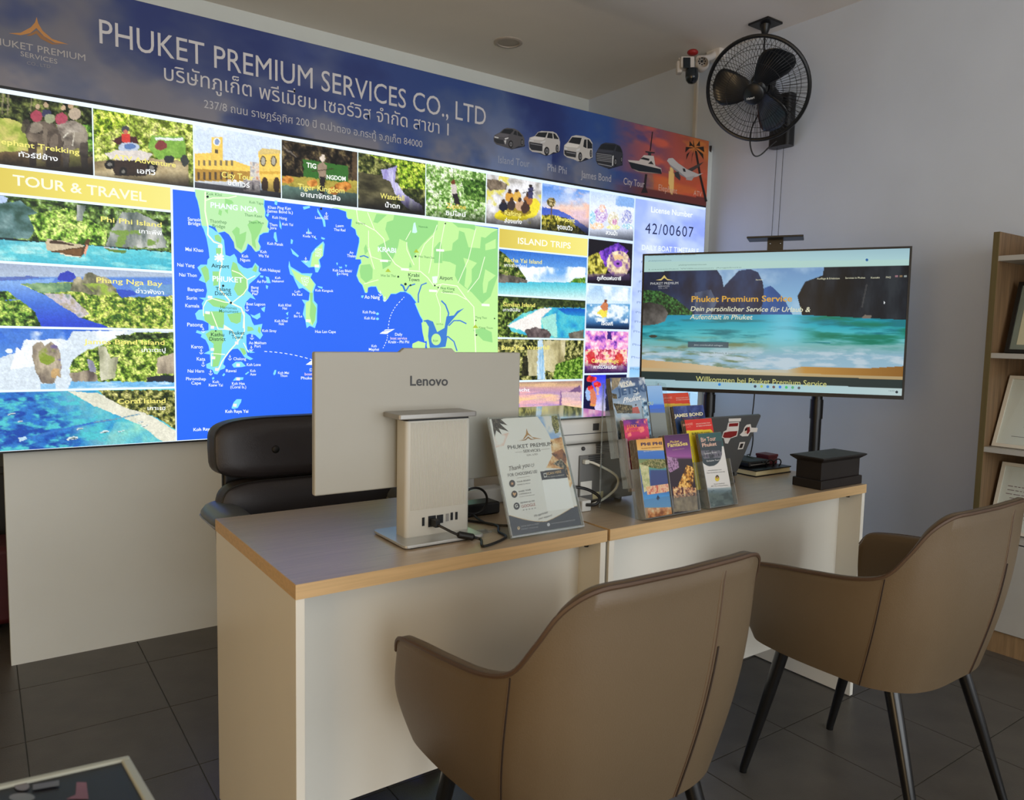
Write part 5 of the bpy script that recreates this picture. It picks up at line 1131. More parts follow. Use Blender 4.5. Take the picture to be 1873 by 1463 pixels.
for p in ([(1230, 770), (1245, 830), (1360, 900), (1470, 900), (1450, 945), (1505, 1015), (1480, 1090), (1485, 1180), (1520, 1220), (1515, 1400), (1495, 1463), (1440, 1440), (1410, 1463), (1395, 1380), (1370, 1320), (1390, 1220), (1360, 1170), (1430, 1180), (1440, 1100), (1370, 1050), (1330, 1060), (1290, 980), (1270, 930), (1240, 910), (1222, 830)], [(1580, 570), (1595, 600), (1580, 720), (1540, 760), (1555, 830), (1525, 890), (1500, 890), (1490, 835), (1430, 840), (1350, 770), (1440, 770), (1460, 690), (1500, 640)], [(1245, 640), (1330, 720), (1320, 735), (1265, 700)], [(1248, 545), (1270, 560), (1262, 598), (1245, 595)], [(1075, 480), (1095, 475), (1110, 575), (1095, 580), (1070, 530)], [(1130, 345), (1150, 400), (1150, 450), (1130, 420)], [(1000, 285), (1025, 290), (1010, 320), (990, 305)], [(1560, 525), (1600, 540), (1590, 555), (1560, 545)], [(1425, 430), (1445, 490), (1420, 490)], [(1480, 520), (1520, 550), (1500, 550)], [(1520, 230), (1560, 300), (1600, 360), (1605, 420), (1585, 420), (1570, 350), (1520, 270)], [(1370, 215), (1440, 205), (1445, 225), (1380, 245)], [(1080, 150), (1110, 155), (1105, 200), (1080, 190)], [(830, 1320), (870, 1335), (930, 1305), (935, 1350), (900, 1375), (850, 1350)], [(940, 1260), (985, 1240), (975, 1300), (950, 1280)], [(1195, 1310), (1222, 1295), (1215, 1335)], [(1195, 1360), (1225, 1350), (1215, 1370)], [(930, 920), (965, 925), (960, 945), (930, 940)], [(985, 930), (1020, 940), (1040, 1000), (1000, 1000), (995, 960)], [(990, 1020), (1015, 1030), (1005, 1065), (992, 1050)], [(1520, 1030), (1575, 1040), (1570, 1060), (1530, 1045)], [(1715, 790), (1730, 790), (1725, 815)], [(1740, 830), (1780, 840), (1750, 850)], [(1805, 810), (1825, 815), (1815, 840)]):
    S.append((LB, k6(p)))
S.append((LGR, k6([(1245, 850), (1360, 915), (1440, 930), (1490, 1010), (1465, 1090), (1470, 1190), (1505, 1240), (1500, 1380), (1470, 1440), (1400, 1380), (1400, 1200), (1440, 1180), (1450, 1090), (1300, 960)])))
S.append((LGR, k6([(1575, 590), (1575, 720), (1530, 760), (1540, 830), (1450, 830), (1470, 700), (1520, 640)])))
S.append((GR, k6([(1440, 1100), (1475, 1100), (1470, 1190), (1510, 1260), (1495, 1380), (1470, 1430), (1440, 1330), (1450, 1200)])))
for p in ([(640, 545), (680, 515), (740, 515), (785, 560), (740, 570), (660, 575)], [(650, 710), (680, 675), (760, 675), (755, 700), (700, 705)], [(775, 640), (810, 615), (818, 625), (785, 650)], [(540, 655), (560, 630), (572, 645), (555, 665)], [(435, 680), (455, 670), (460, 690), (440, 700)], [(640, 975), (660, 930), (690, 900), (740, 900), (735, 930), (700, 990), (660, 1000), (638, 995)], [(1065, 640), (1080, 600), (1098, 600), (1090, 640), (1075, 655)]): S.append((LB, k7(p)))
kr = [(20, 60), (70, 55), (130, 75), (175, 90), (180, 140), (195, 160), (230, 160), (222, 230), (265, 260), (275, 310), (300, 340), (300, 380), (265, 545), (315, 545), (320, 580), (300, 600), (285, 660), (275, 700), (300, 760), (330, 790), (355, 860), (375, 860), (380, 810), (410, 800), (460, 800), (480, 850), (520, 880), (535, 945), (570, 920), (600, 870), (650, 870), (690, 850), (740, 850), (790, 880), (850, 960), (830, 960), (880, 1080), (905, 1120), (900, 1200), (945, 1330), (940, 1370), (960, 1460), (1620, 1460), (1620, 255), (1260, 200), (620, 118), (270, 75), (60, 45)]
S.append((LB, k8([(x-7, y) for x, y in kr[:20]]+[(x-4, y+7) for x, y in kr[20:40]]+kr[40:]))); S.append((LGR, k8(kr)))
for p in ([(630, 120), (900, 155), (1050, 180), (1040, 260), (900, 400), (850, 460), (800, 550), (745, 380), (680, 350), (665, 430), (590, 600), (520, 640), (500, 450), (470, 420), (585, 355), (545, 260), (560, 190), (620, 170)], [(1060, 380), (1080, 380), (1090, 580), (1010, 580), (1010, 440)], [(1090, 470), (1180, 460), (1190, 390), (1240, 350), (1250, 270), (1300, 290), (1340, 430), (1450, 440), (1460, 330), (1500, 340), (1560, 290), (1620, 260), (1620, 400), (1620, 700), (1550, 900), (1470, 970), (1370, 860), (1310, 820), (1240, 760), (1210, 700), (1220, 600), (1160, 570), (1090, 560)], [(310, 600), (400, 590), (425, 640), (420, 730), (360, 770), (310, 720), (300, 660)], [(460, 110), (560, 120), (470, 200), (430, 190)], [(1180, 190), (1400, 215), (1410, 270), (1350, 250), (1240, 240)], [(360, 400), (380, 470), (350, 500), (340, 440)], [(1380, 1220), (1480, 1200), (1560, 1240), (1570, 1340), (1480, 1320), (1420, 1260)], [(780, 570), (800, 620), (770, 625)]):
    S.append((GR, k8(p)))
for p in ([(1290, 530), (1340, 545), (1420, 580), (1370, 640), (1370, 760), (1330, 830), (1300, 800), (1320, 640)], [(1500, 640), (1600, 700), (1530, 760), (1510, 860), (1480, 870), (1475, 780)], [(1500, 460), (1500, 400), (1600, 350), (1600, 440)], [(830, 960), (870, 970), (990, 1110), (905, 1120)]): S.append((LGR, k8(p)))
for p in (stroke(4, (270, 75), (285, 180), (410, 250), (450, 270), (530, 350), (560, 480), (640, 590), (730, 650), (880, 660), (950, 720), (1010, 800), (1090, 780), (1230, 800), (1310, 910), (1390, 1000), (1410, 1460)), stroke(3, (375, 95), (440, 260)), stroke(3, (385, 270), (385, 420), (410, 520), (500, 550), (600, 560)), stroke(3, (1115, 190), (1070, 420), (1050, 700), (1020, 790)), stroke(3, (1010, 290), (1000, 380), (990, 520), (960, 680)), stroke(3, (1040, 215), (1010, 300)), stroke(3, (1000, 320), (920, 400), (870, 520), (870, 650)), stroke(3, (1410, 250), (1340, 540), (1240, 770)), stroke(3, (1495, 520), (1440, 720), (1330, 860)), stroke(3, (740, 360), (790, 270)), stroke(3, (750, 380), (750, 450), (820, 600)), stroke(3, (1080, 780), (1030, 880), (1070, 1000), (1070, 1150)), stroke(3, (340, 780), (480, 740)), stroke(3, (380, 440), (440, 640)), stroke(3, (1080, 860), (1230, 880), (1320, 930))): S.append((RD, k8(p)))
rv = (60, 120, 200)
for p in ([(950, 1120), (1000, 1140), (1040, 1240), (1110, 1200), (1130, 1090), (1200, 1080), (1230, 1040), (1300, 1010), (1240, 1060), (1180, 1130), (1140, 1180), (1140, 1280), (1120, 1380), (1050, 1390), (970, 1390), (950, 1260), (930, 1150), (905, 1130)], stroke(7, (1080, 940), (1120, 980), (1150, 1060), (1140, 1110)), stroke(6, (1150, 1180), (1200, 1130), (1260, 1130), (1320, 1160)), stroke(6, (860, 960), (860, 880), (890, 790), (940, 770)), stroke(9, (735, 850), (715, 800), (690, 785)), stroke(6, (740, 850), (770, 800), (830, 780)), stroke(6, (1140, 1280), (1200, 1330), (1230, 1420)), stroke(6, (300, 520), (340, 510), (385, 530))): S.append((rv, k8(p)))
for p in ([(890, 1150), (930, 1140), (960, 1190), (950, 1320), (920, 1330), (900, 1240)], ell(1030, 1310, 46, 56, 16), [(1140, 1190), (1170, 1180), (1170, 1260), (1130, 1280)], [(805, 1350), (860, 1325), (930, 1345), (920, 1420), (830, 1420), (800, 1380)]): S.append((LGR, k8(p)))
S.append(((200, 240, 230), k8([(800, 290), (815, 200), (830, 190), (850, 285), (830, 295)])))
for p in (ell(470, 1065, 14, 12), ell(470, 1113, 14, 12), [(315, 890), (340, 890), (330, 915), (315, 910)], [(75, 580), (92, 585), (85, 605)], [(110, 620), (130, 612), (128, 635)], [(160, 600), (178, 605), (170, 622)], [(78, 690), (95, 680), (90, 710)]): S.append((LB, k8(p)))
for x, y in ((390, 112), (630, 1203), (550, 1028), (1558, 236)): S.append(((24, 40, 40), k6(ell(x, y, 13, 13, 12))))
S.append(((24, 40, 40), k7(ell(474, 198, 8, 8, 12))))
for x, y, r in ((833, 517, 10), (668, 711, 10), (737, 782, 13), (785, 793, 10), (1017, 795, 9), (1050, 815, 7), (1415, 1268, 9), (1118, 203, 8), (1410, 1128, 7), (1588, 1110, 7)): S.append(((28, 60, 40), k8(ell(x, y, r, r, 12))))
WB = (236, 246, 255)
def anchor(x, y, s, kk): return [(WB, kk(p)) for p in (stroke(s*.09, (x, y-s), (x, y+s*.8)), stroke(s*.09, (x-s*.5, y-s*.45), (x+s*.5, y-s*.45)), stroke(s*.1, (x-s*.75, y+s*.2), (x-s*.45, y+s*.75), (x, y+s), (x+s*.45, y+s*.75), (x+s*.75, y+s*.2)), ell(x, y-s, s*.2, s*.2, 10))]
for x, y in ((345, 192), (325, 412), (345, 540), (422, 628), (620, 475), (847, 262), (840, 380)): S += anchor(x, y, 24, k7)
for x, y in ((1400, 762), (797, 1265), (1612, 300)): S += anchor(x, y, 24, k6)
for x, y in ((497, 872), (540, 925)): S += anchor(x, y, 22, k8)
for k in range(10):
    x0 = 975+k*52; y0 = 408+2*k+.75*k*k; S.append((WB, k7(stroke(3.5, (x0, y0), (x0+28, y0+3+.8*k)))))
ar = crom([np.array(q) for q in ((725, 905), (640, 1000), (590, 1100), (570, 1220), (560, 1310), (520, 1400))], 8)
for k in range(0, len(ar)-1, 2): S.append((WB, k8(stroke(3, ar[k], ar[k+1]))))
def ferry(x, y, s): return [(x-75*s, y+25*s), (x-20*s, y-15*s), (x+70*s, y-20*s), (x+20*s, y+10*s), (x-10*s, y+28*s)]
S += [(WB, k8(ferry(565, 1230, 1))), ((70, 110, 220), k8(stroke(2.5, (520, 1232), (600, 1218)))), (WB, k7(ferry(1490, 515, 1.2)))]
for k, (x, y) in enumerate(((510, 740),)):
    for a in range(0, 360, 45):
        S.append((WB, k6(stroke(9, (x, y), (x+52*math.cos(math.radians(a+20)), y+46*math.sin(math.radians(a+20)))))))
for p in ([(990, 710), (1040, 705), (1040, 770), (1000, 775)],): S.append(((225, 240, 230), k8(p)))
for x, y in ((730, 640), (998, 845), (1065, 458), (1500, 980), (530, 558)): S.append(((236, 240, 230), k8([(x-36, y-12), (x+40, y-8), (x+40, y+14), (x-36, y+10)])))
for x, y in ((440, 160), (690, 322), (440, 388), (452, 474), (486, 594), (705, 548), (705, 692), (672, 962)): S.append(((240, 226, 226), k7([(x-18, y-16), (x+18, y-14), (x+16, y+16), (x-20, y+14)])))
for x, y in ((520, 624), (415, 1145), (390, 1305), (1515, 825), (1425, 1388)): S.append(((240, 236, 226), k6([(x-24, y-16), (x+24, y-12), (x+24, y+16), (x-24, y+12)])))
for x, y in ((840, 470), (570, 655), (1405, 1190)): S.append(((170, 190, 60), k8([(x-26, y+10), (x, y-24), (x+28, y+12)])))
vector('map_drawing', SP, S, 'print_lit', mp, off=.0024, d=.0000045)
DK, GN, WL = (26, 62, 56), (60, 120, 70), (232, 242, 255)
def lab(s, x0, x1, y, kk, col=WL, h=None, y1=None, bold=.010):
    a = kk([(x0, y)])[0]; b = kk([(x1, y1 if y1 is not None else y)])[0]; return (s, a, b, (h or 30)*(.1777 if kk is not k8 else .19141), col, {'bold': bold})
LT = [lab('PHANG NGA', 420, 905, 222, k6, WL, 52, 275, .02), lab('PHUKET', 440, 755, 980, k6, WL, 52, 996, .02), lab('KRABI', 472, 645, 470, k8, WL, 44, 484, .02), lab('Airport', 428, 612, 838, k6, DK, 38, 848, .016), lab('Talang', 472, 628, 1078, k6, DK, 38, 1086), lab('District', 465, 635, 1124, k6, DK, 38, 1130), lab('Heroines', 522, 688, 1264, k6, GN, 32, 1274, .004), lab('Monument', 508, 708, 1302, k6, GN, 32, 1310, .004),
    lab('Kok Kloi', 378, 535, 95, k6, GN, 28, 108, 0), lab('Koh Tapu', 820, 962, 180, k6, GN, 26, 196, 0), lab('Tham Kaeo', 770, 950, 312, k6, GN, 28, 328, 0), lab('Tham Mue', 810, 968, 388, k6, GN, 26, 394, 0), lab('Thaothep', 412, 585, 378, k6, GN, 34, 392, 0), lab('Bridge', 440, 570, 428, k6, GN, 34, 438, 0),
    lab('Sarasin', 185, 325, 358, k6, WL, 34, 368), lab('Bridge', 190, 318, 402, k6, WL, 34, 408), lab('Mai Khao', 162, 345, 668, k6, WL, 36, 682), lab('Nai Yang', 78, 255, 828, k6, WL, 34, 838), lab('Nai Thon', 98, 278, 930, k6, WL, 34, 938), lab('Bangtao', 185, 350, 1080, k6, WL, 34, 1086), lab('Surin', 172, 280, 1168, k6, WL, 34, 1172), lab('Kamala', 160, 305, 1248, k6, WL, 34, 1252), lab('Patong', 180, 340, 150, k7, WL, 36, 152), lab('Karon', 222, 340, 376, k7, WL, 34, 378), lab('Kata', 278, 366, 502, k7, WL, 34, 504), lab('Nai Harn', 185, 352, 625, k7, WL, 32, 626), lab('Phromthep', 168, 372, 704, k7, WL, 30, 706), lab('Cape', 222, 322, 748, k7, WL, 30, 748),
    lab('Kathu', 424, 560, 252, k7, DK, 36, 254), lab('District', 408, 575, 298, k7, DK, 36, 300), lab('Phuket', 612, 770, 234, k7, DK, 36, 236), lab('Town', 636, 752, 278, k7, DK, 36, 280), lab('Koh Sirey', 952, 1098, 208, k7, WL, 26, 210), lab('Ao Makham', 814, 992, 334, k7, WL, 28, 334), lab('Port', 872, 936, 368, k7, WL, 28), lab('Chalong', 655, 785, 498, k7, WL, 28), lab('Koh Lone', 792, 936, 558, k7, WL, 28), lab('Rawai', 578, 685, 622, k7, WL, 30), lab('Koh', 828, 882, 620, k7, WL, 26), lab('Aew', 826, 890, 656, k7, WL, 26), lab('Koh', 442, 506, 734, k7, WL, 26), lab('Kaew Yai', 402, 546, 768, k7, WL, 28), lab('Koh Hea', 640, 772, 752, k7, WL, 28), lab('(Coral Is.)', 624, 786, 788, k7, WL, 28), lab('Koh Mai', 1114, 1226, 640, k7, WL, 24), lab('Thon', 1136, 1210, 670, k7, WL, 24), lab('Koh Raya Yai', 572, 808, 1040, k7, WL, 30, 1038, .02), lab('Koh Raya Noi', 244, 520, 1228, k7, WL, 30, 1214, .02), lab('Daily', 1440, 1530, 612, k7, WL, 28), lab('boat service', 1388, 1600, 654, k7, (236, 210, 220), 26), lab('Phuket - Phi Phi', 1350, 1650, 696, k7, WL, 28),
    lab('Khao Ping Kan', 1010, 1245, 235, k6, WL, 30, 248), lab('(James Bond Is.)', 1000, 1265, 272, k6, WL, 30, 290), lab('Koh Hong', 1056, 1205, 336, k6, WL, 28, 350), lab('Koh Yai', 1158, 1268, 406, k6, WL, 26, 414), lab('Tham', 1024, 1108, 410, k6, WL, 28, 418), lab('Jore', 1030, 1098, 444, k6, WL, 28, 450), lab('Koh Panak', 1004, 1168, 606, k6, WL, 28, 618), lab('Koh', 932, 996, 690, k6, WL, 28, 694), lab('Wa Yai', 912, 1018, 732, k6, WL, 28, 738), lab('Koh', 742, 806, 736, k6, WL, 30, 740), lab('Ngum', 726, 826, 774, k6, WL, 30, 780), lab('Koh Nakayai', 930, 1135, 874, k6, WL, 30, 890), lab('Koh', 1084, 1138, 958, k6, WL, 24), lab('Nakanoi', 1052, 1172, 992, k6, WL, 24), lab('Ao Por', 896, 1000, 998, k6, WL, 30), lab('Bang', 838, 914, 1058, k6, WL, 26), lab('Rong', 838, 912, 1092, k6, WL, 26), lab('Pier', 848, 908, 1124, k6, WL, 26), lab('Boat Lagoon', 788, 982, 1228, k6, WL, 28, 1232), lab('Koh Khai', 1118, 1248, 1240, k6, WL, 26), lab('Nai', 1160, 1206, 1272, k6, WL, 26), lab('Koh Khai', 1080, 1212, 1402, k6, WL, 26), lab('Nok', 1122, 1176, 1432, k6, WL, 26),
    lab('Laem Sak', 1496, 1632, 338, k6, WL, 26, 348), lab('Laem', 1708, 1788, 424, k6, WL, 26), lab('Thai Rad', 1688, 1806, 462, k6, WL, 26, 470), lab('Koh', 1404, 1460, 496, k6, WL, 24), lab('Kuda Yai', 1370, 1500, 526, k6, WL, 24, 536), lab('KOH', 1496, 1562, 668, k6, WL, 24), lab('YAO', 1494, 1560, 700, k6, WL, 24), lab('NOI', 1500, 1556, 730, k6, WL, 24), lab('KOH', 1352, 1430, 965, k6, WL, 28), lab('YAO', 1352, 1428, 998, k6, WL, 28), lab('YAI', 1362, 1412, 1030, k6, WL, 28), lab('Koh Kangsuk', 1498, 1682, 1086, k6, WL, 24, 1092), lab('Loh', 1286, 1340, 1098, k6, WL, 24), lab('Pa Rad', 1260, 1362, 1130, k6, WL, 24), lab('Ao', 1300, 1338, 1318, k6, WL, 22), lab('Bo Le', 1278, 1362, 1352, k6, WL, 24), lab('Hua Lan Cape', 1496, 1708, 218, k7, WL, 28, 220),
    lab('Ao', 200, 238, 492, k8, WL, 24), lab('Thalen', 178, 262, 522, k8, WL, 26, 528), lab('Koh Lao Bileh/', 42, 226, 660, k8, WL, 24, 670), lab('Ko Hong', 82, 188, 692, k8, WL, 24, 696), lab('Ao Nang', 344, 490, 920, k8, WL, 34, 924, .016), lab('Koh Poda', 328, 450, 1060, k8, WL, 26, 1064), lab('Koh Kai', 344, 446, 1118, k8, WL, 26, 1120), lab('Krabi', 762, 868, 708, k8, DK, 32, 714), lab('Town', 762, 868, 752, k8, DK, 32, 756), lab('Airport', 1060, 1186, 738, k8, DK, 34, 742), lab('Nua Klong', 1072, 1204, 830, k8, GN, 24, 838), lab('District', 1092, 1188, 862, k8, GN, 22, 866), lab('Wat Tham Sua', 854, 1010, 526, k8, GN, 20, 540, .002), lab('Wat Sai Thai', 498, 642, 710, k8, GN, 22, 714, .002), lab('Daily', 636, 706, 1274, k8, WL, 26), lab('boat service', 592, 750, 1310, k8, (236, 214, 226), 24), lab('Krabi - Phi Phi', 572, 770, 1346, k8, WL, 26), lab('Koh', 412, 460, 1384, k8, WL, 24), lab('Maphai', 386, 482, 1416, k8, WL, 24), lab('Bang Nieng', 262, 350, 205, k8, GN, 18, 214, 0), lab('Thong Tham', 1402, 1512, 1108, k8, GN, 20, 1114, .002), lab('Ko Jum', 1000, 1046, 1330, k8, GN, 20), lab('Namtok', 862, 950, 240, k8, GN, 18, 248, 0), lab('Laem Kruat', 1030, 1096, 1168, k8, GN, 16, 1172, 0), lab('Klong Thom', 1438, 1570, 1204, k8, GN, 18, 1210, 0)]
tag(lettering('map_lettering', SP, LT, 'print_lit', mp, off=.0046, join=True), kind='stuff')
# ------------------------------------------------------------------ television on its stand
TA = math.radians(33)
TN = np.array((-math.cos(TA), -math.sin(TA), 0.))
TC = EYE + ray(1418, 590)*3.3
TU0 = np.array((math.sin(TA), -math.cos(TA), 0.))      # to the right as seen
tr_ = math.radians(.55)
TU = TU0*math.cos(tr_)+np.array((0, 0, math.sin(tr_))); TV_ = np.cross(TN, TU); TV_ = TV_ if TV_[2] > 0 else -TV_
tvp = Plane(TC, TU, TV_)
c4 = [tvp.hit(*q) for q in ((1181, 466), (1672, 448), (1650, 728), (1164, 715))]
ta0 = (c4[0][0]+c4[3][0])/2; ta1 = (c4[1][0]+c4[2][0])/2; tb1 = (c4[0][1]+c4[1][1])/2; tb0 = (c4[2][1]+c4[3][1])/2
fx, fy = TC[0]+TN[0]*-.09, TC[1]+TN[1]*-.09
tv = empty('television', (TC[0], TC[1], tb0+TC[2]), 'black flat television showing a beach web page, on a floor stand', 'television')
AX = np.array((TU, TV_, -TN))
def tbox(a0, a1, b0, b1, d0, d1):   # depth measured backwards from the screen plane
    return MB().obox(TC+TU*(a0+a1)/2+TV_*(b0+b1)/2-TN*(d0+d1)/2, AX, ((a1-a0)/2, (b1-b0)/2, (d1-d0)/2))
MB_ = tbox(ta0, ta1, tb0, tb1, .001, .030); hs = MB_.build('housing', 'black_plastic', tv, bevel=.003)
tbox(ta0+.12, ta1-.12, tb0+.05, tb1-.12, .030, .055).build('rear_cover', 'black_plastic', tv, bevel=.006)
bz = .0085
for a0, a1, b0, b1 in ((ta0, ta1, tb1-bz, tb1), (ta0, ta1, tb0, tb0+.016), (ta0, ta0+bz, tb0+.016, tb1-bz), (ta1-bz, ta1, tb0+.016, tb1-bz)):
    tbox(a0, a1, b0, b1, -.003, .002).build('bezel', 'black_plastic', tv)
TS = (ta0+bz, ta1-bz, tb0+.016, tb1-bz)
# stand
st = empty('tv_stand', (fx, fy, 0), 'black two-pole floor stand holding the television', 'stand')
UX = TU0; BK = -TN
bc = np.array((TC[0], TC[1], 0))+BK*.10
for px in (1296, 1492):
    a = tvp.hit(px, 760)[0]*1.03
    p = bc+UX*a
    MB().cyl((p[0], p[1], .08), (p[0], p[1], 1.02), .024, n=16).build('lower_pole', 'black_metal', st, smooth=True)
    MB().cyl((p[0], p[1], .90), (p[0], p[1], .985), .028, n=16).build('collar', 'black_metal', st, smooth=True)
    MB().cyl((p[0], p[1], 1.0), (p[0], p[1], 1.52), .019, n=16).build('upper_pole', 'black_metal', st, smooth=True)
    MB().obox(p+np.array((0, 0, .055)), (UX, BK, (0, 0, 1)), (.03, .28, .022)).build('foot_rail', 'black_metal', st, bevel=.006)
    for s_ in (-.25, .25):
        q = p+BK*s_; MB().cyl((q[0]-UX[0]*.012, q[1]-UX[1]*.012, .028), (q[0]+UX[0]*.012, q[1]+UX[1]*.012, .028), .028, n=16).build('caster', 'black_plastic', st, smooth=True)
al, ar_ = tvp.hit(1296, 760)[0]*1.03, tvp.hit(1492, 760)[0]*1.03
for z in (.14, 1.20, 1.45):
    MB().obox(bc+UX*(al+ar_)/2+np.array((0, 0, z)), (UX, BK, (0, 0, 1)), ((ar_-al)/2, .012, .025)).build('cross_bar', 'black_metal', st, bevel=.003)
MB().obox(bc-BK*.028+UX*(al+ar_)/2+np.array((0, 0, 1.33)), (UX, BK, (0, 0, 1)), (.20, .016, .15)).build('mount_plate', 'black_metal', st, bevel=.003)
# shelf bracket above the screen
s0, s1 = tvp.hit(1367, 437), tvp.hit(1470, 432); m0, m1 = tvp.hit(1402, 452), tvp.hit(1432, 440)
zt = (s0[1]+s1[1])/2
sl = MB().obox(TC+TU*(s0[0]+s1[0])/2+TV_*zt+BK*.03, (TU, BK, TV_), ((s1[0]-s0[0])/2, .07, .004)).build('camera_shelf', 'black_metal', st, bevel=.002)
MB().obox(TC+TU*(m0[0]+m1[0])/2+TV_*(zt-.09)+BK*.050, (TU, BK, TV_), ((m1[0]-m0[0])/2, .005, .092)).build('shelf_post', 'black_metal', st)
for a in (m0[0]+.012, m1[0]-.012): MB().ball(TC+TU*a+TV_*(zt-.020)+BK*.043, .004).build('screw', 'chrome', st, smooth=True)
tcb = empty('tv_cable', (TC[0], TC[1], .9), 'thin black cable hanging below the television', 'cable')
w0 = EYE+ray(1380, 722)*3.36; w1 = EYE+ray(1376, 765)*3.36
MB().tube([w0+np.array((0, 0, .06))+BK*.01, w0, w0+(w1-w0)*.5, w1, w1+np.array((.01, 0, -.12)), (w1[0]+.02, w1[1]+.05, .60), (w1[0]+.03, w1[1]+.12, .25), (w1[0]+.05, w1[1]+.2, .004), (w1[0]+.3, w1[1]+.3, .004)], .0028, 8, 6).build('cord', 'cable_black', tcb, smooth=True)

# ------------------------------------------------------------------ wall fan
FC = EYE+ray(1385, 164)*3.88            # centre of the front of the cage
_d = ray(1385, 164); FN = -_d/np.linalg.norm(_d)-.30*CR-.34*CU; FN /= np.linalg.norm(FN)     # direction the fan faces
fw = empty('wall_fan', (3.70, 2.72, 2.35), 'black wall-mounted fan with round wire cage and three blades', 'fan')
fa = np.cross((0, 0, 1.), FN); fa /= np.linalg.norm(fa); fb = np.cross(FN, fa)
RF = .255
MB().torus(FC, FN, RF, .010, 64, 8).build('cage_ring', 'fan_black', fw, smooth=True)
def cage(side, nw, depth, rh, name):
    mb = MB()
    for k in range(nw):
        t = 2*math.pi*k/nw; pts = []
        for i in range(6):
            q = i/5; rr = rh+(RF-rh)*q; dd = depth*math.cos(q*math.pi/2)**.6 if q < 1 else 0
            tt = t+(.22*(1-q)*side); pts.append(FC+(math.cos(tt)*fa+math.sin(tt)*fb)*rr+FN*dd*side)
        mb.tube(pts, .00115, 4)
    for q in (.45, .75):
        rr = rh+(RF-rh)*q; mb.torus(FC+FN*depth*math.cos(q*math.pi/2)**.6*side, FN, rr, .0013, 48, 4)
    return mb.build(name, 'fan_black', fw)
cage(1, 84, .085, .05, 'front_guard'); cage(-1, 60, .085, .06, 'rear_guard')
hub = MB().lathe(FC+FN*.085, FN, [(.030, -.012), (.052, -.008), (.052, .002), (.044, .008), (.001, .010)], 28).build('guard_badge', 'fan_black', fw, smooth=40)
fpl = Plane(FC+FN*.0950, fa, fb)
lettering('logo_lettering', fpl, [('Hatari', (1366, 183), (1380, 180), 4, (215, 215, 215), {'bold': .02})], 'print_paper', hub, off=.0008)
MB().lathe(FC-FN*.01, FN, [(.001, .032), (.03, .030), (.046, .02), (.048, -.02), (.02, -.03)], 24).build('blade_hub', 'fan_blade', fw, smooth=40)
for k, a0 in enumerate((56, 174, 302)):
    V = []; F = []; nu, nv = 16, 10; t = math.radians(a0); e1 = math.cos(t)*fa+math.sin(t)*fb; e2 = -math.sin(t)*fa+math.cos(t)*fb
    for i in range(nu+1):
        u = i/nu; r_ = .030+.198*u
        hw = .026+.060*math.sin(math.pi*min(1, u*.60+.06))**1.3
        if u > .70: hw *= max(.02, math.sqrt(max(0, 1-((u-.70)/.30)**2)))
        for j in range(nv+1):
            q = 2*j/nv-1; V.append(FC+e1*r_+e2*(q*hw-.030*u)+FN*(.030*q*(1-.25*u)*min(1, hw/.05)+.006))
    for i in range(nu):
        for j in range(nv): F.append((i*(nv+1)+j, (i+1)*(nv+1)+j, (i+1)*(nv+1)+j+1, i*(nv+1)+j+1))
    o = MB().add(V, F).build('blade', 'fan_blade', fw, smooth=60)
    so_ = o.modifiers.new('thickness', 'SOLIDIFY'); so_.thickness = .003
MB().lathe(FC-FN*.075, FN, [(.02, -.13), (.055, -.12), (.065, -.06), (.06, .0), (.05, .01)], 24).build('motor_housing', 'fan_black', fw, smooth=40)
bx = at(1433, 190, x=XW); b1 = at(1428, 270, x=XW)
by = .5*(bx[1]+b1[1])-.03
mb = MB(); prf = rrect(-.068, .068, -.080, 0, .03, 6)
mb.prism([(a, b) for a, b in prf], (XW-.001, by, 0), (0, 1, 0), (1, 0, 0), (0, 0, 1), b1[2]-.01, bx[2]+.03)
mb.build('wall_bracket', 'fan_black', fw, smooth=40)
MB().tube([FC-FN*.15, FC-FN*.20+np.array((.02, 0, -.03)), (XW-.05, by, bx[2]-.02)], .026, 12, 6).build('neck', 'fan_black', fw, smooth=True)
for px0, px1 in (((1421, 277), (1411, 432)), ((1433, 276), (1423, 432))):
    p0 = at(*px0, x=XW-.04); 
    MB().cyl(p0+np.array((0, 0, .02)), (p0[0], p0[1]+.01, 1.55), .0016, n=6).build('pull_cord', 'cable_black', fw)
lp = [EYE+ray(*q)*4.0 for q in ((1392, 200), (1375, 235), (1372, 262), (1378, 283), (1390, 284), (1408, 268), (1420, 258))]
MB().tube(lp, .0038, 8, 6).build('mains_lead', 'cable_black', fw, smooth=True)
cbx = empty('ceiling_outlet', (3.60, 2.75, ZC), 'black square ceiling outlet with a cable dropping to the fan', 'outlet')
cb0 = at(1400, 43, z=ZC-.004)
e = np.array((CR[0], CR[1], 0)); e /= np.linalg.norm(e)
MB().box(cb0[0]-.065, cb0[0]+.065, cb0[1]-.065, cb0[1]+.065, ZC-.012, ZC).build('plate', 'fan_black', cbx, bevel=.002)
MB().lathe((cb0[0], cb0[1], ZC-.012), (0, 0, -1), [(.03, 0), (.026, .02), (.017, .045), (.008, .055)], 16).build('grommet', 'fan_black', cbx, smooth=True)
ce = FC-FN*.16+np.array((0, 0, .02))
MB().tube([(cb0[0], cb0[1], ZC-.05), (cb0[0], cb0[1], ZC-.15), (cb0[0]*.6+ce[0]*.4, cb0[1]*.6+ce[1]*.4, ZC-.28), ce], .005, 8, 6).build('cord', 'cable_black', cbx, smooth=True)

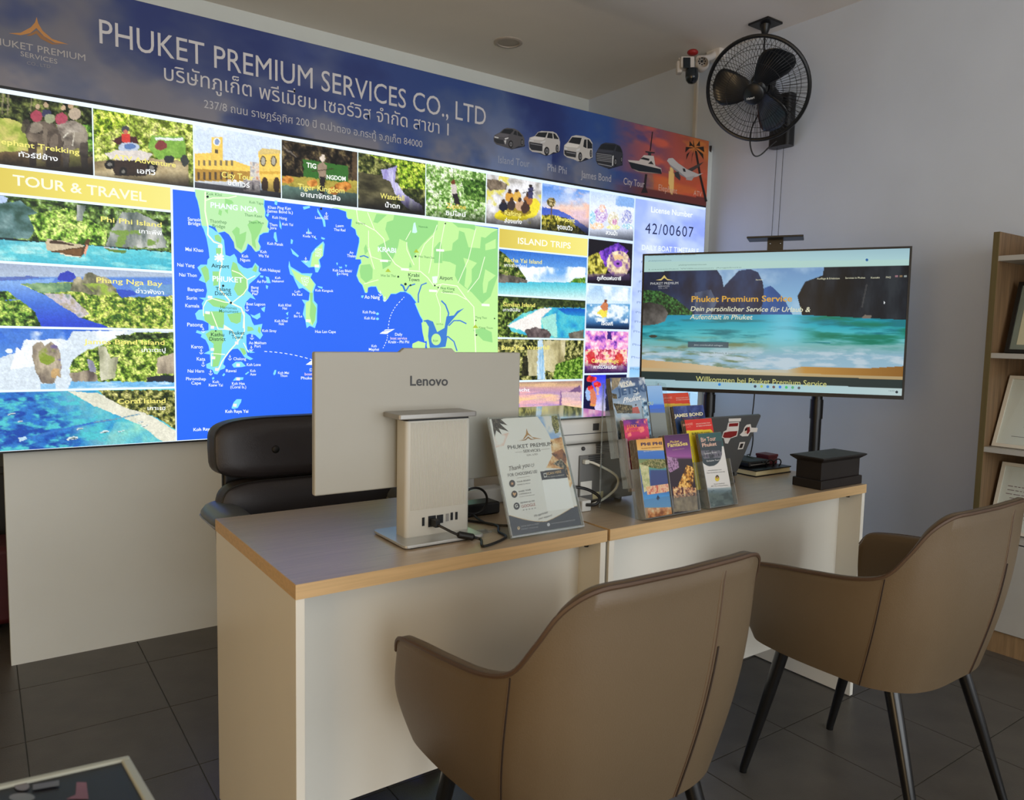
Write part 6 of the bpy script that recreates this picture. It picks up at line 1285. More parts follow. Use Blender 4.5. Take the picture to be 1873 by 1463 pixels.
# ------------------------------------------------------------------ security camera, conduit, downlight
cc_ = empty('security_camera', (XW, 3.30, 2.80), 'white security camera with a dark domed lens high on the right wall', 'camera')
k0 = at(1312, 97, x=XW-.02)
MB().obox((XW-.03, k0[1], k0[2]), np.eye(3), (.03, .055, .045)).build('wall_plate', 'cctv_white', cc_, bevel=.01, seg=3)
def wp(px, py, d): return EYE+ray(px, py)*d
dcc = (np.array((XW-.05, k0[1], k0[2]))-EYE)@CF
MB().tube([np.array((XW-.04, k0[1], k0[2]-.01)), wp(1296, 106, dcc-.05), wp(1278, 108, dcc-.12)], .02, 12, 4).build('arm', 'cctv_white', cc_, smooth=True)
E3 = np.array((CR, CU, -CF))
MB().lathe(wp(1284, 118, dcc-.13), -CF, [(.02, -.03), (.036, -.028), (.040, 0), (.038, .02), (.03, .03)], 24).build('floodlight', 'cctv_white', cc_, smooth=40)
for k in range(8):
    t = 2*math.pi*k/8; MB().ball(wp(1284, 112, dcc-.165)+.019*(math.cos(t)*CR+math.sin(t)*CU), .0045, 8, 6).build('led', 'black_plastic', cc_)
MB().ball(wp(1284, 112, dcc-.168), .008, 10, 6).build('sensor', 'black_plastic', cc_)
MB().obox(wp(1256, 117, dcc-.14), E3, (.040, .034, .03)).build('head', 'cctv_white', cc_, bevel=.008)
MB().obox(wp(1256, 115, dcc-.172), E3, (.021, .030, .006)).build('window', 'cctv_dark', cc_, bevel=.002)
MB().obox(wp(1242, 124, dcc-.12), E3, (.016, .036, .022)).build('side_lamp', 'cctv_white', cc_, bevel=.008)
dm = MB(); dc = wp(1265.5, 134, dcc-.15); dm.lathe(dc, -CU, [(.036, -.02), (.038, .02), (.034, .040), (.022, .056), (.001, .062)], 24); dm.build('dome', 'cctv_dark', cc_, smooth=60)
MB().ball(wp(1263, 146, dcc-.185), .009, 12, 8).build('lens', 'black_plastic', cc_, smooth=True)
MB().ball(wp(1267, 96, dcc-.10), .03, 16, 8, (1.1, 1.1, .6)).build('siren', 'red_plastic', cc_, smooth=True)
MB().tube([wp(1246, 116, dcc-.12), wp(1242, 106, dcc-.12)], .004, 6).build('antenna', 'cctv_white', cc_)
cd0 = at(1276, 135, x=XW)
cd = tag(MB().box(XW-.014, XW, cd0[1]-.012, cd0[1]+.012, 1.9, cd0[2]).build('cable_duct', 'conduit_white'), 'thin white cable duct running down the right wall behind the sign', 'duct')
dl = at(930, 77, z=ZC)
dlr = empty('downlight', (dl[0], dl[1], ZC), 'round unlit ceiling downlight above the sign', 'light')
MB().lathe((dl[0], dl[1], ZC), (0, 0, -1), [(.085, 0), (.085, .004), (.078, .008), (.066, .008), (.064, .002)], 36).build('trim_ring', 'downlight_ring', dlr, smooth=40)
MB().lathe((dl[0], dl[1], ZC), (0, 0, -1), [(.064, .0), (.064, .003), (.03, .004), (.001, .004)], 36).build('diffuser', 'downlight_face', dlr, smooth=40)

# ------------------------------------------------------------------ things glimpsed past the partition's left end, and the side table by the viewer
gb = empty('suitcase', (-.02, 3.62, 0), 'dark red suitcase just visible past the left end of the partition', 'suitcase')
MB().box(-.28, .10, 3.55, 3.80, .04, .36).build('case', 'red_bag', gb, bevel=.03, seg=3)
MB().tube([(-.18, 3.67, .35), (-.16, 3.67, .42), (-.02, 3.67, .42), (0, 3.67, .35)], .01, 8, 4).build('handle', 'black_plastic', gb)
for x in (-.2, .03): MB().cyl((x-.01, 3.66, .025), (x+.01, 3.66, .025), .025).build('wheel', 'black_plastic', gb)
kb = empty('cabinet', (-.1, 4.15, 0), 'dark cabinet at the rear wall behind the partition', 'cabinet')
MB().box(-.7, .35, 3.95, 4.38, 0, .62).build('body', 'dark_cabinet', kb, bevel=.006)
for x in (-.69, -.34, .01): MB().box(x, x+.335, 3.93, 3.95, .06, .59).build('door', 'dark_cabinet', kb, bevel=.003)

ct = at(236, 1380, z=.78)
r1, r2 = ray(0, 1432), ray(288, 1463)
best = None
for tilt in np.linspace(-.9, .9, 181):          # slope of the top that squares its corner
    for az in (0.0,):
        n_ = np.array((math.sin(tilt)*CF[0], math.sin(tilt)*CF[1], math.cos(tilt)))
        a_ = EYE+r1*(((ct-EYE)@n_)/(r1@n_))-ct; b_ = EYE+r2*(((ct-EYE)@n_)/(r2@n_))-ct
        c_ = abs((a_@b_)/np.linalg.norm(a_)/np.linalg.norm(b_))
        if best is None or c_ < best[0]: best = (c_, n_, a_, b_, tilt)
dn, du, dv = best[1]/np.linalg.norm(best[1]), best[2]/np.linalg.norm(best[2]), best[3]/np.linalg.norm(best[3])
dv = dv-du*(dv@du); dv /= np.linalg.norm(dv)
stb = empty('poster_stand', tuple((ct+du*.2+dv*.15)*np.array((1, 1, 0))), 'sloping dark poster board with a pale rim at the lower left corner', 'poster stand')
def quad(a0, a1, b0, b1, z0, z1): return MB().prism([(a0, b0), (a1, b0), (a1, b1), (a0, b1)], ct, du, dv, dn, z0, z1)
Lw, Ld, rm = .44, .32, .009
quad(rm, Lw-rm, rm, Ld-rm, -.018, -.003).build('board', 'card_dark', stb)
for a0, a1, b0, b1 in ((0, Lw, 0, rm), (0, Lw, Ld-rm, Ld), (0, rm, rm, Ld-rm), (Lw-rm, Lw, rm, Ld-rm)): quad(a0, a1, b0, b1, -.022, 0).build('rim', 'rim_light', stb, bevel=.002)
for a, b in ((.03, .03), (Lw-.03, .03), (.03, Ld-.03), (Lw-.03, Ld-.03)):
    q = ct+du*a+dv*b-dn*.018; MB().cyl((q[0], q[1], 0), (q[0], q[1], q[2]), .012).build('leg', 'black_metal', stb)
tbp = Plane(ct-dn*.003, du, np.cross(dn, du))
vector('poster_print', tbp, [((150, 130, 135), ell(226, 1391, 5, 4)), ((120, 36, 58), [(140, 1432), (158, 1432), (162, 1463), (120, 1463), (138, 1455)]), ((110, 100, 100), ell(40, 1440, 14, 8, 14)), ((110, 104, 104), ell(40, 1461, 24, 8, 14)),
       ((88, 82, 84), [(60, 1438), (108, 1430), (108, 1440), (60, 1448)])], 'print_paper', stb, off=.0006, d=.0003)
# ------------------------------------------------------------------ what the television shows
KT = (1150, 420, .28831)
def p_tv(c):
    c.grad(c.all, [(100, (150, 186, 200)), (180, (168, 206, 212)), (250, (176, 214, 212))])
    c.fill(c.P((60, 205), (1830, 190), (1830, 250), (60, 270)), (176, 212, 206))
    yt = np.interp(c.X, [95, 720, 1150, 1800], [268, 250, 238, 228])
    pg = (c.Y > yt).astype(float)
    c.grad(pg, [(250, (110, 150, 196)), (420, (130, 176, 214)), (545, (150, 196, 222))]); c.cloud(pg*(c.Y < 540), (170, 200, 226), 9, 3, .42, .7)
    navy = ((14, 26, 50), (24, 42, 76), (36, 60, 100))
    for pts, k in (([(600, 540), (605, 360), (650, 310), (700, 260), (770, 250), (820, 270), (850, 330), (862, 420), (880, 540)], 3), ([(840, 540), (860, 370), (900, 355), (940, 390), (985, 440), (1040, 540)], 4), ([(80, 540), (80, 262), (560, 255), (590, 300), (610, 400), (600, 540)], 5)):
        c.tex(c.P(*pts)*pg, navy if k != 4 else ((30, 70, 130), (44, 92, 160)), 20, k, 10)
    c.tex(c.P((420, 400), (520, 380), (560, 460), (520, 540), (420, 540))*pg, ((30, 44, 70), (64, 80, 110), (96, 110, 134)), 24, 6, 7)
    c.tex(c.P((1070, 420), (1120, 330), (1230, 290), (1240, 235), (1800, 215), (1790, 580), (1500, 560), (1100, 545))*pg, ((8, 14, 20), (20, 28, 38), (40, 48, 56)), 22, 7, 7, con=2)
    c.fill(c.L(5, (1510, 350), (1490, 440), (1480, 490)), (84, 84, 84), .6)
    c.leaf(c.P((80, 380), (200, 390), (300, 440), (410, 530), (400, 545), (80, 545))*pg, 4, 70, ((10, 30, 22), (24, 60, 34), (40, 90, 44), (70, 120, 60)))
    sea = c.P((60, 545), (1040, 538), (1800, 575), (1760, 960), (40, 930)); c.grad(sea, [(540, (24, 140, 176)), (600, (30, 164, 184)), (680, (90, 190, 196)), (740, (120, 176, 176)), (800, (140, 180, 200)), (880, (150, 186, 206))])
    c.cloud(sea*(c.Y < 720), (20, 118, 130), 7, 5, .48, .68, 60); c.cloud(sea*np.clip((790-c.Y)/60, 0, 1)*np.clip((c.X-1060)/160, 0, 1), (16, 120, 96), 6, 8, .45, .7, 40); c.fill(sea*np.exp(-((c.X-985)/130)**2)*np.clip((800-c.Y)/120, 0, 1)*.75, (120, 204, 228))
    c.cloud(sea*np.clip((c.Y-670)/50, 0, 1)*np.clip((900-c.X)/200, 0, 1), (110, 130, 96), 8, 9, .48, .66, 50); c.cloud(sea*np.clip((c.Y-730)/60, 0, 1), (186, 206, 218), 14, 3, .42, .62, 60)
    yb = np.interp(c.X, [50, 400, 700, 1000, 1100, 1500, 1760], [820, 850, 885, 890, 868, 880, 865]); sd = pg*(c.Y > yb)
    c.grad(sd, [(50, (196, 160, 110)), (500, (206, 186, 150)), (1000, (186, 186, 170)), (1120, (186, 140, 70)), (1760, (140, 96, 40))], 'X'); c.fill(pg*(c.Y > np.interp(c.X, [50, 1760], [875, 935])), (190, 176, 140), .7)
    c.tex(c.P((60, 600), (70, 470), (130, 458), (220, 480), (250, 530), (230, 580), (180, 600), (100, 608)), ((40, 40, 40), (80, 78, 76), (116, 112, 108)), 20, 5, con=2); c.fill(c.E(155, 676, 26, 9), (60, 60, 50)); c.fill(c.P((1475, 560), (1500, 540), (1540, 545), (1535, 565)), (120, 110, 100))
    yf = np.interp(c.X, [40, 1760], [896, 952]); c.fill(pg*(c.Y > yf), (38, 52, 52))
    yk = np.interp(c.X, [40, 1760], [946, 1008]); c.grad((c.Y > yk)*pg, [(40, (160, 190, 200)), (1000, (166, 204, 212)), (1760, (186, 206, 206))], 'X')
    c.fill(c.P((375, 708), (635, 713), (634, 752), (373, 747)), (58, 76, 92), .85)
screen = raster('screen_image', tvp, *TS, .0026, p_tv, 'print_tv', tv, off=.0005, crop=KT)
OR, CRM = (214, 164, 62), (226, 226, 196)
tw = [('Phuket Premium Service', (398, 458), (1036, 455), 36, OR, {'bold': .018}), ('Dein persönlicher Service für Urlaub &', (392, 516), (1152, 522), 30, CRM, {'bold': .008, 'shear': .18}), ('Aufenthalt in Phuket', (388, 568), (786, 570), 30, CRM, {'bold': .004, 'shear': .18}),
      ('Willkommen bei Phuket Premium Service', (426, 962), (1254, 996), 34, (206, 206, 130), {'bold': .002}), ('PHUKET PREMIUM', (138, 350), (314, 346), 15, (200, 204, 206)), ('SERVICES', (186, 364), (258, 362), 9, (180, 184, 190)), ('CO., LTD', (190, 376), (246, 374), 7, (170, 174, 180)),
      ('Ausflüge & Erlebnisse', (1194, 316), (1338, 314), 11, CRM), ('Services in Phuket', (1374, 312), (1500, 310), 11, CRM), ('Kontakt', (1536, 310), (1592, 309), 11, CRM), ('FAQ', (1632, 308), (1662, 307), 11, CRM), ('Startseite', (806, 322), (852, 321), 9, CRM),
      ('Jetzt unverbindlich anfragen', (414, 735), (596, 739), 9, (180, 196, 200)), ('Ausflüge, Transfers, Hotels & mehr', (376, 778), (676, 792), 10, (110, 130, 130)),
      ('phuketpremiumservice', (126, 202), (270, 198), 8, (110, 140, 140)), ('phuketpremiumservice.com', (318, 228), (494, 224), 8, (96, 124, 120)), ('Datei Bearbeiten Ansicht Verlauf Lesezeichen', (126, 168), (424, 162), 8, (70, 96, 104)), ('Lesezeichen Willkommen Angebote', (128, 256), (716, 242), 7, (110, 140, 136)), ('14:32', (1650, 1026), (1686, 1027), 8, (70, 84, 90))]
lettering('screen_lettering', tvp, tw, 'print_tv', screen, off=.0012, crop=KT)
ic = [((212, 190, 110), [(172, 320), (205, 312), (226, 288), (244, 312), (284, 322), (246, 321), (226, 306), (206, 322)]), ((230, 236, 240), [(1618, 452), (1628, 464), (1623, 466), (1624, 472), (1618, 470)])]
for x, y, cl in ((576, 982, (40, 130, 214)), (802, 994, (60, 70, 90)), (843, 994, (176, 196, 90)), (882, 996, (60, 130, 196)), (920, 998, (110, 80, 80)), (960, 998, (50, 120, 220)), (1000, 1000, (70, 190, 110)), (1040, 1001, (90, 170, 120)), (1080, 1004, (90, 96, 104)), (1700, 1030, (50, 60, 66)), (1511, 192, (40, 100, 160))): ic.append((cl, ell(x, y, 9, 9, 12)))
for x, cl in ((1690, (150, 110, 120)), (1718, (130, 110, 80)), (1746, (140, 150, 150))): ic.append((cl, [(x, 290), (x+18, 289), (x+18, 301), (x, 302)]))
vector('screen_icons', tvp, ic, 'print_tv', screen, off=.0009, crop=KT, d=.00002)

# ------------------------------------------------------------------ acrylic flyer stand
FO = np.array((1.0205, 1.4325, DZ+.001)); fe = np.array((1.2425, 1.4275, DZ+.001))
FU = (fe-FO); FWd = np.linalg.norm(FU); FU = FU/FWd
tl = at(890, 764, y=1.552)
FV = tl-FO; FHt = np.linalg.norm(FV); FV = FV/FHt
FV = FV-FU*(FV@FU); FV /= np.linalg.norm(FV)
FNn = np.cross(FU, FV)
fs = empty('flyer_stand', tuple(FO+FU*FWd/2), 'clear acrylic stand holding the white company review flyer at the desk edge', 'flyer stand')
def fbox(a0, a1, b0, b1, d0, d1, name, mat, par=None): return MB().prism([(a0, b0), (a1, b0), (a1, b1), (a0, b1)], FO, FU, FV, FNn, d0, d1).build(name, mat, par or fs)
fbox(0, FWd, .006, FHt, .0012, .0032, 'front_sheet', 'acrylic'); fbox(0, FWd, .006, FHt, -.0035, -.0015, 'back_sheet', 'acrylic')
for a0, a1 in ((0, .0022), (FWd-.0022, FWd)): fbox(a0, a1, .006, FHt, -.0036, .0034, 'sheet_edge', 'acrylic_edge')
fbox(0, FWd, .004, .008, -.0036, .0034, 'sheet_edge', 'acrylic_edge')
MB().prism([(0, 0), (FWd, 0), (FWd, .10), (0, .10)], FO, FU, np.cross((0, 0, 1), FU), (0, 0, 1), 0, .0025).build('foot_plate', 'acrylic', fs)
fp = Plane(FO, FU, FV); KF = (870, 730, .18453)
paper = fbox(.006, FWd-.006, .010, FHt-.004, -.0014, -.0006, 'flyer_sheet', 'paper_white')
def p_fly(c):
    c.fill(c.all, (224, 222, 216)); t = c.P((600, 150), (830, 140), (900, 440), (760, 420), (700, 300)); c.cloud(t, (140, 176, 220), 26, 3, .4, .62)
    c.leaf(c.P((155, 180), (330, 180), (250, 200), (320, 260), (240, 240), (330, 320), (230, 290), (260, 350), (205, 310), (190, 380)), 3, 160, ((26, 24, 20), (50, 44, 36), (90, 80, 66)))
    c.leaf(c.P((750, 160), (800, 150), (840, 230), (820, 330), (790, 340), (760, 260)), 5, 160, ((60, 64, 30), (120, 120, 60), (170, 160, 100))); c.cloud(c.P((180, 370), (330, 330), (280, 460), (200, 480)), (222, 190, 176), 30, 6, .4, .6)
    m = c.P((740, 400), (870, 370), (900, 500), (930, 620), (960, 830), (940, 880), (860, 690), (700, 680), (760, 560)); c.tex(m, ((150, 96, 50), (206, 150, 90), (232, 200, 150), (240, 226, 200)), 60, 4); c.tex(c.P((750, 540), (860, 490), (900, 560), (900, 640), (820, 600)), ((70, 40, 24), (150, 90, 44), (196, 120, 60)), 90, 6); c.leaf(c.P((760, 640), (850, 590), (900, 660), (930, 800), (880, 690)), 7, 130, ((30, 34, 26), (70, 66, 50), (180, 160, 130)))
    yb = 1155+60*np.sin(np.clip((c.X-345)/620, 0, 1)*math.pi)-np.clip((c.X-700)/300, 0, 1)*95; c.fill((c.Y > yb-6).astype(float), (206, 176, 130)); c.fill((c.Y > yb).astype(float), (40, 42, 52))
    c.fill(c.P((640, 715), (880, 688), (915, 780), (658, 808)), (40, 40, 48)); c.fill(c.P((660, 800), (912, 778), (975, 1075), (712, 1108)), (236, 235, 232))
fly = raster('flyer_print', fp, .006, FWd-.006, .010, FHt-.004, .0011, p_fly, 'print_paper', paper, off=-.0004, crop=KF)
DKT, GLD = (44, 42, 44), (176, 128, 66)
lettering('lettering', fp, [('PHUKET PREMIUM', (322, 498), (762, 460), 38, DKT), ('SERVICES', (474, 530), (644, 516), 26, (70, 66, 64)), ('CO., LTD', (508, 564), (614, 552), 16, (110, 106, 104)), ('Thank you', (336, 712), (540, 668), 44, (96, 90, 88), {'shear': .35}), ('FOR CHOOSING US!', (322, 770), (612, 730), 30, (60, 56, 56)),
    ('YOUR REVIEW', (408, 828), (546, 808), 15, (70, 66, 66)), ('MEANS SO MUCH', (412, 856), (540, 838), 12, (130, 126, 124)), ('SHARE YOUR', (426, 924), (548, 904), 15, (70, 66, 66)), ('EXPERIENCE', (430, 950), (552, 932), 13, (120, 116, 114)), ('TO HELP OTHER TRAVELERS', (430, 974), (586, 950), 8, (140, 136, 134)), ('REVIEW US ON', (446, 1036), (584, 1014), 15, (70, 66, 66)), ('GOOGLE', (456, 1078), (594, 1054), 28, (166, 96, 84)),
    ('SCAN HERE', (706, 752), (850, 728), 24, (214, 176, 120), {'bold': .01}), ('TO LEAVE A REVIEW', (710, 780), (878, 756), 12, (206, 200, 190)), ('We appreciate', (582, 1170), (716, 1128), 24, (120, 116, 114), {'shear': .35}), ('your support!', (620, 1196), (760, 1158), 20, (130, 126, 124), {'shear': .35}), ('237/8 RAT-U-THIT', (450, 1268), (632, 1240), 13, (170, 170, 176)), ('PHUKET, THAILAND', (454, 1296), (620, 1272), 13, (160, 160, 168)), ('WWW.PHUKETPREMIUMSERVICES.COM', (750, 1240), (984, 1202), 11, (170, 170, 176)), ('* * * * *', (470, 1116), (600, 1094), 22, (90, 86, 84)), ('G', (392, 1075), (420, 1070), 30, (232, 230, 226), {'bold': .02})], 'print_paper', fly, off=.0004, crop=KF)
def star(x, y, r): return [(x+r*(1 if k % 2 == 0 else .42)*math.cos(math.radians(-90+36*k)), y+r*(1 if k % 2 == 0 else .42)*math.sin(math.radians(-90+36*k))) for k in range(10)]
EM = [(GLD, [(410, 420), (470, 395), (500, 345), (505, 290), (520, 335), (560, 375), (660, 395), (580, 392), (520, 352), (480, 395)]), ((150, 110, 60), [(440, 415), (490, 398), (520, 370), (550, 392), (600, 398), (545, 402), (520, 386), (495, 408)])]
for x, y in ((362, 836), (384, 942)): EM.append((DKT, ell(x, y, 30, 36)))
EM.append((DKT, ell(406, 1060, 30, 36))); EM[4:5] = [(DKT, ell(406, 1060, 30, 36))]
EM += [((200, 150, 110), star(362, 836, 20)), ((206, 160, 110), [(384, 962), (366, 938), (370, 924), (384, 932), (398, 924), (402, 938)])]
EM += [((140, 130, 120), stroke(1.5, (392, 528), (466, 520))), ((140, 130, 120), stroke(1.5, (650, 500), (734, 490))), ((150, 140, 130), stroke(1.5, (410, 782), (536, 764))), ((206, 176, 130), ell(426, 1278, 13, 17)), ((40, 42, 52), ell(426, 1274, 5, 6)), ((200, 200, 206), ell(722, 1243, 15, 17)), ((120, 116, 116), stroke(2, (545, 660), (556, 640), (566, 652), (575, 636), (580, 650), (566, 672), (545, 660)))]
EM.append(((214, 212, 206), [(672, 735), (700, 731), (706, 772), (678, 776)])); EM.append((DKT, [(677, 742), (697, 739), (701, 764), (681, 767)]))
vector('emblem', fp, EM, 'print_paper', fly, off=.0002, crop=KF, d=.000006)

# ------------------------------------------------------------------ brochure racks
def rack(name, label, ox, cols, tiers, cw_, oy, dy, z0, dz, lean):
    # stepped clear acrylic rack; returns pocket planes [tier][col]
    root = empty(name, (ox+cols*cw_/2, oy+.08, DZ), label, 'brochure rack', 'clear acrylic brochure racks')
    U = np.array((1., 0, 0)); V = np.array((0, math.sin(lean), math.cos(lean))); N = np.cross(U, V)
    out = []
    for t in range(tiers):
        O = np.array((ox, oy+t*dy, z0+t*dz+.003)); row = []
        def pb(a0, a1, b0, b1, d0, d1, nm, mt): MB().prism([(a0, b0), (a1, b0), (a1, b1), (a0, b1)], O, U, V, N, d0, d1).build(nm, mt, root)
        wd_ = cols*cw_
        pb(0, wd_, 0, .215, -.036, -.0345, 'pocket_back', 'acrylic'); pb(0, wd_, 0, .002, -.036, .003, 'pocket_floor', 'acrylic_edge')
        for k in range(cols):
            a0 = k*cw_
            pb(a0+.002, a0+cw_-.002, 0, .052, .0015, .003, 'pocket_front', 'acrylic')
            row.append(O+U*a0)
        for k in range(cols+1):
            pb(k*cw_-.001, k*cw_+.001, 0, .135, -.036, .003, 'divider', 'acrylic_edge')
        out.append(row)
    for a in (ox-.001, ox+cols*cw_+.001):
        pts = [(oy+.006, DZ), (oy+(tiers-1)*dy+.075, DZ), (oy+(tiers-1)*dy+.085, z0+(tiers-1)*dz+.205), (oy+(tiers-1)*dy+.045, z0+(tiers-1)*dz+.20), (oy+(tiers-1)*dy+.006, z0+(tiers-1)*dz)]
        MB().prism([(y, z) for y, z in pts], (a, 0, 0), (0, 1, 0), (0, 0, 1), (1, 0, 0), -.0008, .0008).build('side_wall', 'acrylic', root)
        MB().box(a-.0012, a+.0012, oy+(tiers-1)*dy+.073, oy+(tiers-1)*dy+.077, DZ, z0+(tiers-1)*dz+.20).build('rear_leg', 'acrylic_edge', root)
    return root, out, U, V, N
LEAN = math.radians(13)
def brochure(label, O, U, V, N, w_, h_, paint, texts, crop, thick=.012, group='printed tour brochures in the racks', back=(200, 196, 186), a0=.004, b0=.0025, lit=None, vec=None):
    b = empty('brochure', tuple(O+U*w_/2), label, 'brochure', group)
    n = 6; mb = MB()
    for k in range(n):
        d1 = -.0005-thick*k/n; mb.prism([(a0, b0), (a0+w_, b0), (a0+w_, b0+h_), (a0, b0+h_)], O+U*(.0006*math.sin(k*2.1))+V*(.0008*math.cos(k*1.7)), U, V, N, d1-thick/n*.6, d1)
    pgs = mb.build('pages', 'brochure_edge', b)
    P_ = Plane(O, U, V)
    cvr = raster('cover', P_, a0, a0+w_, b0, b0+h_, .0011, paint, 'print_paper', b, off=-.0003, crop=crop)
    if vec: vector('cover_art', P_, vec, 'print_paper', cvr, off=.0001, crop=crop, d=.000008)
    if texts: lettering('lettering', P_, texts, 'print_paper', cvr, off=.0005, crop=crop)
    return b
ra, pa, U_, V_, N_ = rack('brochure_rack', 'larger clear acrylic rack with two brochure pockets per tier', 1.432, 2, 3, .108, 1.402, .052, DZ+.002, .075, LEAN)
KA = (1140, 790, .11619); KV = (1085, 680, .1025); KS = (1190, 700, .08883); KG = (1255, 780, .10938)
def b_phi(c):
    c.grad(c.all, [(100, (214, 150, 70)), (280, (224, 180, 100)), (300, (70, 120, 196)), (420, (60, 110, 190)), (430, (110, 130, 90)), (520, (130, 150, 100)), (560, (90, 160, 130)), (620, (60, 96, 150)), (850, (60, 76, 130)), (1000, (70, 140, 200)), (1180, (90, 150, 200)), (1200, (180, 140, 100))])
    c.leaf(c.P((250, 500), (420, 430), (680, 430), (700, 560), (560, 580), (430, 560)), 3, 150, ((70, 80, 40), (120, 120, 70), (160, 150, 110))); c.tex(c.P((260, 510), (400, 540), (430, 900), (330, 950)), ((150, 160, 110), (190, 190, 140), (214, 206, 170)), 120, 5); c.fill(c.P((430, 600), (700, 600), (730, 830), (440, 850)), (60, 70, 120), .8)
    c.tex(c.P((360, 860), (720, 810), (760, 930), (380, 990)), ((190, 90, 70), (226, 190, 160), (206, 160, 110)), 130, 6, con=2.4); c.tex(c.P((380, 1200), (800, 1180), (800, 1340), (400, 1360)), ((150, 80, 40), (220, 140, 80), (236, 200, 150)), 90, 7, con=2.2); c.fill(c.P((520, 1050), (545, 990), (580, 1040), (550, 1075)), (30, 50, 80))
brochure('orange and blue island brochure in the front left rack pocket', pa[0][0], U_, V_, N_, .100, .21, b_phi, [('PHI PHI', (280, 218), (610, 198), 46, (60, 44, 80), {'bold': .03}), ('ISLAND BY SPEEDBOAT', (288, 268), (600, 246), 16, (120, 70, 40)), ('MAYA BAY & BAMBOO ISLAND', (320, 316), (600, 286), 14, (226, 226, 220))], KA, .030)
def b_fan(c):
    c.grad(c.all, [(20, (70, 36, 76)), (250, (110, 60, 120)), (380, (150, 84, 150)), (410, (120, 70, 120)), (430, (50, 40, 46)), (1000, (44, 30, 44))]); c.tex(c.P((690, 380), (860, 420), (880, 560), (740, 640), (690, 560)), ((90, 60, 90), (190, 150, 190), (110, 80, 110)), 160, 4, con=2.4); c.tex(c.P((1000, 520), (1120, 560), (1090, 900), (960, 960), (800, 980), (900, 760)), ((70, 40, 20), (206, 140, 50), (236, 200, 120)), 160, 5, con=2.6); c.tex(c.P((780, 860), (1160, 880), (1150, 1040), (800, 1060)), ((60, 30, 40), (190, 130, 90), (230, 206, 150)), 160, 6, con=2.6); c.tex(c.P((790, 1040), (1160, 1000), (1180, 1230), (800, 1260)), ((110, 90, 70), (170, 150, 120)), 80, 6)
brochure('purple show brochure in the front right rack pocket', pa[0][1], U_, V_, N_, .100, .215, b_fan, [('Phuket', (740, 180), (880, 162), 40, (222, 190, 110), {'bold': .01}), ('FantaSea', (700, 240), (1015, 205), 60, (228, 206, 120), {'bold': .02}), ('THE ULTIMATE CULTURAL SHOW', (770, 290), (960, 266), 12, (200, 170, 150))], KA, .024)
def b_pink(c):
    c.grad(c.all, [(760, (206, 60, 120)), (900, (130, 50, 140)), (1000, (206, 50, 100)), (1200, (190, 40, 96))]); c.cloud(c.all, (240, 130, 110), 60, 4, .56, .64); c.cloud(c.P((560, 820), (900, 820), (900, 980), (560, 960)), (80, 40, 130), 40, 6, .4, .6)
brochure('bright pink night brochure in the middle rack tier', pa[1][0]+np.array((-.004, 0, -.012)), U_, V_, N_, .092, .195, b_pink, [('LUXX', (610, 1010), (790, 995), 60, (240, 150, 60), {'bold': .01}), ('CARNIVAL', (570, 1085), (840, 1065), 46, (240, 120, 90)), ('ON', (505, 880), (570, 872), 60, (230, 200, 210))], KV, .014)
def b_jet(c):
    c.grad(c.all, [(90, (60, 74, 110)), (300, (90, 120, 160)), (560, (150, 170, 190)), (900, (170, 190, 206)), (1100, (50, 70, 96))]); c.cloud(c.all, (196, 206, 214), 40, 3, .5, .66); c.leaf(c.P((360, 560), (700, 600), (700, 740), (430, 740)), 4, 140, ((34, 34, 24), (76, 70, 48), (130, 120, 90))); c.leaf(c.P((330, 380), (420, 400), (430, 480), (350, 480)), 6, 140, ((40, 36, 24), (110, 96, 60)))
    c.tex(c.P((860, 500), (960, 500), (1040, 1120), (920, 1120)), ((30, 60, 90), (120, 160, 190), (206, 220, 230)), 90, 5, con=2.4); c.tex(c.P((330, 90), (500, 110), (440, 260), (330, 340)), ((60, 60, 70), (130, 120, 100), (190, 170, 130)), 90, 8)
    c.fill(c.P((700, 640), (800, 620), (840, 740), (700, 740)), (190, 70, 56), .8); c.fill(c.E(762, 590, 16), (60, 40, 36))
brochure('blue jet ski brochure standing in the top rack tier', pa[2][0]+np.array((-.004, 0, -.002)), U_, V_, N_, .134, .222, b_jet, [('VISA', (470, 285), (710, 240), 85, (226, 224, 214), {'bold': .03, 'shear': .1}), ('JETSKI', (440, 430), (950, 340), 120, (60, 90, 130), {'bold': .03}), ('Phuket', (530, 560), (860, 490), 90, (232, 236, 240), {'shear': .4, 'bold': .02})], KV, .018)
def b_blue(c): c.grad(c.all, [(250, (150, 190, 236)), (560, (120, 170, 230)), (600, (60, 110, 220)), (720, (70, 120, 220)), (740, (150, 150, 146)), (1200, (140, 140, 138))])
brochure('pale blue leaflet beside the jet ski brochure', pa[2][1]+np.array((.030, .002, -.01)), U_, V_, N_, .062, .205, b_blue, [('OU', (975, 600), (1070, 590), 60, (190, 214, 190), {'bold': .02})], KV, .004)
rb_, pb_, U2, V2, N2 = rack('brochure_rack', 'narrow clear acrylic rack with four stepped single pockets', 1.690, 1, 4, .120, 1.402, .042, DZ+.002, .038, math.radians(16))
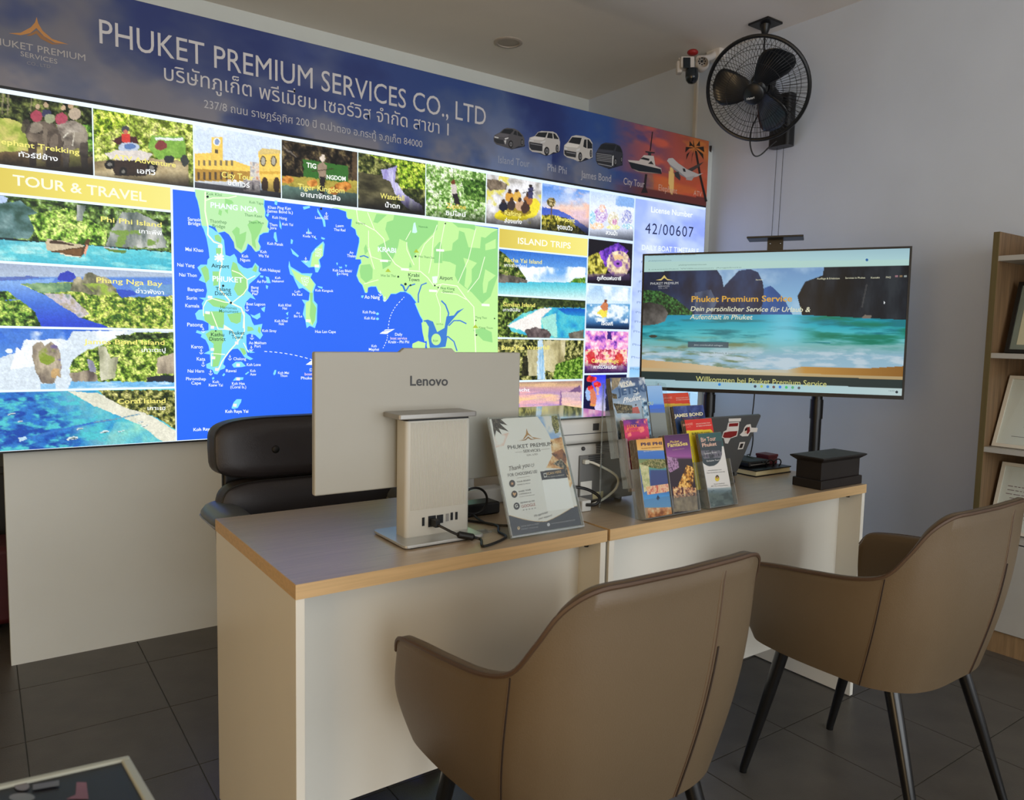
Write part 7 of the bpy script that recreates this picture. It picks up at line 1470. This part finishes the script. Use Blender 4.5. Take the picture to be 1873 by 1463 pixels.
def b_tour(c):
    c.fill(c.all, (214, 212, 208)); c.fill((c.Y < 330).astype(float), (52, 90, 90)); m = np.maximum(c.E(410, 430, 190, 235), c.P((215, 150), (600, 150), (600, 380), (215, 380))); c.fill(m*(c.Y > 100), (60, 70, 76)); c.fill((c.Y < 240).astype(float)*m, (56, 90, 90)); c.tex(m*c.P((220, 400), (600, 400), (600, 520), (300, 540)), ((70, 60, 76), (120, 120, 130), (40, 44, 50)), 90, 4)
    c.grad((c.Y > 1020).astype(float), [(1020, (190, 196, 200)), (1080, (110, 130, 140)), (1140, (96, 110, 104)), (1250, (90, 104, 100)), (1380, (150, 160, 156))]); c.cloud((c.Y > 1060).astype(float), (60, 76, 76), 30, 5, .45, .62, 60)
brochure('white and green tour brochure in the lowest pocket of the narrow rack', pb_[0][0], U2, V2, N2, .102, .212, b_tour, [('Big Tour', (250, 260), (500, 230), 70, (214, 176, 160), {'bold': .02}), ('Phuket', (270, 345), (510, 315), 60, (224, 186, 166), {'bold': .02}), ('Speed Boat', (300, 468), (510, 440), 30, (206, 206, 206)), ('Exclusive Tours', (345, 590), (560, 568), 26, (232, 232, 232)), ('www.phukettour.com', (360, 745), (590, 728), 18, (90, 96, 100)), ('Day trips by boat every day', (350, 786), (650, 760), 18, (100, 104, 108)), ('Rawai Seafood', (466, 972), (640, 956), 18, (110, 110, 112)), ('88/1 Moo 6 Rawai Phuket', (420, 1008), (700, 988), 18, (110, 110, 112))], KG, .010,
    vec=[((214, 190, 60), ell(520, 868, 38, 50)), ((40, 34, 24), ell(520, 842, 26, 30)), ((200, 150, 110), ell(520, 852, 14, 18))])
def b_red(y0, y1, y2):
    def f(c): c.grad(c.all, [(0, (206, 58, 34)), (2000, (206, 58, 34))]); c.fill((c.Y > np.interp(c.X, [600, 1400], [y1, y2])).astype(float), (222, 188, 50)); c.fill(c.P((1200, y1-70), (1400, y1+20), (1400, y1+160), (1290, y1+40)), (206, 58, 34))
    return f
def b_red1(c): c.fill(c.all, (204, 62, 38)); c.fill((c.Y > 428).astype(float), (222, 184, 60)); c.fill(c.P((790, 200), (900, 380), (900, 520), (840, 480), (800, 415), (780, 415)), (204, 62, 38))
brochure('red and yellow brochure at the back of the narrow rack', pb_[3][0]+np.array((-.028, 0, -.006)), U2, V2, N2, .122, .212, b_red1, [('SAWADEE', (225, 345), (442, 325), 40, (240, 160, 140)), ('TRAVEL', (290, 384), (400, 374), 16, (236, 150, 130)), ('SIMILAN ISLANDS TOUR', (520, 326), (770, 312), 22, (236, 200, 186)), ('BY SPEED CATAMARAN', (530, 368), (800, 352), 22, (236, 200, 186))], KS, .016)
def b_jb(c): c.tex(c.all, ((24, 34, 70), (44, 60, 120), (80, 100, 160)), 60, 4); c.fill((c.Y > 740).astype(float), (30, 60, 90), .6)
brochure('dark blue island brochure in the third pocket of the narrow rack', pb_[2][0]+np.array((-.020, 0, .004)), U2, V2, N2, .134, .205, b_jb, [('JAMES BOND', (490, 716), (1080, 668), 64, (224, 216, 180), {'bold': .03}), ('ISLAND TOUR BY BIG BOAT', (660, 752), (1010, 728), 26, (170, 96, 100))], KS, .016)
def b_red2(c): c.fill(c.all, (204, 44, 36)); c.fill((c.Y > np.interp(c.X, [780, 1340], [985, 955])).astype(float), (224, 200, 44)); c.fill(c.P((1220, 950), (1290, 950), (1350, 1080), (1300, 1060), (1270, 985)), (204, 44, 36))
brochure('red and yellow brochure in the second pocket of the narrow rack', pb_[1][0]+np.array((-.014, 0, .006)), U2, V2, N2, .118, .205, b_red2, [('SAWADEE', (664, 895), (868, 865), 44, (240, 170, 150)), ('TRAVEL', (740, 925), (832, 912), 16, (236, 150, 130)), ('SIMILAN ISLANDS TOUR', (935, 862), (1225, 835), 24, (240, 214, 200)), ('BY SPEED CATAMARAN', (945, 910), (1250, 880), 26, (240, 214, 200)), ('SURIN ISLAND', (850, 1068), (1225, 1050), 40, (60, 90, 30), {'bold': .01})], KS, .016)
